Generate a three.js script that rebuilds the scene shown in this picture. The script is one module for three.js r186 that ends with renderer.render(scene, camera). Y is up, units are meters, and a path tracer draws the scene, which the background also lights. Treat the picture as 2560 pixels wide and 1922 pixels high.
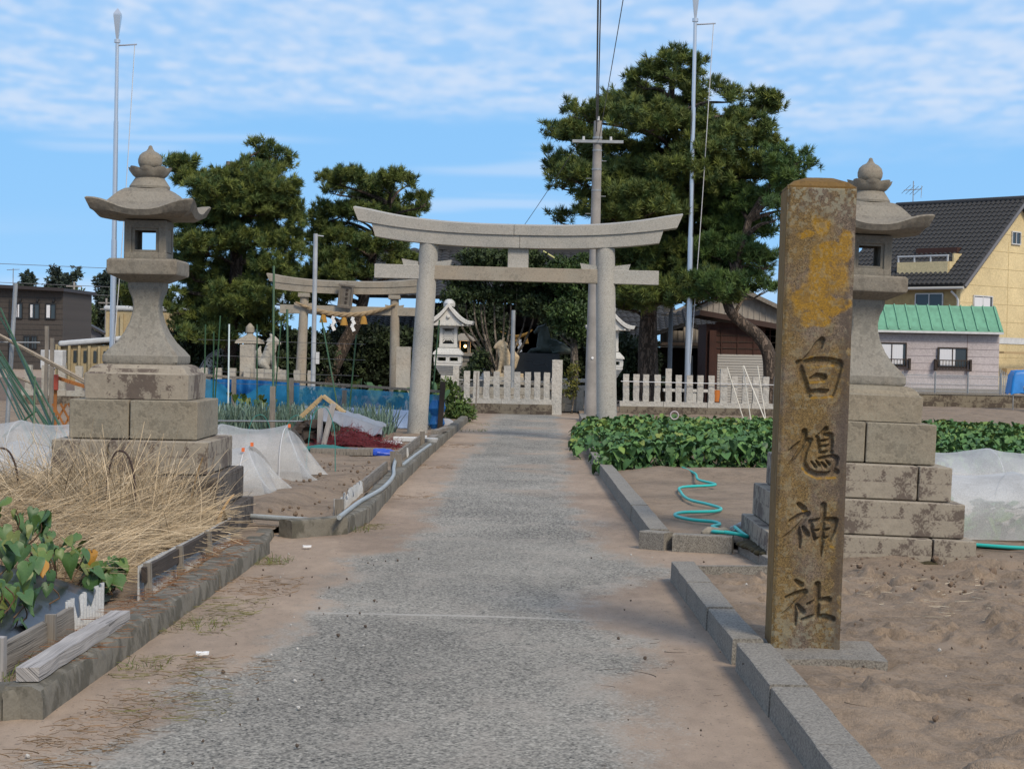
import * as THREE from 'three';
import { mergeGeometries } from 'three/addons/utils/BufferGeometryUtils.js';
import { RoundedBoxGeometry } from 'three/addons/geometries/RoundedBoxGeometry.js';
import { MarchingCubes } from 'three/addons/objects/MarchingCubes.js';

// ---------------------------------------------------------------- camera, sky, sun, exposure
const scene = new THREE.Scene();
const camera = new THREE.PerspectiveCamera(24.104, 1024 / 768, 0.1, 2000);
camera.position.set(0, 1.6, 0);
camera.rotation.order = 'YXZ';
camera.rotation.set(-0.018, 0.01755, 0.02);
const renderer = new THREE.WebGLRenderer({ antialias: true });
renderer.toneMapping = THREE.LinearToneMapping;
renderer.toneMappingExposure = 1.3;
renderer.shadowMap.enabled = true;

// ---- numbers
function rng(seed) { let a = seed >>> 0; return () => { a = (a + 0x6D2B79F5) | 0; let t = Math.imul(a ^ (a >>> 15), 1 | a); t = (t + Math.imul(t ^ (t >>> 7), 61 | t)) ^ t; return ((t ^ (t >>> 14)) >>> 0) / 4294967296; }; }
const HN = new Float32Array(65536); { const r = rng(11); for (let i = 0; i < 65536; i++) HN[i] = r(); }
const mod = (a, n) => ((a % n) + n) % n;
function vn(x, y, p) { // value noise on a 256 x 256 table, period p cells when p > 0
  const xi = Math.floor(x), yi = Math.floor(y), fx = x - xi, fy = y - yi, u = fx * fx * (3 - 2 * fx), v = fy * fy * (3 - 2 * fy);
  let x0 = xi & 255, x1 = (xi + 1) & 255, y0 = yi & 255, y1 = (yi + 1) & 255;
  if (p > 0 && p < 256) { x0 = mod(xi, p); x1 = x0 + 1 === p ? 0 : x0 + 1; y0 = mod(yi, p); y1 = y0 + 1 === p ? 0 : y0 + 1; }
  y0 <<= 8; y1 <<= 8; const a = HN[x0 | y0], b = HN[x1 | y0], c = HN[x0 | y1], d = HN[x1 | y1];
  return a + (b - a) * u + (c - a) * v + (a - b - c + d) * u * v;
}
function fbm(x, y, o = 4, p = 0) { let s = 0, a = 0.5, n = 0; for (let i = 0; i < o; i++) { s += a * vn(x + i * 17.3 * (p ? 0 : 1), y + i * 5.1 * (p ? 0 : 1), p); n += a; a *= 0.5; x *= 2; y *= 2; p *= 2; } return s / n; }
const cl = (x, a = 0, b = 1) => x < a ? a : x > b ? b : x;
const ss = (a, b, x) => { const t = cl((x - a) / (b - a)); return t * t * (3 - 2 * t); };
const mix = (a, b, t) => a + (b - a) * t;
const mix3 = (a, b, t) => [mix(a[0], b[0], t), mix(a[1], b[1], t), mix(a[2], b[2], t)];

{ // sky: blue air with a sheet of thin rippled cloud overhead, seen from about 8 degrees up
  const W = 4096, H = 2048, data = new Float32Array(W * H * 4);
  for (let j = 0; j < H; j++) {
    const el = ((j + 0.5) / H - 0.5) * Math.PI, sy = Math.sin(el), cy = Math.cos(el), up = Math.max(sy, 0);
    const g = Math.pow(1 - up, 1.3), h2 = Math.pow(1 - up, 18);
    const blue = [mix(0.08, 0.225, g) + 0.09 * h2, mix(0.24, 0.475, g) + 0.06 * h2, mix(0.58, 0.775, g) + 0.0 * h2];
    for (let i = 0; i < W; i++) {
      const az = ((i + 0.5) / W - 0.5) * 2 * Math.PI, x = Math.cos(az) * cy, z = Math.sin(az) * cy, k = (j * W + i) * 4;
      let a = 0;
      if (sy > 0.02) {
        const u = x / sy, v = z / sy, dd = Math.hypot(u, v);
        if (dd < 11) {
          const big = fbm(u * 0.30 + 41.3, v * 0.22 + 9, 3), edge = ss(9.0, 6.8, dd + (fbm(u * 0.9 + 3, v * 0.5, 4) - 0.5) * 3.2);
          const rip = fbm(u * 13 + 100, v * 7 + 50, 4), rip2 = fbm(u * 2.6 + 7, v * 1.5 + 80, 3);
          const dens = 0.66 + 0.9 * (big - 0.5) + 0.85 * (rip - 0.5) + 0.45 * (rip2 - 0.5);
          a = edge * (0.16 + 0.56 * ss(0.20, 0.86, dens));
        }
        const st = fbm(az * 7 + 200, el * 210, 3) * ss(0.52, 0.78, fbm(az * 5 + 50, el * 46 + 5, 2));
        a = Math.max(a, 0.32 * ss(0.40, 0.75, st) * ss(0.05, 0.075, sy) * ss(0.2, 0.13, sy));
        const low = fbm(az * 4 + 21, el * 44 + 7, 3); a = Math.max(a, 0.45 * ss(0.46, 0.75, low) * ss(0.075, 0.035, sy));
      }
      data[k] = mix(blue[0], 0.58, a); data[k + 1] = mix(blue[1], 0.635, a); data[k + 2] = mix(blue[2], 0.735, a); data[k + 3] = 1;
    }
  }
  const t = new THREE.DataTexture(data, W, H, THREE.RGBAFormat, THREE.FloatType);
  t.mapping = THREE.EquirectangularReflectionMapping; t.magFilter = THREE.LinearFilter; t.needsUpdate = true;
  scene.background = t; scene.environment = t;
}
const sun = new THREE.DirectionalLight(new THREE.Color().setRGB(1, 0.87, 0.69), 2.4);
sun.position.set(33, 60, 28); sun.target.position.set(0, 0, -28); sun.castShadow = true; sun.shadow.radius = 30;
sun.shadow.mapSize.set(4096, 4096); Object.assign(sun.shadow.camera, { left: -60, right: 60, top: 60, bottom: -60, near: 1, far: 200 });
scene.add(sun, sun.target);

// ---- textures and materials
const sr = (l) => { l = cl(l); return Math.round(255 * (l <= 0.0031308 ? l * 12.92 : 1.055 * Math.pow(l, 1 / 2.4) - 0.055)); };
function tex(w, h, metresX, metresY, fn) {
  const d = new Uint8Array(w * h * 4);
  for (let j = 0; j < h; j++) for (let i = 0; i < w; i++) { const c = fn((i + 0.5) / w, (j + 0.5) / h), k = (j * w + i) * 4; d[k] = sr(c[0]); d[k + 1] = sr(c[1]); d[k + 2] = sr(c[2]); d[k + 3] = 255; }
  const t = new THREE.DataTexture(d, w, h); t.colorSpace = THREE.SRGBColorSpace; return fin(t, metresX, metresY);
}
function gray(w, h, metresX, metresY, fn) {
  const d = new Uint8Array(w * h * 4);
  for (let j = 0; j < h; j++) for (let i = 0; i < w; i++) { const c = cl(fn((i + 0.5) / w, (j + 0.5) / h)) * 255, k = (j * w + i) * 4; d[k] = d[k + 1] = d[k + 2] = c; d[k + 3] = 255; }
  return fin(new THREE.DataTexture(d, w, h), metresX, metresY);
}
function fin(t, mx, my) { t.wrapS = t.wrapT = THREE.RepeatWrapping; t.magFilter = THREE.LinearFilter; t.minFilter = THREE.LinearMipmapLinearFilter; t.generateMipmaps = true; if (mx) t.repeat.set(1 / mx, 1 / my); t.needsUpdate = true; return t; }
const rgb = (r, g, b) => new THREE.Color().setRGB(r, g, b);
function mat(color, rough = 0.9, o = {}) { return new THREE.MeshPhysicalMaterial({ color: Array.isArray(color) ? rgb(...color) : color, roughness: rough, side: THREE.DoubleSide, ...o }); }

const T = {};
T.grain = gray(512, 512, 0.6, 0.6, (u, v) => 0.55 * vn(u * 256, v * 256, 256) + 0.45 * fbm(u * 24, v * 24, 4, 24));
T.mottle = tex(512, 512, 1.1, 1.1, (u, v) => { const n = fbm(u * 5, v * 5, 5, 5), f = vn(u * 200, v * 200, 200), l = 0.72 + 0.42 * (n - 0.5) + 0.22 * (f - 0.5); return [l, l, l * 0.985]; });
T.granite = tex(768, 768, 1.5, 1.5, (u, v) => { // pale grey granite with dark and light crystals
  const a = vn(u * 180, v * 180, 180), b = vn(u * 256 + 9, v * 256, 256), n = fbm(u * 4, v * 4, 4, 4);
  const l = 0.86 + 0.42 * (a - 0.5) + 0.34 * (b - 0.5) + 0.30 * (n - 0.5), w = (n - 0.5) * 0.08; return [l * (1 + w), l, l * (0.97 - w)];
});
T.weathered = tex(768, 768, 1.9, 1.9, (u, v) => { // old stone: mottled beige and grey with black lichen specks and run-off stains
  const n = fbm(u * 5, v * 5, 6, 5), m = fbm(u * 11 + 3, v * 3, 5, 11), f = vn(u * 256, v * 256, 256), g = fbm(u * 60, v * 60, 3, 60), warm = fbm(u * 3 + 1, v * 3 + 1, 4, 3);
  let l = 0.86 + 0.34 * (n - 0.5) + 0.22 * (f - 0.5) + 0.22 * (g - 0.5);
  const spot = ss(0.56, 0.70, g + 0.5 * (m - 0.5)); l *= 1 - 0.24 * spot;
  const w = 0.22 * (warm - 0.42); return [l * (1.02 + w), l, l * (0.95 - 0.8 * w)];
});
T.stain = tex(768, 768, 2.3, 2.3, (u, v) => { // dark crust in patches over pale stone
  const n = fbm(u * 6, v * 4, 6, 6), f = vn(u * 256, v * 256, 256), g = fbm(u * 50, v * 38, 3, 50), s = ss(0.44, 0.66, n + 0.55 * (g - 0.5) + 0.22 * (f - 0.5));
  const l = 0.92 + 0.35 * (g - 0.5) + 0.15 * (f - 0.5); return mix3([l * 1.02, l * 0.98, l * 0.90], [0.24, 0.19, 0.185], s * 0.85);
});
T.concrete = tex(768, 768, 1.3, 1.3, (u, v) => {
  const n = fbm(u * 4, v * 4, 5, 4), f = vn(u * 220, v * 220, 220), g = fbm(u * 40, v * 40, 3, 40), p = ss(0.62, 0.72, g);
  const l = 0.80 + 0.35 * (n - 0.5) + 0.75 * (f - 0.5) + 0.30 * (g - 0.5) - 0.1 * p; return [l, l * 0.985, l * 0.955];
});
T.mossy = tex(768, 768, 1.4, 1.4, (u, v) => { // cast kerb with upright streaks of grey lichen and black algae
  const n = fbm(u * 5, v * 5, 5, 5), s = fbm(u * 18, v * 9, 5, 18), f = vn(u * 230, v * 230, 230), d = ss(0.40, 0.64, s + 0.6 * (n - 0.5) + 0.2 * (f - 0.5));
  const l = 0.95 + 0.3 * (n - 0.5) + 0.3 * (f - 0.5); return mix3([l, l * 0.98, l * 0.92], [0.33, 0.325, 0.27], d * 0.75);
});
T.soil = tex(768, 768, 2.2, 2.2, (u, v) => {
  const n = fbm(u * 5, v * 5, 5, 5), f = vn(u * 256, v * 256, 256), g = fbm(u * 34, v * 34, 4, 34), w = ss(0.885, 0.95, vn(u * 150 + 7, v * 150, 150));
  const l = 0.84 + 0.55 * (n - 0.5) + 0.34 * (f - 0.5) + 0.42 * (g - 0.5); return mix3([l, l * 0.985, l * 0.96], [1.3, 1.3, 1.3], w * 0.35);
});
T.wood = tex(512, 1024, 0.35, 1.6, (u, v) => {
  const w = fbm(u * 6, v * 2, 3, 6), gr = vn((u + 0.03 * w) * 90, v * 5, 90), n = fbm(u * 4, v * 10, 4, 4), k = ss(0.66, 0.8, fbm(u * 30, v * 4, 3, 30));
  const l = 0.8 + 0.4 * (gr - 0.5) + 0.4 * (n - 0.5) - 0.35 * k; return [l, l * 0.98, l * 0.95];
});
T.bark = tex(512, 512, 0.7, 0.9, (u, v) => {
  const a = fbm(u * 9, v * 5, 4, 9), b = fbm(u * 22, v * 12, 3, 22), c = ss(0.36, 0.6, Math.abs(a - 0.5) * 2.2 + 0.4 * b); const l = 0.35 + 0.6 * c + 0.25 * (b - 0.5); return [l, l * 0.95, l * 0.9];
});
T.barkB = gray(512, 512, 0.7, 0.9, (u, v) => { const a = fbm(u * 9, v * 5, 4, 9), b = fbm(u * 22, v * 12, 3, 22); return ss(0.36, 0.6, Math.abs(a - 0.5) * 2.2 + 0.4 * b); });
T.cloth = gray(256, 256, 0.05, 0.05, (u, v) => 0.5 + 0.25 * Math.sin(u * 100.53) + 0.25 * Math.sin(v * 100.53));
T.rough = gray(512, 512, 0.8, 0.8, (u, v) => fbm(u * 12, v * 12, 5, 12));
const bumped = (color, rough, map, bump, bs, o = {}) => mat(color, rough, { map, bumpMap: bump, bumpScale: bs, ...o });
const M = {
  granite: bumped([0.43, 0.405, 0.37], 0.85, T.granite, T.grain, 0.003),
  graniteStained: bumped([0.35, 0.305, 0.25], 0.88, T.weathered, T.grain, 0.003),
  granite2: bumped([0.37, 0.335, 0.285], 0.9, T.weathered, T.grain, 0.004),
  white: bumped([0.60, 0.585, 0.56], 0.8, T.granite, T.grain, 0.002),
  fence: bumped([0.48, 0.455, 0.42], 0.9, T.granite, T.rough, 0.02),
  fenceOld: bumped([0.40, 0.375, 0.335], 0.9, T.weathered, T.rough, 0.012),
  lantern: bumped([0.245, 0.222, 0.188], 0.92, T.weathered, T.rough, 0.008),
  lanternGrey: bumped([0.265, 0.25, 0.222], 0.92, T.weathered, T.rough, 0.008),
  tierStained: bumped([0.31, 0.28, 0.24], 0.95, T.stain, T.rough, 0.006),
  tierWarm: bumped([0.27, 0.24, 0.19], 0.95, T.weathered, T.rough, 0.01),
  tierNew: bumped([0.33, 0.32, 0.30], 0.9, T.granite, T.grain, 0.003),
  tierBlack: bumped([0.11, 0.098, 0.09], 0.95, T.stain, T.rough, 0.006),
  kerb: bumped([0.265, 0.246, 0.215], 0.95, T.concrete, T.grain, 0.004),
  kerbMossy: bumped([0.175, 0.163, 0.14], 0.95, T.mossy, T.rough, 0.01),
  concrete: bumped([0.25, 0.232, 0.205], 0.95, T.concrete, T.grain, 0.003),
  soil: bumped([0.278, 0.21, 0.15], 1, T.soil, T.grain, 0.010),
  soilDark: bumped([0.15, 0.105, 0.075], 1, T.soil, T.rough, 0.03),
  sandFar: bumped([0.33, 0.25, 0.185], 1, T.soil, T.rough, 0.02),
  wood: bumped([0.25, 0.225, 0.195], 0.95, T.wood, T.wood, 0.004),
  woodPale: bumped([0.40, 0.38, 0.37], 0.95, T.wood, T.wood, 0.004),
  woodNew: bumped([0.50, 0.37, 0.20], 0.8, T.wood, T.wood, 0.002),
  woodOrange: bumped([0.36, 0.14, 0.035], 0.8, T.wood, T.wood, 0.002),
  woodDark: bumped([0.060, 0.045, 0.036], 0.9, T.wood, T.wood, 0.003),
  woodRed: bumped([0.065, 0.026, 0.019], 0.85, T.wood, T.wood, 0.003),
  bark: bumped([0.16, 0.125, 0.10], 1, T.bark, T.barkB, 0.05),
  barkGrey: bumped([0.21, 0.185, 0.155], 1, T.bark, T.barkB, 0.03),
  steel: mat([0.62, 0.63, 0.65], 0.32, { metalness: 0.85 }),
  galv: bumped([0.42, 0.44, 0.46], 0.5, T.mottle, T.grain, 0.0005, { metalness: 0.4 }),
  pole: bumped([0.36, 0.335, 0.315], 0.9, T.mottle, T.grain, 0.001),
  iron: bumped([0.06, 0.035, 0.028], 0.85, T.mottle, T.rough, 0.002),
  black: mat([0.012, 0.012, 0.013], 0.6), rubber: mat([0.014, 0.014, 0.015], 0.75),
  wire: mat([0.12, 0.12, 0.125], 0.6), wirePale: mat([0.55, 0.55, 0.55], 0.5),
  whitePlastic: mat([0.72, 0.73, 0.74], 0.5, { map: T.mottle }), greyPipe: mat([0.42, 0.46, 0.48], 0.45, { map: T.mottle }),
  hose: mat([0.02, 0.42, 0.38], 0.4), bluePlastic: mat([0.015, 0.13, 0.46], 0.45, { map: T.mottle }),
  stake: mat([0.035, 0.10, 0.035], 0.45, { map: T.mottle }), stakeTeal: mat([0.03, 0.22, 0.19], 0.45), bamboo: mat([0.42, 0.34, 0.25], 0.6, { map: T.mottle }),
  straw: mat([0.45, 0.315, 0.165], 0.85), rope: bumped([0.42, 0.31, 0.19], 0.95, T.mottle, T.rough, 0.004), tassel: bumped([0.45, 0.25, 0.055], 0.95, T.wood, T.wood, 0.004),
  paper: mat([0.75, 0.75, 0.74], 0.8), glass: mat([0.04, 0.05, 0.055], 0.08, { metalness: 0.0, specularIntensity: 1 }),
  tile: bumped([0.033, 0.034, 0.037], 0.75, T.mottle, T.grain, 0.001), tileBlue: bumped([0.03, 0.055, 0.11], 0.45, T.mottle, T.grain, 0.001),
  bronze: bumped([0.10, 0.13, 0.118], 0.55, T.mottle, T.rough, 0.004, { metalness: 0.35 }),
};
// ---------------------------------------------------------------- geometry helpers
const V = (x, y, z) => new THREE.Vector3(x, y, z);
function boxUV(g) { // uv in metres by the way each face points
  if (g.index) g = g.toNonIndexed();
  const p = g.attributes.position; if (!g.attributes.normal) g.computeVertexNormals();
  const uv = new Float32Array(p.count * 2), a = V(), b = V(), c = V(), n = V();
  for (let i = 0; i < p.count; i += 3) {
    a.fromBufferAttribute(p, i); b.fromBufferAttribute(p, i + 1); c.fromBufferAttribute(p, i + 2);
    n.copy(b).sub(a).cross(c.clone().sub(a)); const x = Math.abs(n.x), y = Math.abs(n.y), z = Math.abs(n.z);
    for (let k = 0; k < 3; k++) { const q = k === 0 ? a : k === 1 ? b : c; uv[(i + k) * 2] = x >= y && x >= z ? q.z : q.x; uv[(i + k) * 2 + 1] = y > x && y > z ? q.z : q.y; }
  }
  g.setAttribute('uv', new THREE.BufferAttribute(uv, 2));
  for (const k of Object.keys(g.attributes)) if (!['position', 'normal', 'uv'].includes(k)) g.deleteAttribute(k);
  return g;
}
function place(g, x = 0, y = 0, z = 0, rx = 0, ry = 0, rz = 0) { const m = new THREE.Matrix4().makeRotationFromEuler(new THREE.Euler(rx, ry, rz, 'YXZ')).setPosition(x, y, z); return g.applyMatrix4(m); }
const box = (w, h, d, x, y, z, rx, ry, rz) => place(boxUV(new THREE.BoxGeometry(w, h, d)), x, y, z, rx, ry, rz);
const rbox = (w, h, d, r, x, y, z, rx, ry, rz) => place(boxUV(new RoundedBoxGeometry(w, h, d, 1, r)), x, y, z, rx, ry, rz);
const cyl = (r0, r1, h, n, x, y, z, rx, ry, rz) => place(boxUV(new THREE.CylinderGeometry(r1, r0, h, n)), x, y, z, rx, ry, rz);
const M2 = (gs) => mergeGeometries(gs.map((g) => (g.index || !g.attributes.uv ? boxUV(g) : g)));
function warp(g, amp, freq, seed = 0) { // uneven, hewn surface
  const p = g.attributes.position;
  for (let i = 0; i < p.count; i++) {
    const x = p.getX(i), y = p.getY(i), z = p.getZ(i);
    p.setXYZ(i, x + amp * 2 * (fbm(y * freq + seed, z * freq + 31 + x * freq * 0.7, 3) - 0.5), y + amp * (fbm(x * freq + seed + 50, z * freq, 2) - 0.5), z + amp * 2 * (fbm(x * freq + seed + 90, y * freq + 11 + z * freq * 0.7, 3) - 0.5));
  }
  g.computeVertexNormals(); return g;
}
function hewn(w, h, d, seed, amp = 0.012, freq = 7, cell = 0.06) {
  const g = new THREE.BoxGeometry(w, h, d, Math.max(2, Math.round(w / cell)), Math.max(2, Math.round(h / cell)), Math.max(2, Math.round(d / cell)));
  g.translate(0, h / 2, 0); const q = warp(g, amp, freq, seed); return boxUV(q);
}
function loft(rings, capA = true, capB = true, closed = true) { // rings: arrays of [x, y, z]
  const n = rings[0].length, pos = [], tri = (a, b, c) => pos.push(...a, ...b, ...c);
  for (let i = 0; i + 1 < rings.length; i++) for (let k = 0; k < (closed ? n : n - 1); k++) { const k2 = (k + 1) % n, A = rings[i], B = rings[i + 1]; tri(A[k], A[k2], B[k2]); tri(A[k], B[k2], B[k]); }
  const cap = (r, f) => { const c = [0, 1, 2].map((q) => r.reduce((s, p) => s + p[q], 0) / n); for (let k = 0; k < n; k++) f ? tri(c, r[(k + 1) % n], r[k]) : tri(c, r[k], r[(k + 1) % n]); };
  if (capA) cap(rings[0], true); if (capB) cap(rings[rings.length - 1], false);
  const g = new THREE.BufferGeometry(); g.setAttribute('position', new THREE.Float32BufferAttribute(pos, 3)); return g;
}
const creased = (g, ang = 0.6) => { // smooth normals below a crease angle, then uv in metres
  const p = g.attributes.position, map = new Map(), N = []; const key = (i) => Math.round(p.getX(i) * 2e4) + '_' + Math.round(p.getY(i) * 2e4) + '_' + Math.round(p.getZ(i) * 2e4);
  const a = V(), b = V(), c = V();
  for (let i = 0; i < p.count; i += 3) { a.fromBufferAttribute(p, i); b.fromBufferAttribute(p, i + 1); c.fromBufferAttribute(p, i + 2); const n = b.clone().sub(a).cross(c.clone().sub(a)); N.push(n); for (let k = 0; k < 3; k++) { const q = key(i + k); if (!map.has(q)) map.set(q, []); map.get(q).push(n); } }
  const out = new Float32Array(p.count * 3), co = Math.cos(ang);
  for (let i = 0; i < p.count; i++) { const f = N[Math.floor(i / 3)], fl = f.length() || 1, s = V(); for (const n of map.get(key(i))) if (n.dot(f) >= co * fl * (n.length() || 1) - 1e-12) s.add(n); s.normalize(); out.set([s.x, s.y, s.z], i * 3); }
  g.setAttribute('normal', new THREE.BufferAttribute(out, 3)); return boxUV(g);
};
function sq(hw, y, r = 0.01, seg = 2, hd = hw) { const o = []; for (let q = 0; q < 4; q++) for (let s = 0; s <= seg; s++) { const t = (q + s / seg) * Math.PI / 2, sx = q === 0 || q === 3 ? 1 : -1, sz = q < 2 ? 1 : -1; o.push([sx * (hw - r) + r * Math.cos(t), y, sz * (hd - r) + r * Math.sin(t)]); } return o; }
const circ = (r, y, n = 20, x = 0, z = 0) => Array.from({ length: n }, (_, i) => [x + r * Math.cos(i / n * 2 * Math.PI), y, z + r * Math.sin(i / n * 2 * Math.PI)]);
function tube(pts, r0, r1 = r0, n = 6, per = 4, straight = false) { // tapered tube through points
  const P = pts.map((p) => V(...p)), out = [];
  let path; if (straight || P.length < 3) { path = []; for (let i = 0; i + 1 < P.length; i++) { const s = i + 2 === P.length ? per : per; for (let k = 0; k < s; k++) path.push(P[i].clone().lerp(P[i + 1], k / s)); } path.push(P[P.length - 1]); } else path = new THREE.CatmullRomCurve3(P, false, 'centripetal').getPoints((P.length - 1) * per);
  let up = null;
  for (let i = 0; i < path.length; i++) {
    const t = path[Math.min(i + 1, path.length - 1)].clone().sub(path[Math.max(i - 1, 0)]).normalize();
    if (!up) up = Math.abs(t.y) < 0.9 ? V(0, 1, 0) : V(1, 0, 0);
    const b = t.clone().cross(up).normalize(); up = b.clone().cross(t).normalize();
    const f = i / (path.length - 1), r = typeof r0 === 'function' ? r0(f) : mix(r0, r1, f);
    out.push(Array.from({ length: n }, (_, k) => { const a = -k / n * 2 * Math.PI; const q = path[i].clone().addScaledVector(b, r * Math.cos(a)).addScaledVector(up, r * Math.sin(a)); return [q.x, q.y, q.z]; }));
  }
  return creased(loft(out), 1.0);
}
const rod = (a, b, r, n = 6) => tube([a, b], r, r, n, 1);
function sheet(nu, nv, fn) { // one-sided grid sheet from fn(u, v) -> [x, y, z]
  const g = new THREE.PlaneGeometry(1, 1, nu, nv), p = g.attributes.position;
  for (let j = 0; j <= nv; j++) for (let i = 0; i <= nu; i++) p.setXYZ(j * (nu + 1) + i, ...fn(i / nu, j / nv));
  g.computeVertexNormals(); return g;
}
function thick(nu, nv, t, fn) { // the same with a second skin t below it
  const a = sheet(nu, nv, fn), b = sheet(nu, nv, (u, v) => { const p = fn(u, v); return [p[0], p[1] - t, p[2]]; }); return M2([keepN(a), keepN(b)]);
}
const keepN = (g) => boxUV(g);
function blob(caps, cell, k = 0.03, pad = 0.05) { // smooth union of tapered capsules [ax,ay,az,ra,bx,by,bz,rb] meshed on a grid
  const lo = [1e9, 1e9, 1e9], hi = [-1e9, -1e9, -1e9];
  for (const c of caps) for (const o of [0, 4]) for (let q = 0; q < 3; q++) { lo[q] = Math.min(lo[q], c[o + q] - c[o + 3]); hi[q] = Math.max(hi[q], c[o + q] + c[o + 3]); }
  const size = Math.max(hi[0] - lo[0], hi[1] - lo[1], hi[2] - lo[2]) + 2 * pad, res = Math.min(96, Math.ceil(size / cell)), mid = lo.map((l, q) => (l + hi[q]) / 2);
  const mc = new MarchingCubes(res, new THREE.MeshStandardMaterial(), false, false, 200000); mc.isolation = 0; const h = size / 2;
  for (let z = 0; z < res; z++) for (let y = 0; y < res; y++) for (let x = 0; x < res; x++) {
    const p = [mid[0] + ((x - res / 2) / (res / 2)) * h, mid[1] + ((y - res / 2) / (res / 2)) * h, mid[2] + ((z - res / 2) / (res / 2)) * h]; let d = 1e3;
    for (const c of caps) {
      const bx = c[4] - c[0], by = c[5] - c[1], bz = c[6] - c[2], l = bx * bx + by * by + bz * bz || 1e-9, t = cl(((p[0] - c[0]) * bx + (p[1] - c[1]) * by + (p[2] - c[2]) * bz) / l);
      const e = Math.hypot(p[0] - c[0] - bx * t, p[1] - c[1] - by * t, p[2] - c[2] - bz * t) - mix(c[3], c[7], t), m = Math.max(k - Math.abs(d - e), 0) / k; d = Math.min(d, e) - m * m * k * 0.25;
    }
    mc.field[x + y * res + z * res * res] = -d;
  }
  mc.update(); const n = mc.count, g = new THREE.BufferGeometry(), pos = new Float32Array(mc.positionArray.slice(0, n * 3)), nor = new Float32Array(mc.normalArray.slice(0, n * 3));
  for (let i = 0; i < n; i++) for (let q = 0; q < 3; q++) pos[i * 3 + q] = pos[i * 3 + q] * h + mid[q];
  g.setAttribute('position', new THREE.BufferAttribute(pos, 3)); g.setAttribute('normal', new THREE.BufferAttribute(nor, 3)); return boxUV(g);
}
// ---- objects
const used = new Map();
function numbered(n) { const k = used.get(n) || 0; used.set(n, k + 1); return k ? n + '_' + String(k).padStart(3, '0') : n; }
function tag(o, label, category, group, kind) { o.userData.label = label; o.userData.category = category; if (group) o.userData.group = group; if (kind) o.userData.kind = kind; return o; }
function thing(name, label, category, pos = [0, 0, 0], ry = 0, group) { const o = new THREE.Group(); o.name = numbered(name); o.position.set(...pos); o.rotation.y = ry; scene.add(o); return tag(o, label, category, group); }
function struct(name, label, category) { const o = new THREE.Group(); o.name = numbered(name); scene.add(o); return tag(o, label, category, null, 'structure'); }
function part(parent, name, g, m, label) { const o = new THREE.Mesh(Array.isArray(g) ? M2(g) : g, m); o.name = name; o.castShadow = o.receiveShadow = true; parent.add(o); if (label) o.userData.label = label; return o; }
function solo(name, g, m, label, category, group, pos, kind) { const o = new THREE.Mesh(Array.isArray(g) ? M2(g) : g, m); o.name = numbered(name); o.castShadow = o.receiveShadow = true; if (pos) o.position.set(...pos); scene.add(o); return tag(o, label, category, group, kind); }
function scatter(parent, name, geo, m, list, colors) { // one InstancedMesh
  const o = new THREE.InstancedMesh(geo, m, list.length); o.name = name; o.castShadow = o.receiveShadow = true; list.forEach((x, i) => o.setMatrixAt(i, x)); if (colors) colors.forEach((c, i) => o.setColorAt(i, c)); o.userData.kind = 'stuff'; parent.add(o); return o;
}
const E0 = new THREE.Euler(), Q0 = new THREE.Quaternion(), S0 = V();
const mtx = (x, y, z, rx, ry, rz, s, sy = s, sz = s) => new THREE.Matrix4().compose(V(x, y, z), Q0.setFromEuler(E0.set(rx, ry, rz, 'YXZ')), S0.set(s, sy, sz));
function lut(pts, x) { for (let i = 0; i + 1 < pts.length; i++) if (x <= pts[i + 1][0]) return mix(pts[i][1], pts[i + 1][1], cl((x - pts[i][0]) / (pts[i + 1][0] - pts[i][0]))); return pts[pts.length - 1][1]; }

// ================================================================ the ground
solo('ground', (() => { const g = new THREE.PlaneGeometry(1400, 1400, 8, 8); g.rotateX(-Math.PI / 2); return boxUV(g); })(), M.sandFar, 'flat sandy ground of the whole place', 'ground', null, [0, -0.06, -300], 'structure');
const SANDL = [[-60, -1.25], [-38.7, -1.22], [-32.5, -1.1], [-25.7, -1.2], [-19.2, -1.18], [-16.6, -1.1], [-14.4, -1.15], [-13.7, -1.6], [-12.8, -1.48], [-12.0, -1.4], [-11.3, -1.48], [-10.85, -1.43], [-10.3, -1.45], [-9.5, -1.48], [-8.8, -1.69], [-8.2, -1.68], [-7.6, -1.63], [-7.0, -1.8], [-4, -2.0]];
const SANDR = [[-60, 0.38], [-39.5, 0.38], [-26, 0.365], [-19, 0.37], [-17, 0.47], [-15, 0.56], [-14, 0.73], [-13.4, 0.98], [-13, 0.92], [-12.1, 0.51], [-11.5, 0.3], [-11.15, 0.22], [-10.75, 0.45], [-10.3, 0.55], [-9.8, 0.6], [-9.2, 0.7], [-8.95, 0.5], [-8.7, 0.4], [-8.4, 0.49], [-7.8, 0.5], [-6.9, 0.515], [-4, 0.55]];
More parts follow.
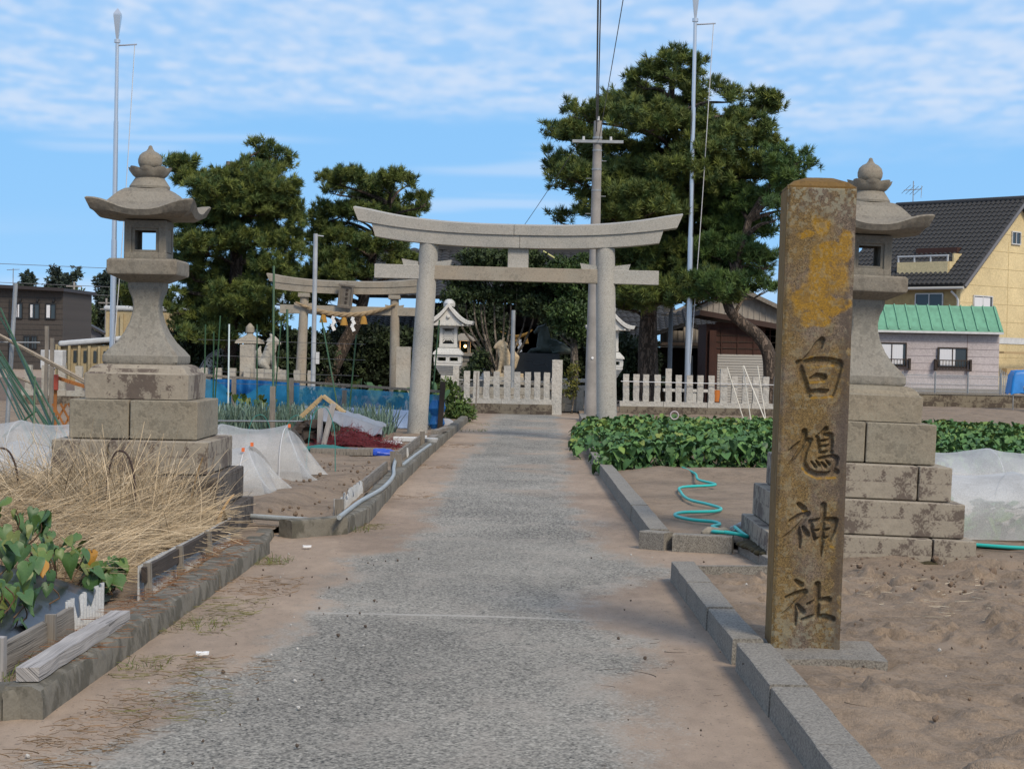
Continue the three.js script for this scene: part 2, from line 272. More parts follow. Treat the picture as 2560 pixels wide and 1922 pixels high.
function pathColor(x, z) {
  const q = fbm(x * 3.1 + 5, z * 1.7 + 9, 4) - 0.5, q2 = fbm(x * 16, z * 8, 3) - 0.5, l = lut(SANDL, z) + 0.55 * q + 0.22 * q2, r = lut(SANDR, z) + 0.5 * q + 0.2 * q2;
  const chip = vn(x * 80, z * 80), chip2 = vn(x * 140 + 40, z * 120), fine = vn(x * 300, z * 260), n = fbm(x * 1.3 + 3, z * 0.9, 4), n2 = fbm(x * 5, z * 3.2 + 60, 3);
  let e = Math.min(x - l, r - x), sandy = 1 - ss(-0.10, 0.20, e + 0.16 * (chip2 - 0.5));
  const far = ss(-15, -24, z), bar = ss(0.60, 0.72, fbm(x * 0.8 + 11, z * 1.3, 3)) * far; sandy = Math.max(sandy, bar * 0.55 * ss(0.75, 0.2, Math.abs(x + 0.35)));
  const pale = ss(0.2, 0.0, Math.abs(e - 0.10)) * ss(0.45, 0.62, n2) * 0.75 + ss(0.57, 0.72, n2 + 0.25 * (n - 0.5)) * 0.5; // dry dust between the chips
  const g = 0.215 + 0.22 * (chip - 0.5) + 0.22 * (chip2 - 0.5) + 0.14 * (fine - 0.5) + 0.14 * (n - 0.5);
  let c = [Math.max(0.03, g * 1.05), Math.max(0.03, g * 0.98), Math.max(0.028, g * 0.84)]; c = mix3(c, [0.33, 0.295, 0.25], cl(pale) * (0.35 + 0.5 * chip2));
  const jz = -10.82 + 0.03 * Math.sin(x * 2), j = ss(0.05, 0.01, Math.abs(z - jz)) * ss(-1.5, -1.2, x) * ss(0.75, 0.2, x); c = mix3(c, [0.40, 0.375, 0.335], j * 0.7 * (0.5 + n2));
  const sl = 0.95 + 0.5 * (n - 0.5) + 0.22 * (fine - 0.5) + 0.3 * (q2), wet = ss(0.54, 0.64, fbm(x * 0.9 + 77, z * 0.55 + 31, 3)); const s = mix3([0.322 * sl, 0.243 * sl, 0.178 * sl], [0.225 * sl, 0.165 * sl, 0.12 * sl], wet * 0.6);
  const grit = ss(0.86, 0.93, vn(x * 70 + 9, z * 60)) * 0.5; c = mix3(c, mix3(s, [0.09, 0.07, 0.055], grit), sandy); return c;
}
{ // the path in two lengths so that its grain stays fine near by
  const X0 = -2.75, X1 = 1.85, o = struct('path', 'worn grey asphalt path with drifts of brown sand along both kerbs', 'path');
  for (const [z0, z1, w, h] of [[-3.5, -15.5, 1536, 1536], [-15.5, -48, 768, 1024]]) {
    const t = tex(w, h, 0, 0, (u, v) => pathColor(mix(X0, X1, u), mix(z0, z1, v)));
    const g = sheet(56, 96, (u, v) => { const x = mix(X0, X1, u), z = mix(z0, z1, v); const e = Math.min(x - lut(SANDL, z), lut(SANDR, z) - x); return [x, 0.012 * ss(0.1, -0.5, e) * fbm(x * 4, z * 3, 3) + 0.006 * (fbm(x * 1.5, z * 0.7, 2) - 0.5), z]; });
    const uv = g.attributes.uv, p = g.attributes.position; for (let i = 0; i < p.count; i++) uv.setXY(i, (p.getX(i) - X0) / (X1 - X0), (p.getZ(i) - z0) / (z1 - z0));
    part(o, 'path_surface', g, mat([1, 1, 1], 0.97, { map: t, bumpMap: (() => { const b = T.grain.clone(); b.repeat.set((X1 - X0) / 0.35, Math.abs(z1 - z0) / 0.35); b.needsUpdate = true; return b; })(), bumpScale: 0.004 }));
  }
}
function bed(name, label, x0, x1, z0, z1, y, amp, m, nx, nz, extra) { // dug soil with lumps
  const g = sheet(nx, nz, (u, v) => { const x = mix(x0, x1, u), z = mix(z0, z1, v); return [x, y + amp * (fbm(x * 1.1 + 9, z * 0.8, 3) - 0.5) + amp * 0.9 * (fbm(x * 3.1, z * 3.1, 5) - 0.5) + (extra ? extra(x, z) : 0), z]; });
  return solo(name, keepN(g), m, label, 'soil', null, null, 'structure');
}
const dugL = (x, z) => 0.07 * Math.exp(-(((x + 2.75) / 0.35) ** 2)) * ss(-21, -19, z) * ss(-16.2, -17, z) + 0.03 * Math.sin(x * 9 + z * 0.4) * ss(-15.8, -16.5, z) * ss(-23, -21, z);
const clods = (x, z) => 0.10 * ss(0.60, 0.8, fbm(x * 4.5 + 2, z * 3.5, 3)) * ss(1.9, 2.6, x) * ss(-14.2, -13.2, z) * ss(-12.0, -12.6, z) + 0.05 * ss(0.58, 0.75, fbm(x * 3 + 40, z * 2.2 + 8, 3)) * ss(1.9, 2.4, x);
bed('soil_bed', 'dug garden soil beside the near mossy kerb', -14, -2.26, -4, -15.6, 0.07, 0.05, M.soil, 90, 90);
bed('soil_bed', 'dug garden soil around the torii with tunnels and onions', -46, -1.8, -15.35, -45.6, 0.07, 0.07, M.soil, 260, 260, (x, z) => dugL(x, z) + 0.03 * (fbm(x * 6, z * 6, 3) - 0.5));
const lumps = (x, z) => 0.05 * (fbm(x * 13 + 3, z * 13, 3) - 0.5) + 0.045 * ss(0.60, 0.74, fbm(x * 8.5 + 20, z * 6.5 + 2, 3)) * ss(0.45, 0.6, fbm(x * 1.3 + 9, z * 1.1, 2)) - 0.025 * ss(0.62, 0.78, fbm(x * 2.9 + 60, z * 2.4, 3));
bed('soil_bed', 'bare sandy soil around the carved shrine post', 1.1, 7.1, -3.5, -12.72, 0.07, 0.085, M.soil, 240, 300, (x, z) => clods(x, z) + lumps(x, z) * ss(1.1, 1.5, x));
bed('soil_bed', 'bare sandy soil beyond the carved shrine post', 7.1, 16, -3.5, -12.72, 0.07, 0.085, M.soil, 60, 60, clods);
bed('soil_bed', 'bare sandy soil strip beside the stepped lantern base', 1.85, 16, -12.4, -15.0, 0.045, 0.05, M.soil, 120, 30, clods);
bed('soil_bed', 'sandy soil with a hose and leafy crop rows', 0.95, 60, -14.85, -59.8, 0.06, 0.08, M.soil, 200, 200, (x, z) => 0.10 * ss(2.4, 1.2, Math.abs(z + 24.2)) * ss(0.9, 1.6, x));
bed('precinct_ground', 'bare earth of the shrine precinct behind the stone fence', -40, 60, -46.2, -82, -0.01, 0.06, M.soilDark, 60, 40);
// ================================================================ kerbs
function kerbRun(label, pts, side, w, h, len, m, rr, seed, sink = 0.05) { // blocks along a line of [x, z]; side +1: body lies to the right of travel
  const o = struct('kerb', label, 'kerb'), r = rng(seed);
  for (let i = 0; i + 1 < pts.length; i++) {
    const [ax, az] = pts[i], [bx, bz] = pts[i + 1], L = Math.hypot(bx - ax, bz - az), n = Math.max(1, Math.round(L / len)), dx = (bx - ax) / L, dz = (bz - az) / L, nx = -dz * side, nz = dx * side;
    for (let k = 0; k < n; k++) {
      const l = L / n - 0.008, c = (k + 0.5) * L / n, hh = h + (r() - 0.5) * 0.012, ww = w + (r() - 0.5) * 0.01, cell = rr > 0.02 ? 0.05 : 0.12;
      const prof = [[0, -sink], [0.006, hh - rr], [rr * 0.35, hh - rr * 0.3], [rr, hh], [ww - rr * 0.6, hh], [ww, hh - rr * 0.6], [ww, -sink]], steps = Math.max(2, Math.round(l / cell)), rings = [];
      for (let s = 0; s <= steps; s++) rings.push(prof.map(([a, b]) => { const t = (s / steps - 0.5) * l, rough = rr > 0.02 ? 0.016 : 0.005, e = rough * (fbm((c + t) * 2.6 + seed, a * 55 + b * 45, 3) - 0.5); return [t, b + (b > 0 ? e : 0), (a + e * 1.2) * side]; })); if (side < 0) rings.reverse();
      const g = creased(loft(rings), 0.7), y = Math.atan2(-dz, dx);
      
      const b = part(o, 'kerb_block', g, m); b.position.set(ax + dx * c + (r() - 0.5) * 0.008 * nx, 0, az + dz * c + (r() - 0.5) * 0.008 * nz); b.rotation.y = y + (r() - 0.5) * 0.004;
    }
  }
  return o;
}
kerbRun('old mossy kerb along the weedy garden edge with the dry grass', [[-2.09, -7.55], [-2.09, -13.85]], -1, 0.2, 0.14, 2.1, M.kerbMossy, 0.05, 1);
kerbRun('mossy kerb turning the corner at the weathered plank', [[-4.6, -7.5], [-2.25, -7.5], [-2.09, -7.62]], -1, 0.2, 0.14, 1.8, M.kerbMossy, 0.05, 2);
kerbRun('short broken kerb stub beside the black lantern steps', [[-2.16, -13.9], [-2.24, -15.1]], -1, 0.16, 0.07, 1.3, M.kerbMossy, 0.04, 3);
kerbRun('kerb with grey conduit lying along it', [[-2.08, -14.98], [-1.66, -15.45], [-1.57, -16.5], [-1.65, -20.7], [-1.69, -27.9], [-1.68, -35], [-1.67, -42.6]], -1, 0.17, 0.15, 2.0, M.kerbMossy, 0.03, 4);
kerbRun('grey block kerb passing the foot of the carved post', [[1.09, -4.4], [1.0, -9.14]], 1, 0.19, 0.15, 0.6, M.kerb, 0.018, 5);
kerbRun('six block kerb set forward between post and sandy gap', [[1.0, -9.32], [0.92, -12.72]], 1, 0.17, 0.14, 0.57, M.kerb, 0.016, 6);
kerbRun('smooth kerb beside the bed with the turquoise hose', [[0.90, -14.95], [0.70, -26.6], [0.74, -34]], 1, 0.17, 0.16, 2.4, M.kerb, 0.014, 7);
kerbRun('kerb end by the concrete utility pole', [[0.86, -38.5], [0.87, -43.6]], 1, 0.17, 0.15, 1.6, M.kerb, 0.014, 8);
kerbRun('kerb return with a round pipe mark facing the sandy gap', [[1.58, -14.68], [1.10, -14.78], [0.90, -14.92]], -1, 0.16, 0.15, 0.55, M.kerb, 0.014, 9);
part(scene.children[scene.children.length - 1], 'pipe_mark', cyl(0.035, 0.035, 0.008, 16, 1.42, 0.07, -14.705, Math.PI / 2, 0.2, 0), M.concrete);
kerbRun('thin concrete sill at the back of the sandy gap', [[0.95, -12.74], [1.95, -12.9]], -1, 0.05, 0.11, 1.1, M.concrete, 0.008, 10);
kerbRun('concrete gutter edge against the stepped lantern base', [[1.6, -14.6], [1.72, -13.2]], -1, 0.14, 0.10, 1.5, M.concrete, 0.02, 11);

// ================================================================ torii
function torii(o, p) {
  const { span, leanIn, r0, r1, hp, kTop, kHalf, sHalf, rise, kT, sT, kD, sD, nY, nT, nHalf, nD, m, mid } = p;
  for (const s of [-1, 1]) {
    const rings = []; for (let i = 0; i <= 12; i++) { const f = i / 12, y = -0.1 + f * (hp + 0.12); rings.push(circ(mix(r0, r1, f) * (1 + 0.008 * Math.sin(i * 2.3)), y, 28, s * (span / 2 - leanIn * cl(y / hp)))); }
    part(o, 'pillar', creased(loft(rings), 0.8), m);
  }
  const curve = (x) => rise * Math.pow(Math.abs(x) / kHalf, 2.6), beam = (x0, x1, yb, t, d, slantA, slantB, grow) => {
    const rings = [], N = 14; for (let i = 0; i <= N; i++) { const x = mix(x0, x1, i / N), c = curve(x), tt = t * (1 + grow * Math.pow(Math.abs(x) / kHalf, 3)); const lean = (i === 0 ? slantA : i === N ? slantB : 0), sh = (y) => x + lean * (y - yb) ; rings.push([[sh(yb), yb + c, -d / 2], [sh(yb + tt), yb + c + tt, -d / 2 - 0.02], [sh(yb + tt), yb + c + tt + d * 0.09, 0], [sh(yb + tt), yb + c + tt, d / 2 + 0.02], [sh(yb), yb + c, d / 2]]); } return creased(loft(rings), 0.35);
  };
  part(o, 'top_beam', beam(-kHalf, -0.05, kTop - kT, kT, kD, -0.42, 0, 0.35), m); part(o, 'top_beam', beam(-0.042, kHalf, kTop - kT, kT, kD, 0, 0.42, 0.35), m);
  part(o, 'second_beam', beam(-sHalf, 0.055, kTop - kT - sT - 0.006, sT, sD, -0.3, 0, 0.05), m); part(o, 'second_beam', beam(0.062, sHalf, kTop - kT - sT - 0.006, sT, sD, 0, 0.3, 0.05), m);
  const pin = span / 2 - leanIn * nY / hp;
  part(o, 'tie_beam_end', rbox(nHalf - pin, nT, nD, 0.012, -(nHalf + pin) / 2, nY, 0), m); part(o, 'tie_beam_end', rbox(nHalf - pin, nT, nD, 0.012, (nHalf + pin) / 2, nY, 0), m);
  part(o, 'tie_beam', rbox(pin * 2, nT * 0.99, nD * 0.98, 0.012, 0, nY, 0), mid || m);
  if (p.strut) part(o, 'centre_strut', rbox(p.strut[0], kTop - kT - sT - nY - nT / 2 + 0.03, nD * 0.9, 0.012, 0.03, (kTop - kT - sT + nY + nT / 2) / 2, 0), m);
  for (const s of [-1, 1]) for (const e of [-1, 1]) { const w = p.wedge[0], h = p.wedge[1], x = s * (pin - 0.01 * s) + e * (r1 + w / 2 - 0.02), rg = []; for (const [fx, fy] of [[-1, 0], [1, 0]]) rg.push(null); const g = loft([[[x - e * w / 2, nY + nT / 2, -nD * 0.42], [x + e * w * 0.5, nY + nT / 2, -nD * 0.42], [x + e * w * 0.62, nY + nT / 2 + h * 1.25, -nD * 0.42], [x - e * w / 2, nY + nT / 2 + h * 0.75, -nD * 0.42]], [[x - e * w / 2, nY + nT / 2, nD * 0.42], [x + e * w * 0.5, nY + nT / 2, nD * 0.42], [x + e * w * 0.62, nY + nT / 2 + h * 1.25, nD * 0.42], [x - e * w / 2, nY + nT / 2 + h * 0.75, nD * 0.42]]]); g.computeVertexNormals(); part(o, 'wedge', boxUV(g), m); }
}
{
  const o = thing('torii_gate', 'large pale granite torii gate standing over the asphalt path', 'torii gate', [-0.56, 0, -32.55], -0.04); o.rotation.z = -0.008;
  torii(o, { span: 3.45, leanIn: 0.13, r0: 0.185, r1: 0.172, hp: 3.5, kTop: 3.87, kHalf: 2.87, sHalf: 2.56, rise: 0.2, kT: 0.17, sT: 0.22, kD: 0.46, sD: 0.36, nY: 3.0, nT: 0.255, nHalf: 2.57, nD: 0.2, m: M.granite, mid: M.graniteStained, strut: [0.37], wedge: [0.27, 0.085] });
}
{
  const o = thing('torii_gate', 'small weathered torii gate hung with a straw rope and tassels', 'torii gate', [-5.95, 0.0, -54.5], 0); o.rotation.z = -0.004;
  torii(o, { span: 2.9, leanIn: 0.08, r0: 0.175, r1: 0.128, hp: 3.15, kTop: 3.62, kHalf: 2.42, sHalf: 2.26, rise: 0.13, kT: 0.16, sT: 0.2, kD: 0.4, sD: 0.32, nY: 2.76, nT: 0.26, nHalf: 2.1, nD: 0.18, m: M.granite2, wedge: [0.16, 0.06] });
  for (const s of [-1, 1]) part(o, 'capital', rbox(0.36, 0.13, 0.36, 0.02, s * 1.37, 3.19, 0), M.granite2);
  const pl = thing('name_plaque', 'tilted framed plaque on the small weathered torii', 'plaque', [-6.02, 3.2, -54.22]); pl.rotation.set(0.25, 0, -0.12);
  part(pl, 'board', box(0.34, 0.62, 0.04), M.wood); part(pl, 'top_rail', box(0.5, 0.06, 0.09, 0, 0.33, 0.02), M.wood); part(pl, 'bottom_rail', box(0.42, 0.08, 0.09, 0, -0.33, 0.02), M.wood);
  for (const s of [-1, 1]) part(pl, 'side_rail', box(0.06, 0.66, 0.08, s * 0.19, 0, 0.02), M.wood);
  for (let k = 0; k < 4; k++) part(pl, 'carved_letter', M2([box(0.09, 0.018, 0.012, 0.02, 0.2 - k * 0.13, 0.024), box(0.018, 0.09, 0.012, 0.02, 0.19 - k * 0.13, 0.026), box(0.07, 0.014, 0.012, 0.02, 0.16 - k * 0.13, 0.028)]), M.woodDark);
}
function strawRope(label, a, b, sag, r, m, tassels, shide, group) {
  const o = thing('straw_rope', label, 'rope', [(a[0] + b[0]) / 2, a[1], a[2]], 0, group), w = (b[0] - a[0]) / 2;
  for (let s = 0; s < 3; s++) { const pts = []; for (let i = 0; i <= 60; i++) { const t = i / 60 * 2 - 1, f = 0.35 + 0.65 * (1 - t * t), q = t * 16 + s * 2.094, y = -sag * (1 - t * t) + (b[1] - a[1]) * (t + 1) / 2; pts.push([t * w, y + r * f * 0.55 * Math.sin(q), r * f * 0.55 * Math.cos(q)]); } part(o, 'strand', tube(pts, (f) => r * 0.62 * (0.35 + 0.65 * (1 - (2 * f - 1) ** 2)), 0, 6, 1), m); }
  for (const t of tassels) { const y = -sag * (1 - t * t); part(o, 'tassel', creased(loft([circ(r * 0.55, y - r * 0.4, 14, t * w), circ(r * 0.6, y - r * 1.0, 14, t * w), circ(r * 1.0, y - r * 1.4, 14, t * w), circ(r * 1.6, y - r * 4.2, 14, t * w)]), 0.5), M.tassel); }
  for (const t of shide) { const y = -sag * (1 - t * t), g = []; for (let k = 0; k < 4; k++) { const x = t * w + (k % 2 ? 0.03 : -0.01) - k * 0.004, yy = y - r - k * 0.105; g.push(place(box(0.1, 0.12, 0.004), x, yy - 0.05, 0.05, 0, 0.2 * (k % 2 ? 1 : -1), k % 2 ? 0.45 : -0.35)); } part(o, 'paper_streamer', g, M.paper); }
  return o;
}
strawRope('thick twisted straw rope with three tassels on the small torii', [-7.55, 2.98, -54.3], [-4.5, 2.98, -54.3], 0.36, 0.075, M.rope, [-0.44, -0.03, 0.36], [-0.24, 0.15]);
strawRope('orange straw rope across the dark shrine doorway', [-1.5, 2.28, -61], [-0.42, 2.36, -61], 0.2, 0.062, M.tassel, [-0.55, 0.0, 0.62], [0.24]);

// ================================================================ stepped stone lanterns
function buildLantern(o, opt) {
  const r = rng(opt.seed), tiers = [[0.80, 0.0, 0.26, 2, opt.m[0]], [0.72, 0.26, 0.53, 1, opt.m[1]], [0.63, 0.53, 0.80, 2, opt.m[2]], [0.52, 0.80, 1.12, 2, opt.m[3]]];
  for (const [hw, y0, y1, nb, m] of tiers) {
    const h = y1 - y0 - 0.006, seam = nb === 2 ? opt.seam : 1;
    const cut = [-hw, ...(nb === 2 ? [mix(-hw, hw, hw > 0.6 ? opt.seam : 0.47)] : []), hw];
    for (let k = 0; k + 1 < cut.length; k++) { const w = cut[k + 1] - cut[k] - 0.01, g = rbox(w, h, hw * 2 + (r() - 0.5) * 0.012, 0.012, (cut[k] + cut[k + 1]) / 2, y0 + h / 2, 0); part(o, 'base_stone', g, m); }
  }
  const low = part(o, 'moulded_base', creased(loft([sq(0.42, 1.12, 0.02), sq(0.425, 1.32, 0.02), sq(0.40, 1.335, 0.02), sq(0.385, 1.365, 0.03), sq(0.35, 1.39, 0.03), sq(0.315, 1.40, 0.02)]), 0.5), opt.m[4]);
  const prof = [[0.30, 1.402], [0.31, 1.42], [0.31, 1.47], [0.27, 1.52], [0.215, 1.58], [0.165, 1.66], [0.127, 1.75], [0.108, 1.83], [0.105, 1.89], [0.115, 1.95], [0.135, 2.0], [0.145, 2.04], [0.145, 2.075]];
  part(o, 'flared_post', creased(loft(prof.map(([w, y]) => sq(w, y, Math.min(0.035, w * 0.18), 3))), 0.6), M.lanternGrey);
  part(o, 'platform', creased(loft([sq(0.15, 2.073, 0.01), sq(0.282, 2.135, 0.012), sq(0.288, 2.15, 0.012), sq(0.288, 2.245, 0.012), sq(0.27, 2.262, 0.012)]), 0.5), M.lantern);
  const fire = part(o, 'fire_box', (() => { const g = [], a = 0.172, y0 = 2.262, y1 = 2.585, t = 0.05; for (const sx of [-1, 1]) for (const sz of [-1, 1]) g.push(rbox(0.062, y1 - y0, 0.062, 0.008, sx * (a - 0.031), (y0 + y1) / 2, sz * (a - 0.031))); g.push(rbox(a * 2 - 0.004, 0.058, a * 2 - 0.004, 0.008, 0, y0 + 0.029, 0), rbox(a * 2 - 0.004, 0.07, a * 2 - 0.004, 0.008, 0, y1 - 0.035, 0)); return g; })(), M.lantern);
  for (const s of [-1, 1]) { const g = []; for (const e of [-1, 1]) g.push(box(0.022, 0.21, 0.03, e * 0.098, 2.425, s * 0.14)); g.push(box(0.172, 0.02, 0.03, 0, 2.33, s * 0.14), box(0.172, 0.02, 0.03, 0, 2.508, s * 0.14)); part(fire, 'window_frame', g, M.lantern); }
  for (const s of [-1, 1]) part(fire, 'side_panel', box(0.05, 0.19, 0.21, s * 0.14, 2.42, 0), M.lantern, null);
  // roof: square with upswept corners
  const N = 80, ring = (hw, y, up, pw) => Array.from({ length: N }, (_, i) => { const t = i / N * 2 * Math.PI, c = Math.cos(t), s = Math.sin(t), q = Math.max(Math.abs(c), Math.abs(s)), corner = Math.pow(Math.abs(Math.sin(2 * t)), pw), rad = hw / q; return [rad * c * (1 + 0.10 * corner * up * 4), y + up * corner, rad * s * (1 + 0.10 * corner * up * 4)]; });
  part(o, 'roof', creased(loft([ring(0.2, 2.592, 0, 3), ring(0.32, 2.594, 0.008, 3), ring(0.395, 2.606, 0.045, 3), ring(0.425, 2.652, 0.085, 3.6), ring(0.412, 2.664, 0.084, 3.6), ring(0.345, 2.690, 0.03, 3), ring(0.29, 2.726, 0.006, 3), ring(0.255, 2.77, 0, 3), ring(0.215, 2.812, 0, 3), ring(0.175, 2.84, 0, 3), ring(0.12, 2.855, 0, 3)]), 0.7), opt.m[5]);
  part(o, 'neck_ring', creased(loft([circ(0.165, 2.85, 24), circ(0.168, 2.868, 24), circ(0.13, 2.925, 24), circ(0.12, 2.94, 24)]), 0.5), M.lantern);
  const lot = (rr, y, a) => Array.from({ length: 32 }, (_, i) => { const t = i / 32 * 2 * Math.PI, w = 1 + a * Math.abs(Math.cos(4 * t)) ; return [rr * w * Math.cos(t), y + a * 0.1 * Math.abs(Math.cos(4 * t)), rr * w * Math.sin(t)]; });
  part(o, 'lotus_cup', creased(loft([lot(0.11, 2.935, 0), lot(0.135, 2.955, 0.05), lot(0.155, 2.99, 0.12), lot(0.158, 3.015, 0.16), lot(0.11, 3.018, 0)]), 0.6), M.lantern);
  part(o, 'finial', creased(loft([[0.05, 3.015], [0.085, 3.03], [0.098, 3.06], [0.10, 3.09], [0.09, 3.125], [0.065, 3.15], [0.035, 3.165], [0.02, 3.185], [0.014, 3.205], [0.004, 3.212]].map(([a, b]) => circ(a, b, 24))), 0.9), M.lantern);
}
{
  const a = thing('stone_lantern', 'tall stepped stone lantern standing in the dry grass', 'stone lantern', [-3.3, 0.04, -14.9], 0.02);
  buildLantern(a, { seed: 1, seam: 0.36, m: [M.tierBlack, M.tierBlack, M.tierStained, M.tierWarm, M.tierStained, M.lantern] });
  const b = thing('stone_lantern', 'tall stepped stone lantern behind the carved shrine post', 'stone lantern', [2.50, 0.0, -14.48], 0.015); b.rotation.z = -0.026;
  buildLantern(b, { seed: 2, seam: 0.79, m: [M.tierStained, M.tierStained, M.tierStained, M.tierWarm, M.tierWarm, M.lantern] });
  solo('moss', (() => { const r = rng(5), g = []; for (let i = 0; i < 46; i++) { const x = mix(1.8, 3.0, r()), s = 0.015 + 0.03 * r(); g.push(place(boxUV(new THREE.IcosahedronGeometry(s, 1).scale(1.6, 0.7, 0.8)), x, 0.055, -13.69 + 0.015 * r())); } for (let i = 0; i < 40; i++) { const t = r(); g.push(place(boxUV(new THREE.IcosahedronGeometry(0.03 + 0.03 * r(), 1).scale(1.3, 0.5, 1)), mix(1.67, 1.76, t) + (r() - 0.5) * 0.1, 0.1, mix(-14.55, -13.6, t))); } return g; })(), bumped([0.055, 0.045, 0.02], 1, T.mottle, T.rough, 0.02), 'brown moss along the foot of the stepped lantern base', 'moss', null, null, 'stuff');
}

// ================================================================ carved post
{
  const W = 0.355, H = 2.42, D = 0.33, TOP = 0.055; // metres; u from the left edge, y measured down from the shoulder
  const S = (x, y) => [(x - (62 - 0.026 * y)) / 352 * W, 0.735 + y * 0.001];
  const strokes = [
    [[262, 62, 13], [243, 92, 19], [208, 130, 10], [166, 165, 3]], [[143, 182, 12], [160, 240, 15], [178, 300, 15], [196, 350, 12]], [[160, 178, 10], [230, 166, 13], [300, 168, 15], [347, 182, 19], [336, 240, 17], [322, 300, 15], [312, 342, 11]], [[207, 260, 6], [240, 248, 13], [272, 252, 14], [262, 270, 6]], [[196, 332, 9], [250, 325, 11], [318, 328, 10]],
    [[104, 637, 7], [150, 602, 12], [190, 582, 13], [215, 577, 7]], [[178, 535, 14], [176, 570, 13], [160, 620, 11], [130, 670, 7], [96, 710, 2]], [[205, 590, 9], [182, 640, 12], [172, 690, 13], [192, 735, 14], [240, 756, 14], [300, 754, 15], [342, 738, 14], [338, 722, 6]], [[288, 518, 12], [262, 546, 8]], [[243, 560, 9], [250, 600, 9], [256, 640, 8]], [[255, 546, 7], [312, 550, 12], [316, 600, 10], [308, 636, 8]], [[262, 582, 5], [304, 575, 8]], [[262, 610, 5], [304, 604, 8]], [[254, 642, 6], [318, 636, 9]], [[254, 672, 7], [320, 657, 10], [342, 668, 13], [336, 700, 11], [322, 728, 8]], [[213, 688, 3], [237, 716, 9]], [[238, 684, 3], [256, 706, 8]], [[264, 690, 3], [287, 712, 9]], [[288, 680, 3], [306, 700, 8]],
    [[152, 912, 10], [180, 936, 14]], [[108, 1002, 7], [150, 976, 12], [198, 960, 14], [166, 1010, 10], [120, 1052, 6], [73, 1087, 2]], [[152, 1032, 9], [157, 1090, 12], [160, 1138, 4]], [[176, 1030, 8], [196, 1066, 15]], [[279, 912, 14], [276, 1000, 12], [272, 1100, 11], [269, 1175, 3]], [[213, 1000, 11], [224, 1050, 9], [236, 1092, 8]], [[222, 996, 8], [280, 985, 10], [338, 990, 16], [326, 1050, 12], [309, 1097, 8]], [[232, 1045, 5], [312, 1036, 8]], [[234, 1086, 5], [306, 1080, 8]],
    [[143, 1308, 9], [168, 1328, 14]], [[93, 1397, 7], [140, 1377, 12], [188, 1364, 14], [152, 1410, 9], [110, 1452, 5], [70, 1483, 2]], [[138, 1420, 8], [140, 1480, 12], [142, 1538, 4]], [[152, 1432, 7], [177, 1467, 15]], [[252, 1322, 14], [252, 1400, 12], [252, 1490, 12]], [[203, 1428, 7], [250, 1407, 10], [308, 1400, 16]], [[176, 1508, 7], [230, 1492, 12], [290, 1490, 15], [328, 1500, 16]],
  ].map((s, i) => s.map(([x, y, w]) => [...S(x, y), (w + 1.5) * (i < 5 ? 0.00125 : 0.0011)]));
  const bb = strokes.map((s) => [Math.min(...s.map((p) => p[0])) - 0.03, Math.max(...s.map((p) => p[0])) + 0.03, Math.min(...s.map((p) => p[1])) - 0.03, Math.max(...s.map((p) => p[1])) + 0.03]);
  const cut = (u, y) => { // how far inside a stroke, in metres
    let best = -1; strokes.forEach((s, i) => { const b = bb[i]; if (u < b[0] || u > b[1] || y < b[2] || y > b[3]) return; for (let k = 0; k + 1 < s.length; k++) { const [ax, ay, aw] = s[k], [bx, by, bw] = s[k + 1], dx = bx - ax, dy = by - ay, t = cl(((u - ax) * dx + (y - ay) * dy) / (dx * dx + dy * dy)); const d = mix(aw, bw, t) - Math.hypot(u - ax - dx * t, y - ay - dy * t); if (d > best) best = d; } }); return best;
  };
  const NX = 100, NY = 620, g = sheet(NX, NY, (a, b) => {
    const u = a * W, y = b * H, e = Math.min(u, W - u), round = 0.010 * ss(0.018, 0, e) + 0.012 * ss(0.02, 0, y), c = cut(u, y), groove = c > 0 ? Math.min(0.024, c * 4) : 0;
    const z = -round - groove + 0.004 * (fbm(u * 14, y * 14, 4) - 0.5) + 0.0016 * (vn(u * 260, y * 260) - 0.5); return [u - W / 2 + 0.003 * (fbm(y * 9, 3, 3) - 0.5) * ss(0.03, 0, e), H - y, D / 2 + z];
  });
  const uv = g.attributes.uv; { const p = g.attributes.position; for (let i = 0; i < p.count; i++) uv.setXY(i, (p.getX(i) + W / 2) / W, p.getY(i) / H); }
  const lichen = (u, y) => { // where the orange crust grows: metres on the face
    const B = (cx, cy, rx, ry) => 1 - Math.hypot((u - cx) / rx, (y - cy) / ry); let m = Math.max(B(0.19, 0.47, 0.125, 0.14), B(0.13, 0.57, 0.11, 0.09), B(0.21, 0.36, 0.10, 0.06), B(0.17, 0.21, 0.05, 0.07), B(0.08, 0.25, 0.05, 0.03), B(0.28, 0.30, 0.035, 0.14), B(0.25, 0.60, 0.10, 0.05), B(0.16, 0.66, 0.09, 0.05)); return m;
  };
  const crust = [[[165, 166], [275, 132]], [[172, 206], [325, 192]], [[190, 362], [250, 358], [318, 352]], [[206, 281], [276, 276]], [[168, 722], [194, 755], [240, 776], [336, 768]], [[176, 946], [192, 944]], [[286, 1086], [300, 1084]], [[316, 1124], [330, 1126]]].map((q) => q.map(([x, yy]) => S(x, yy))); // threads of yellow lichen seen on the face
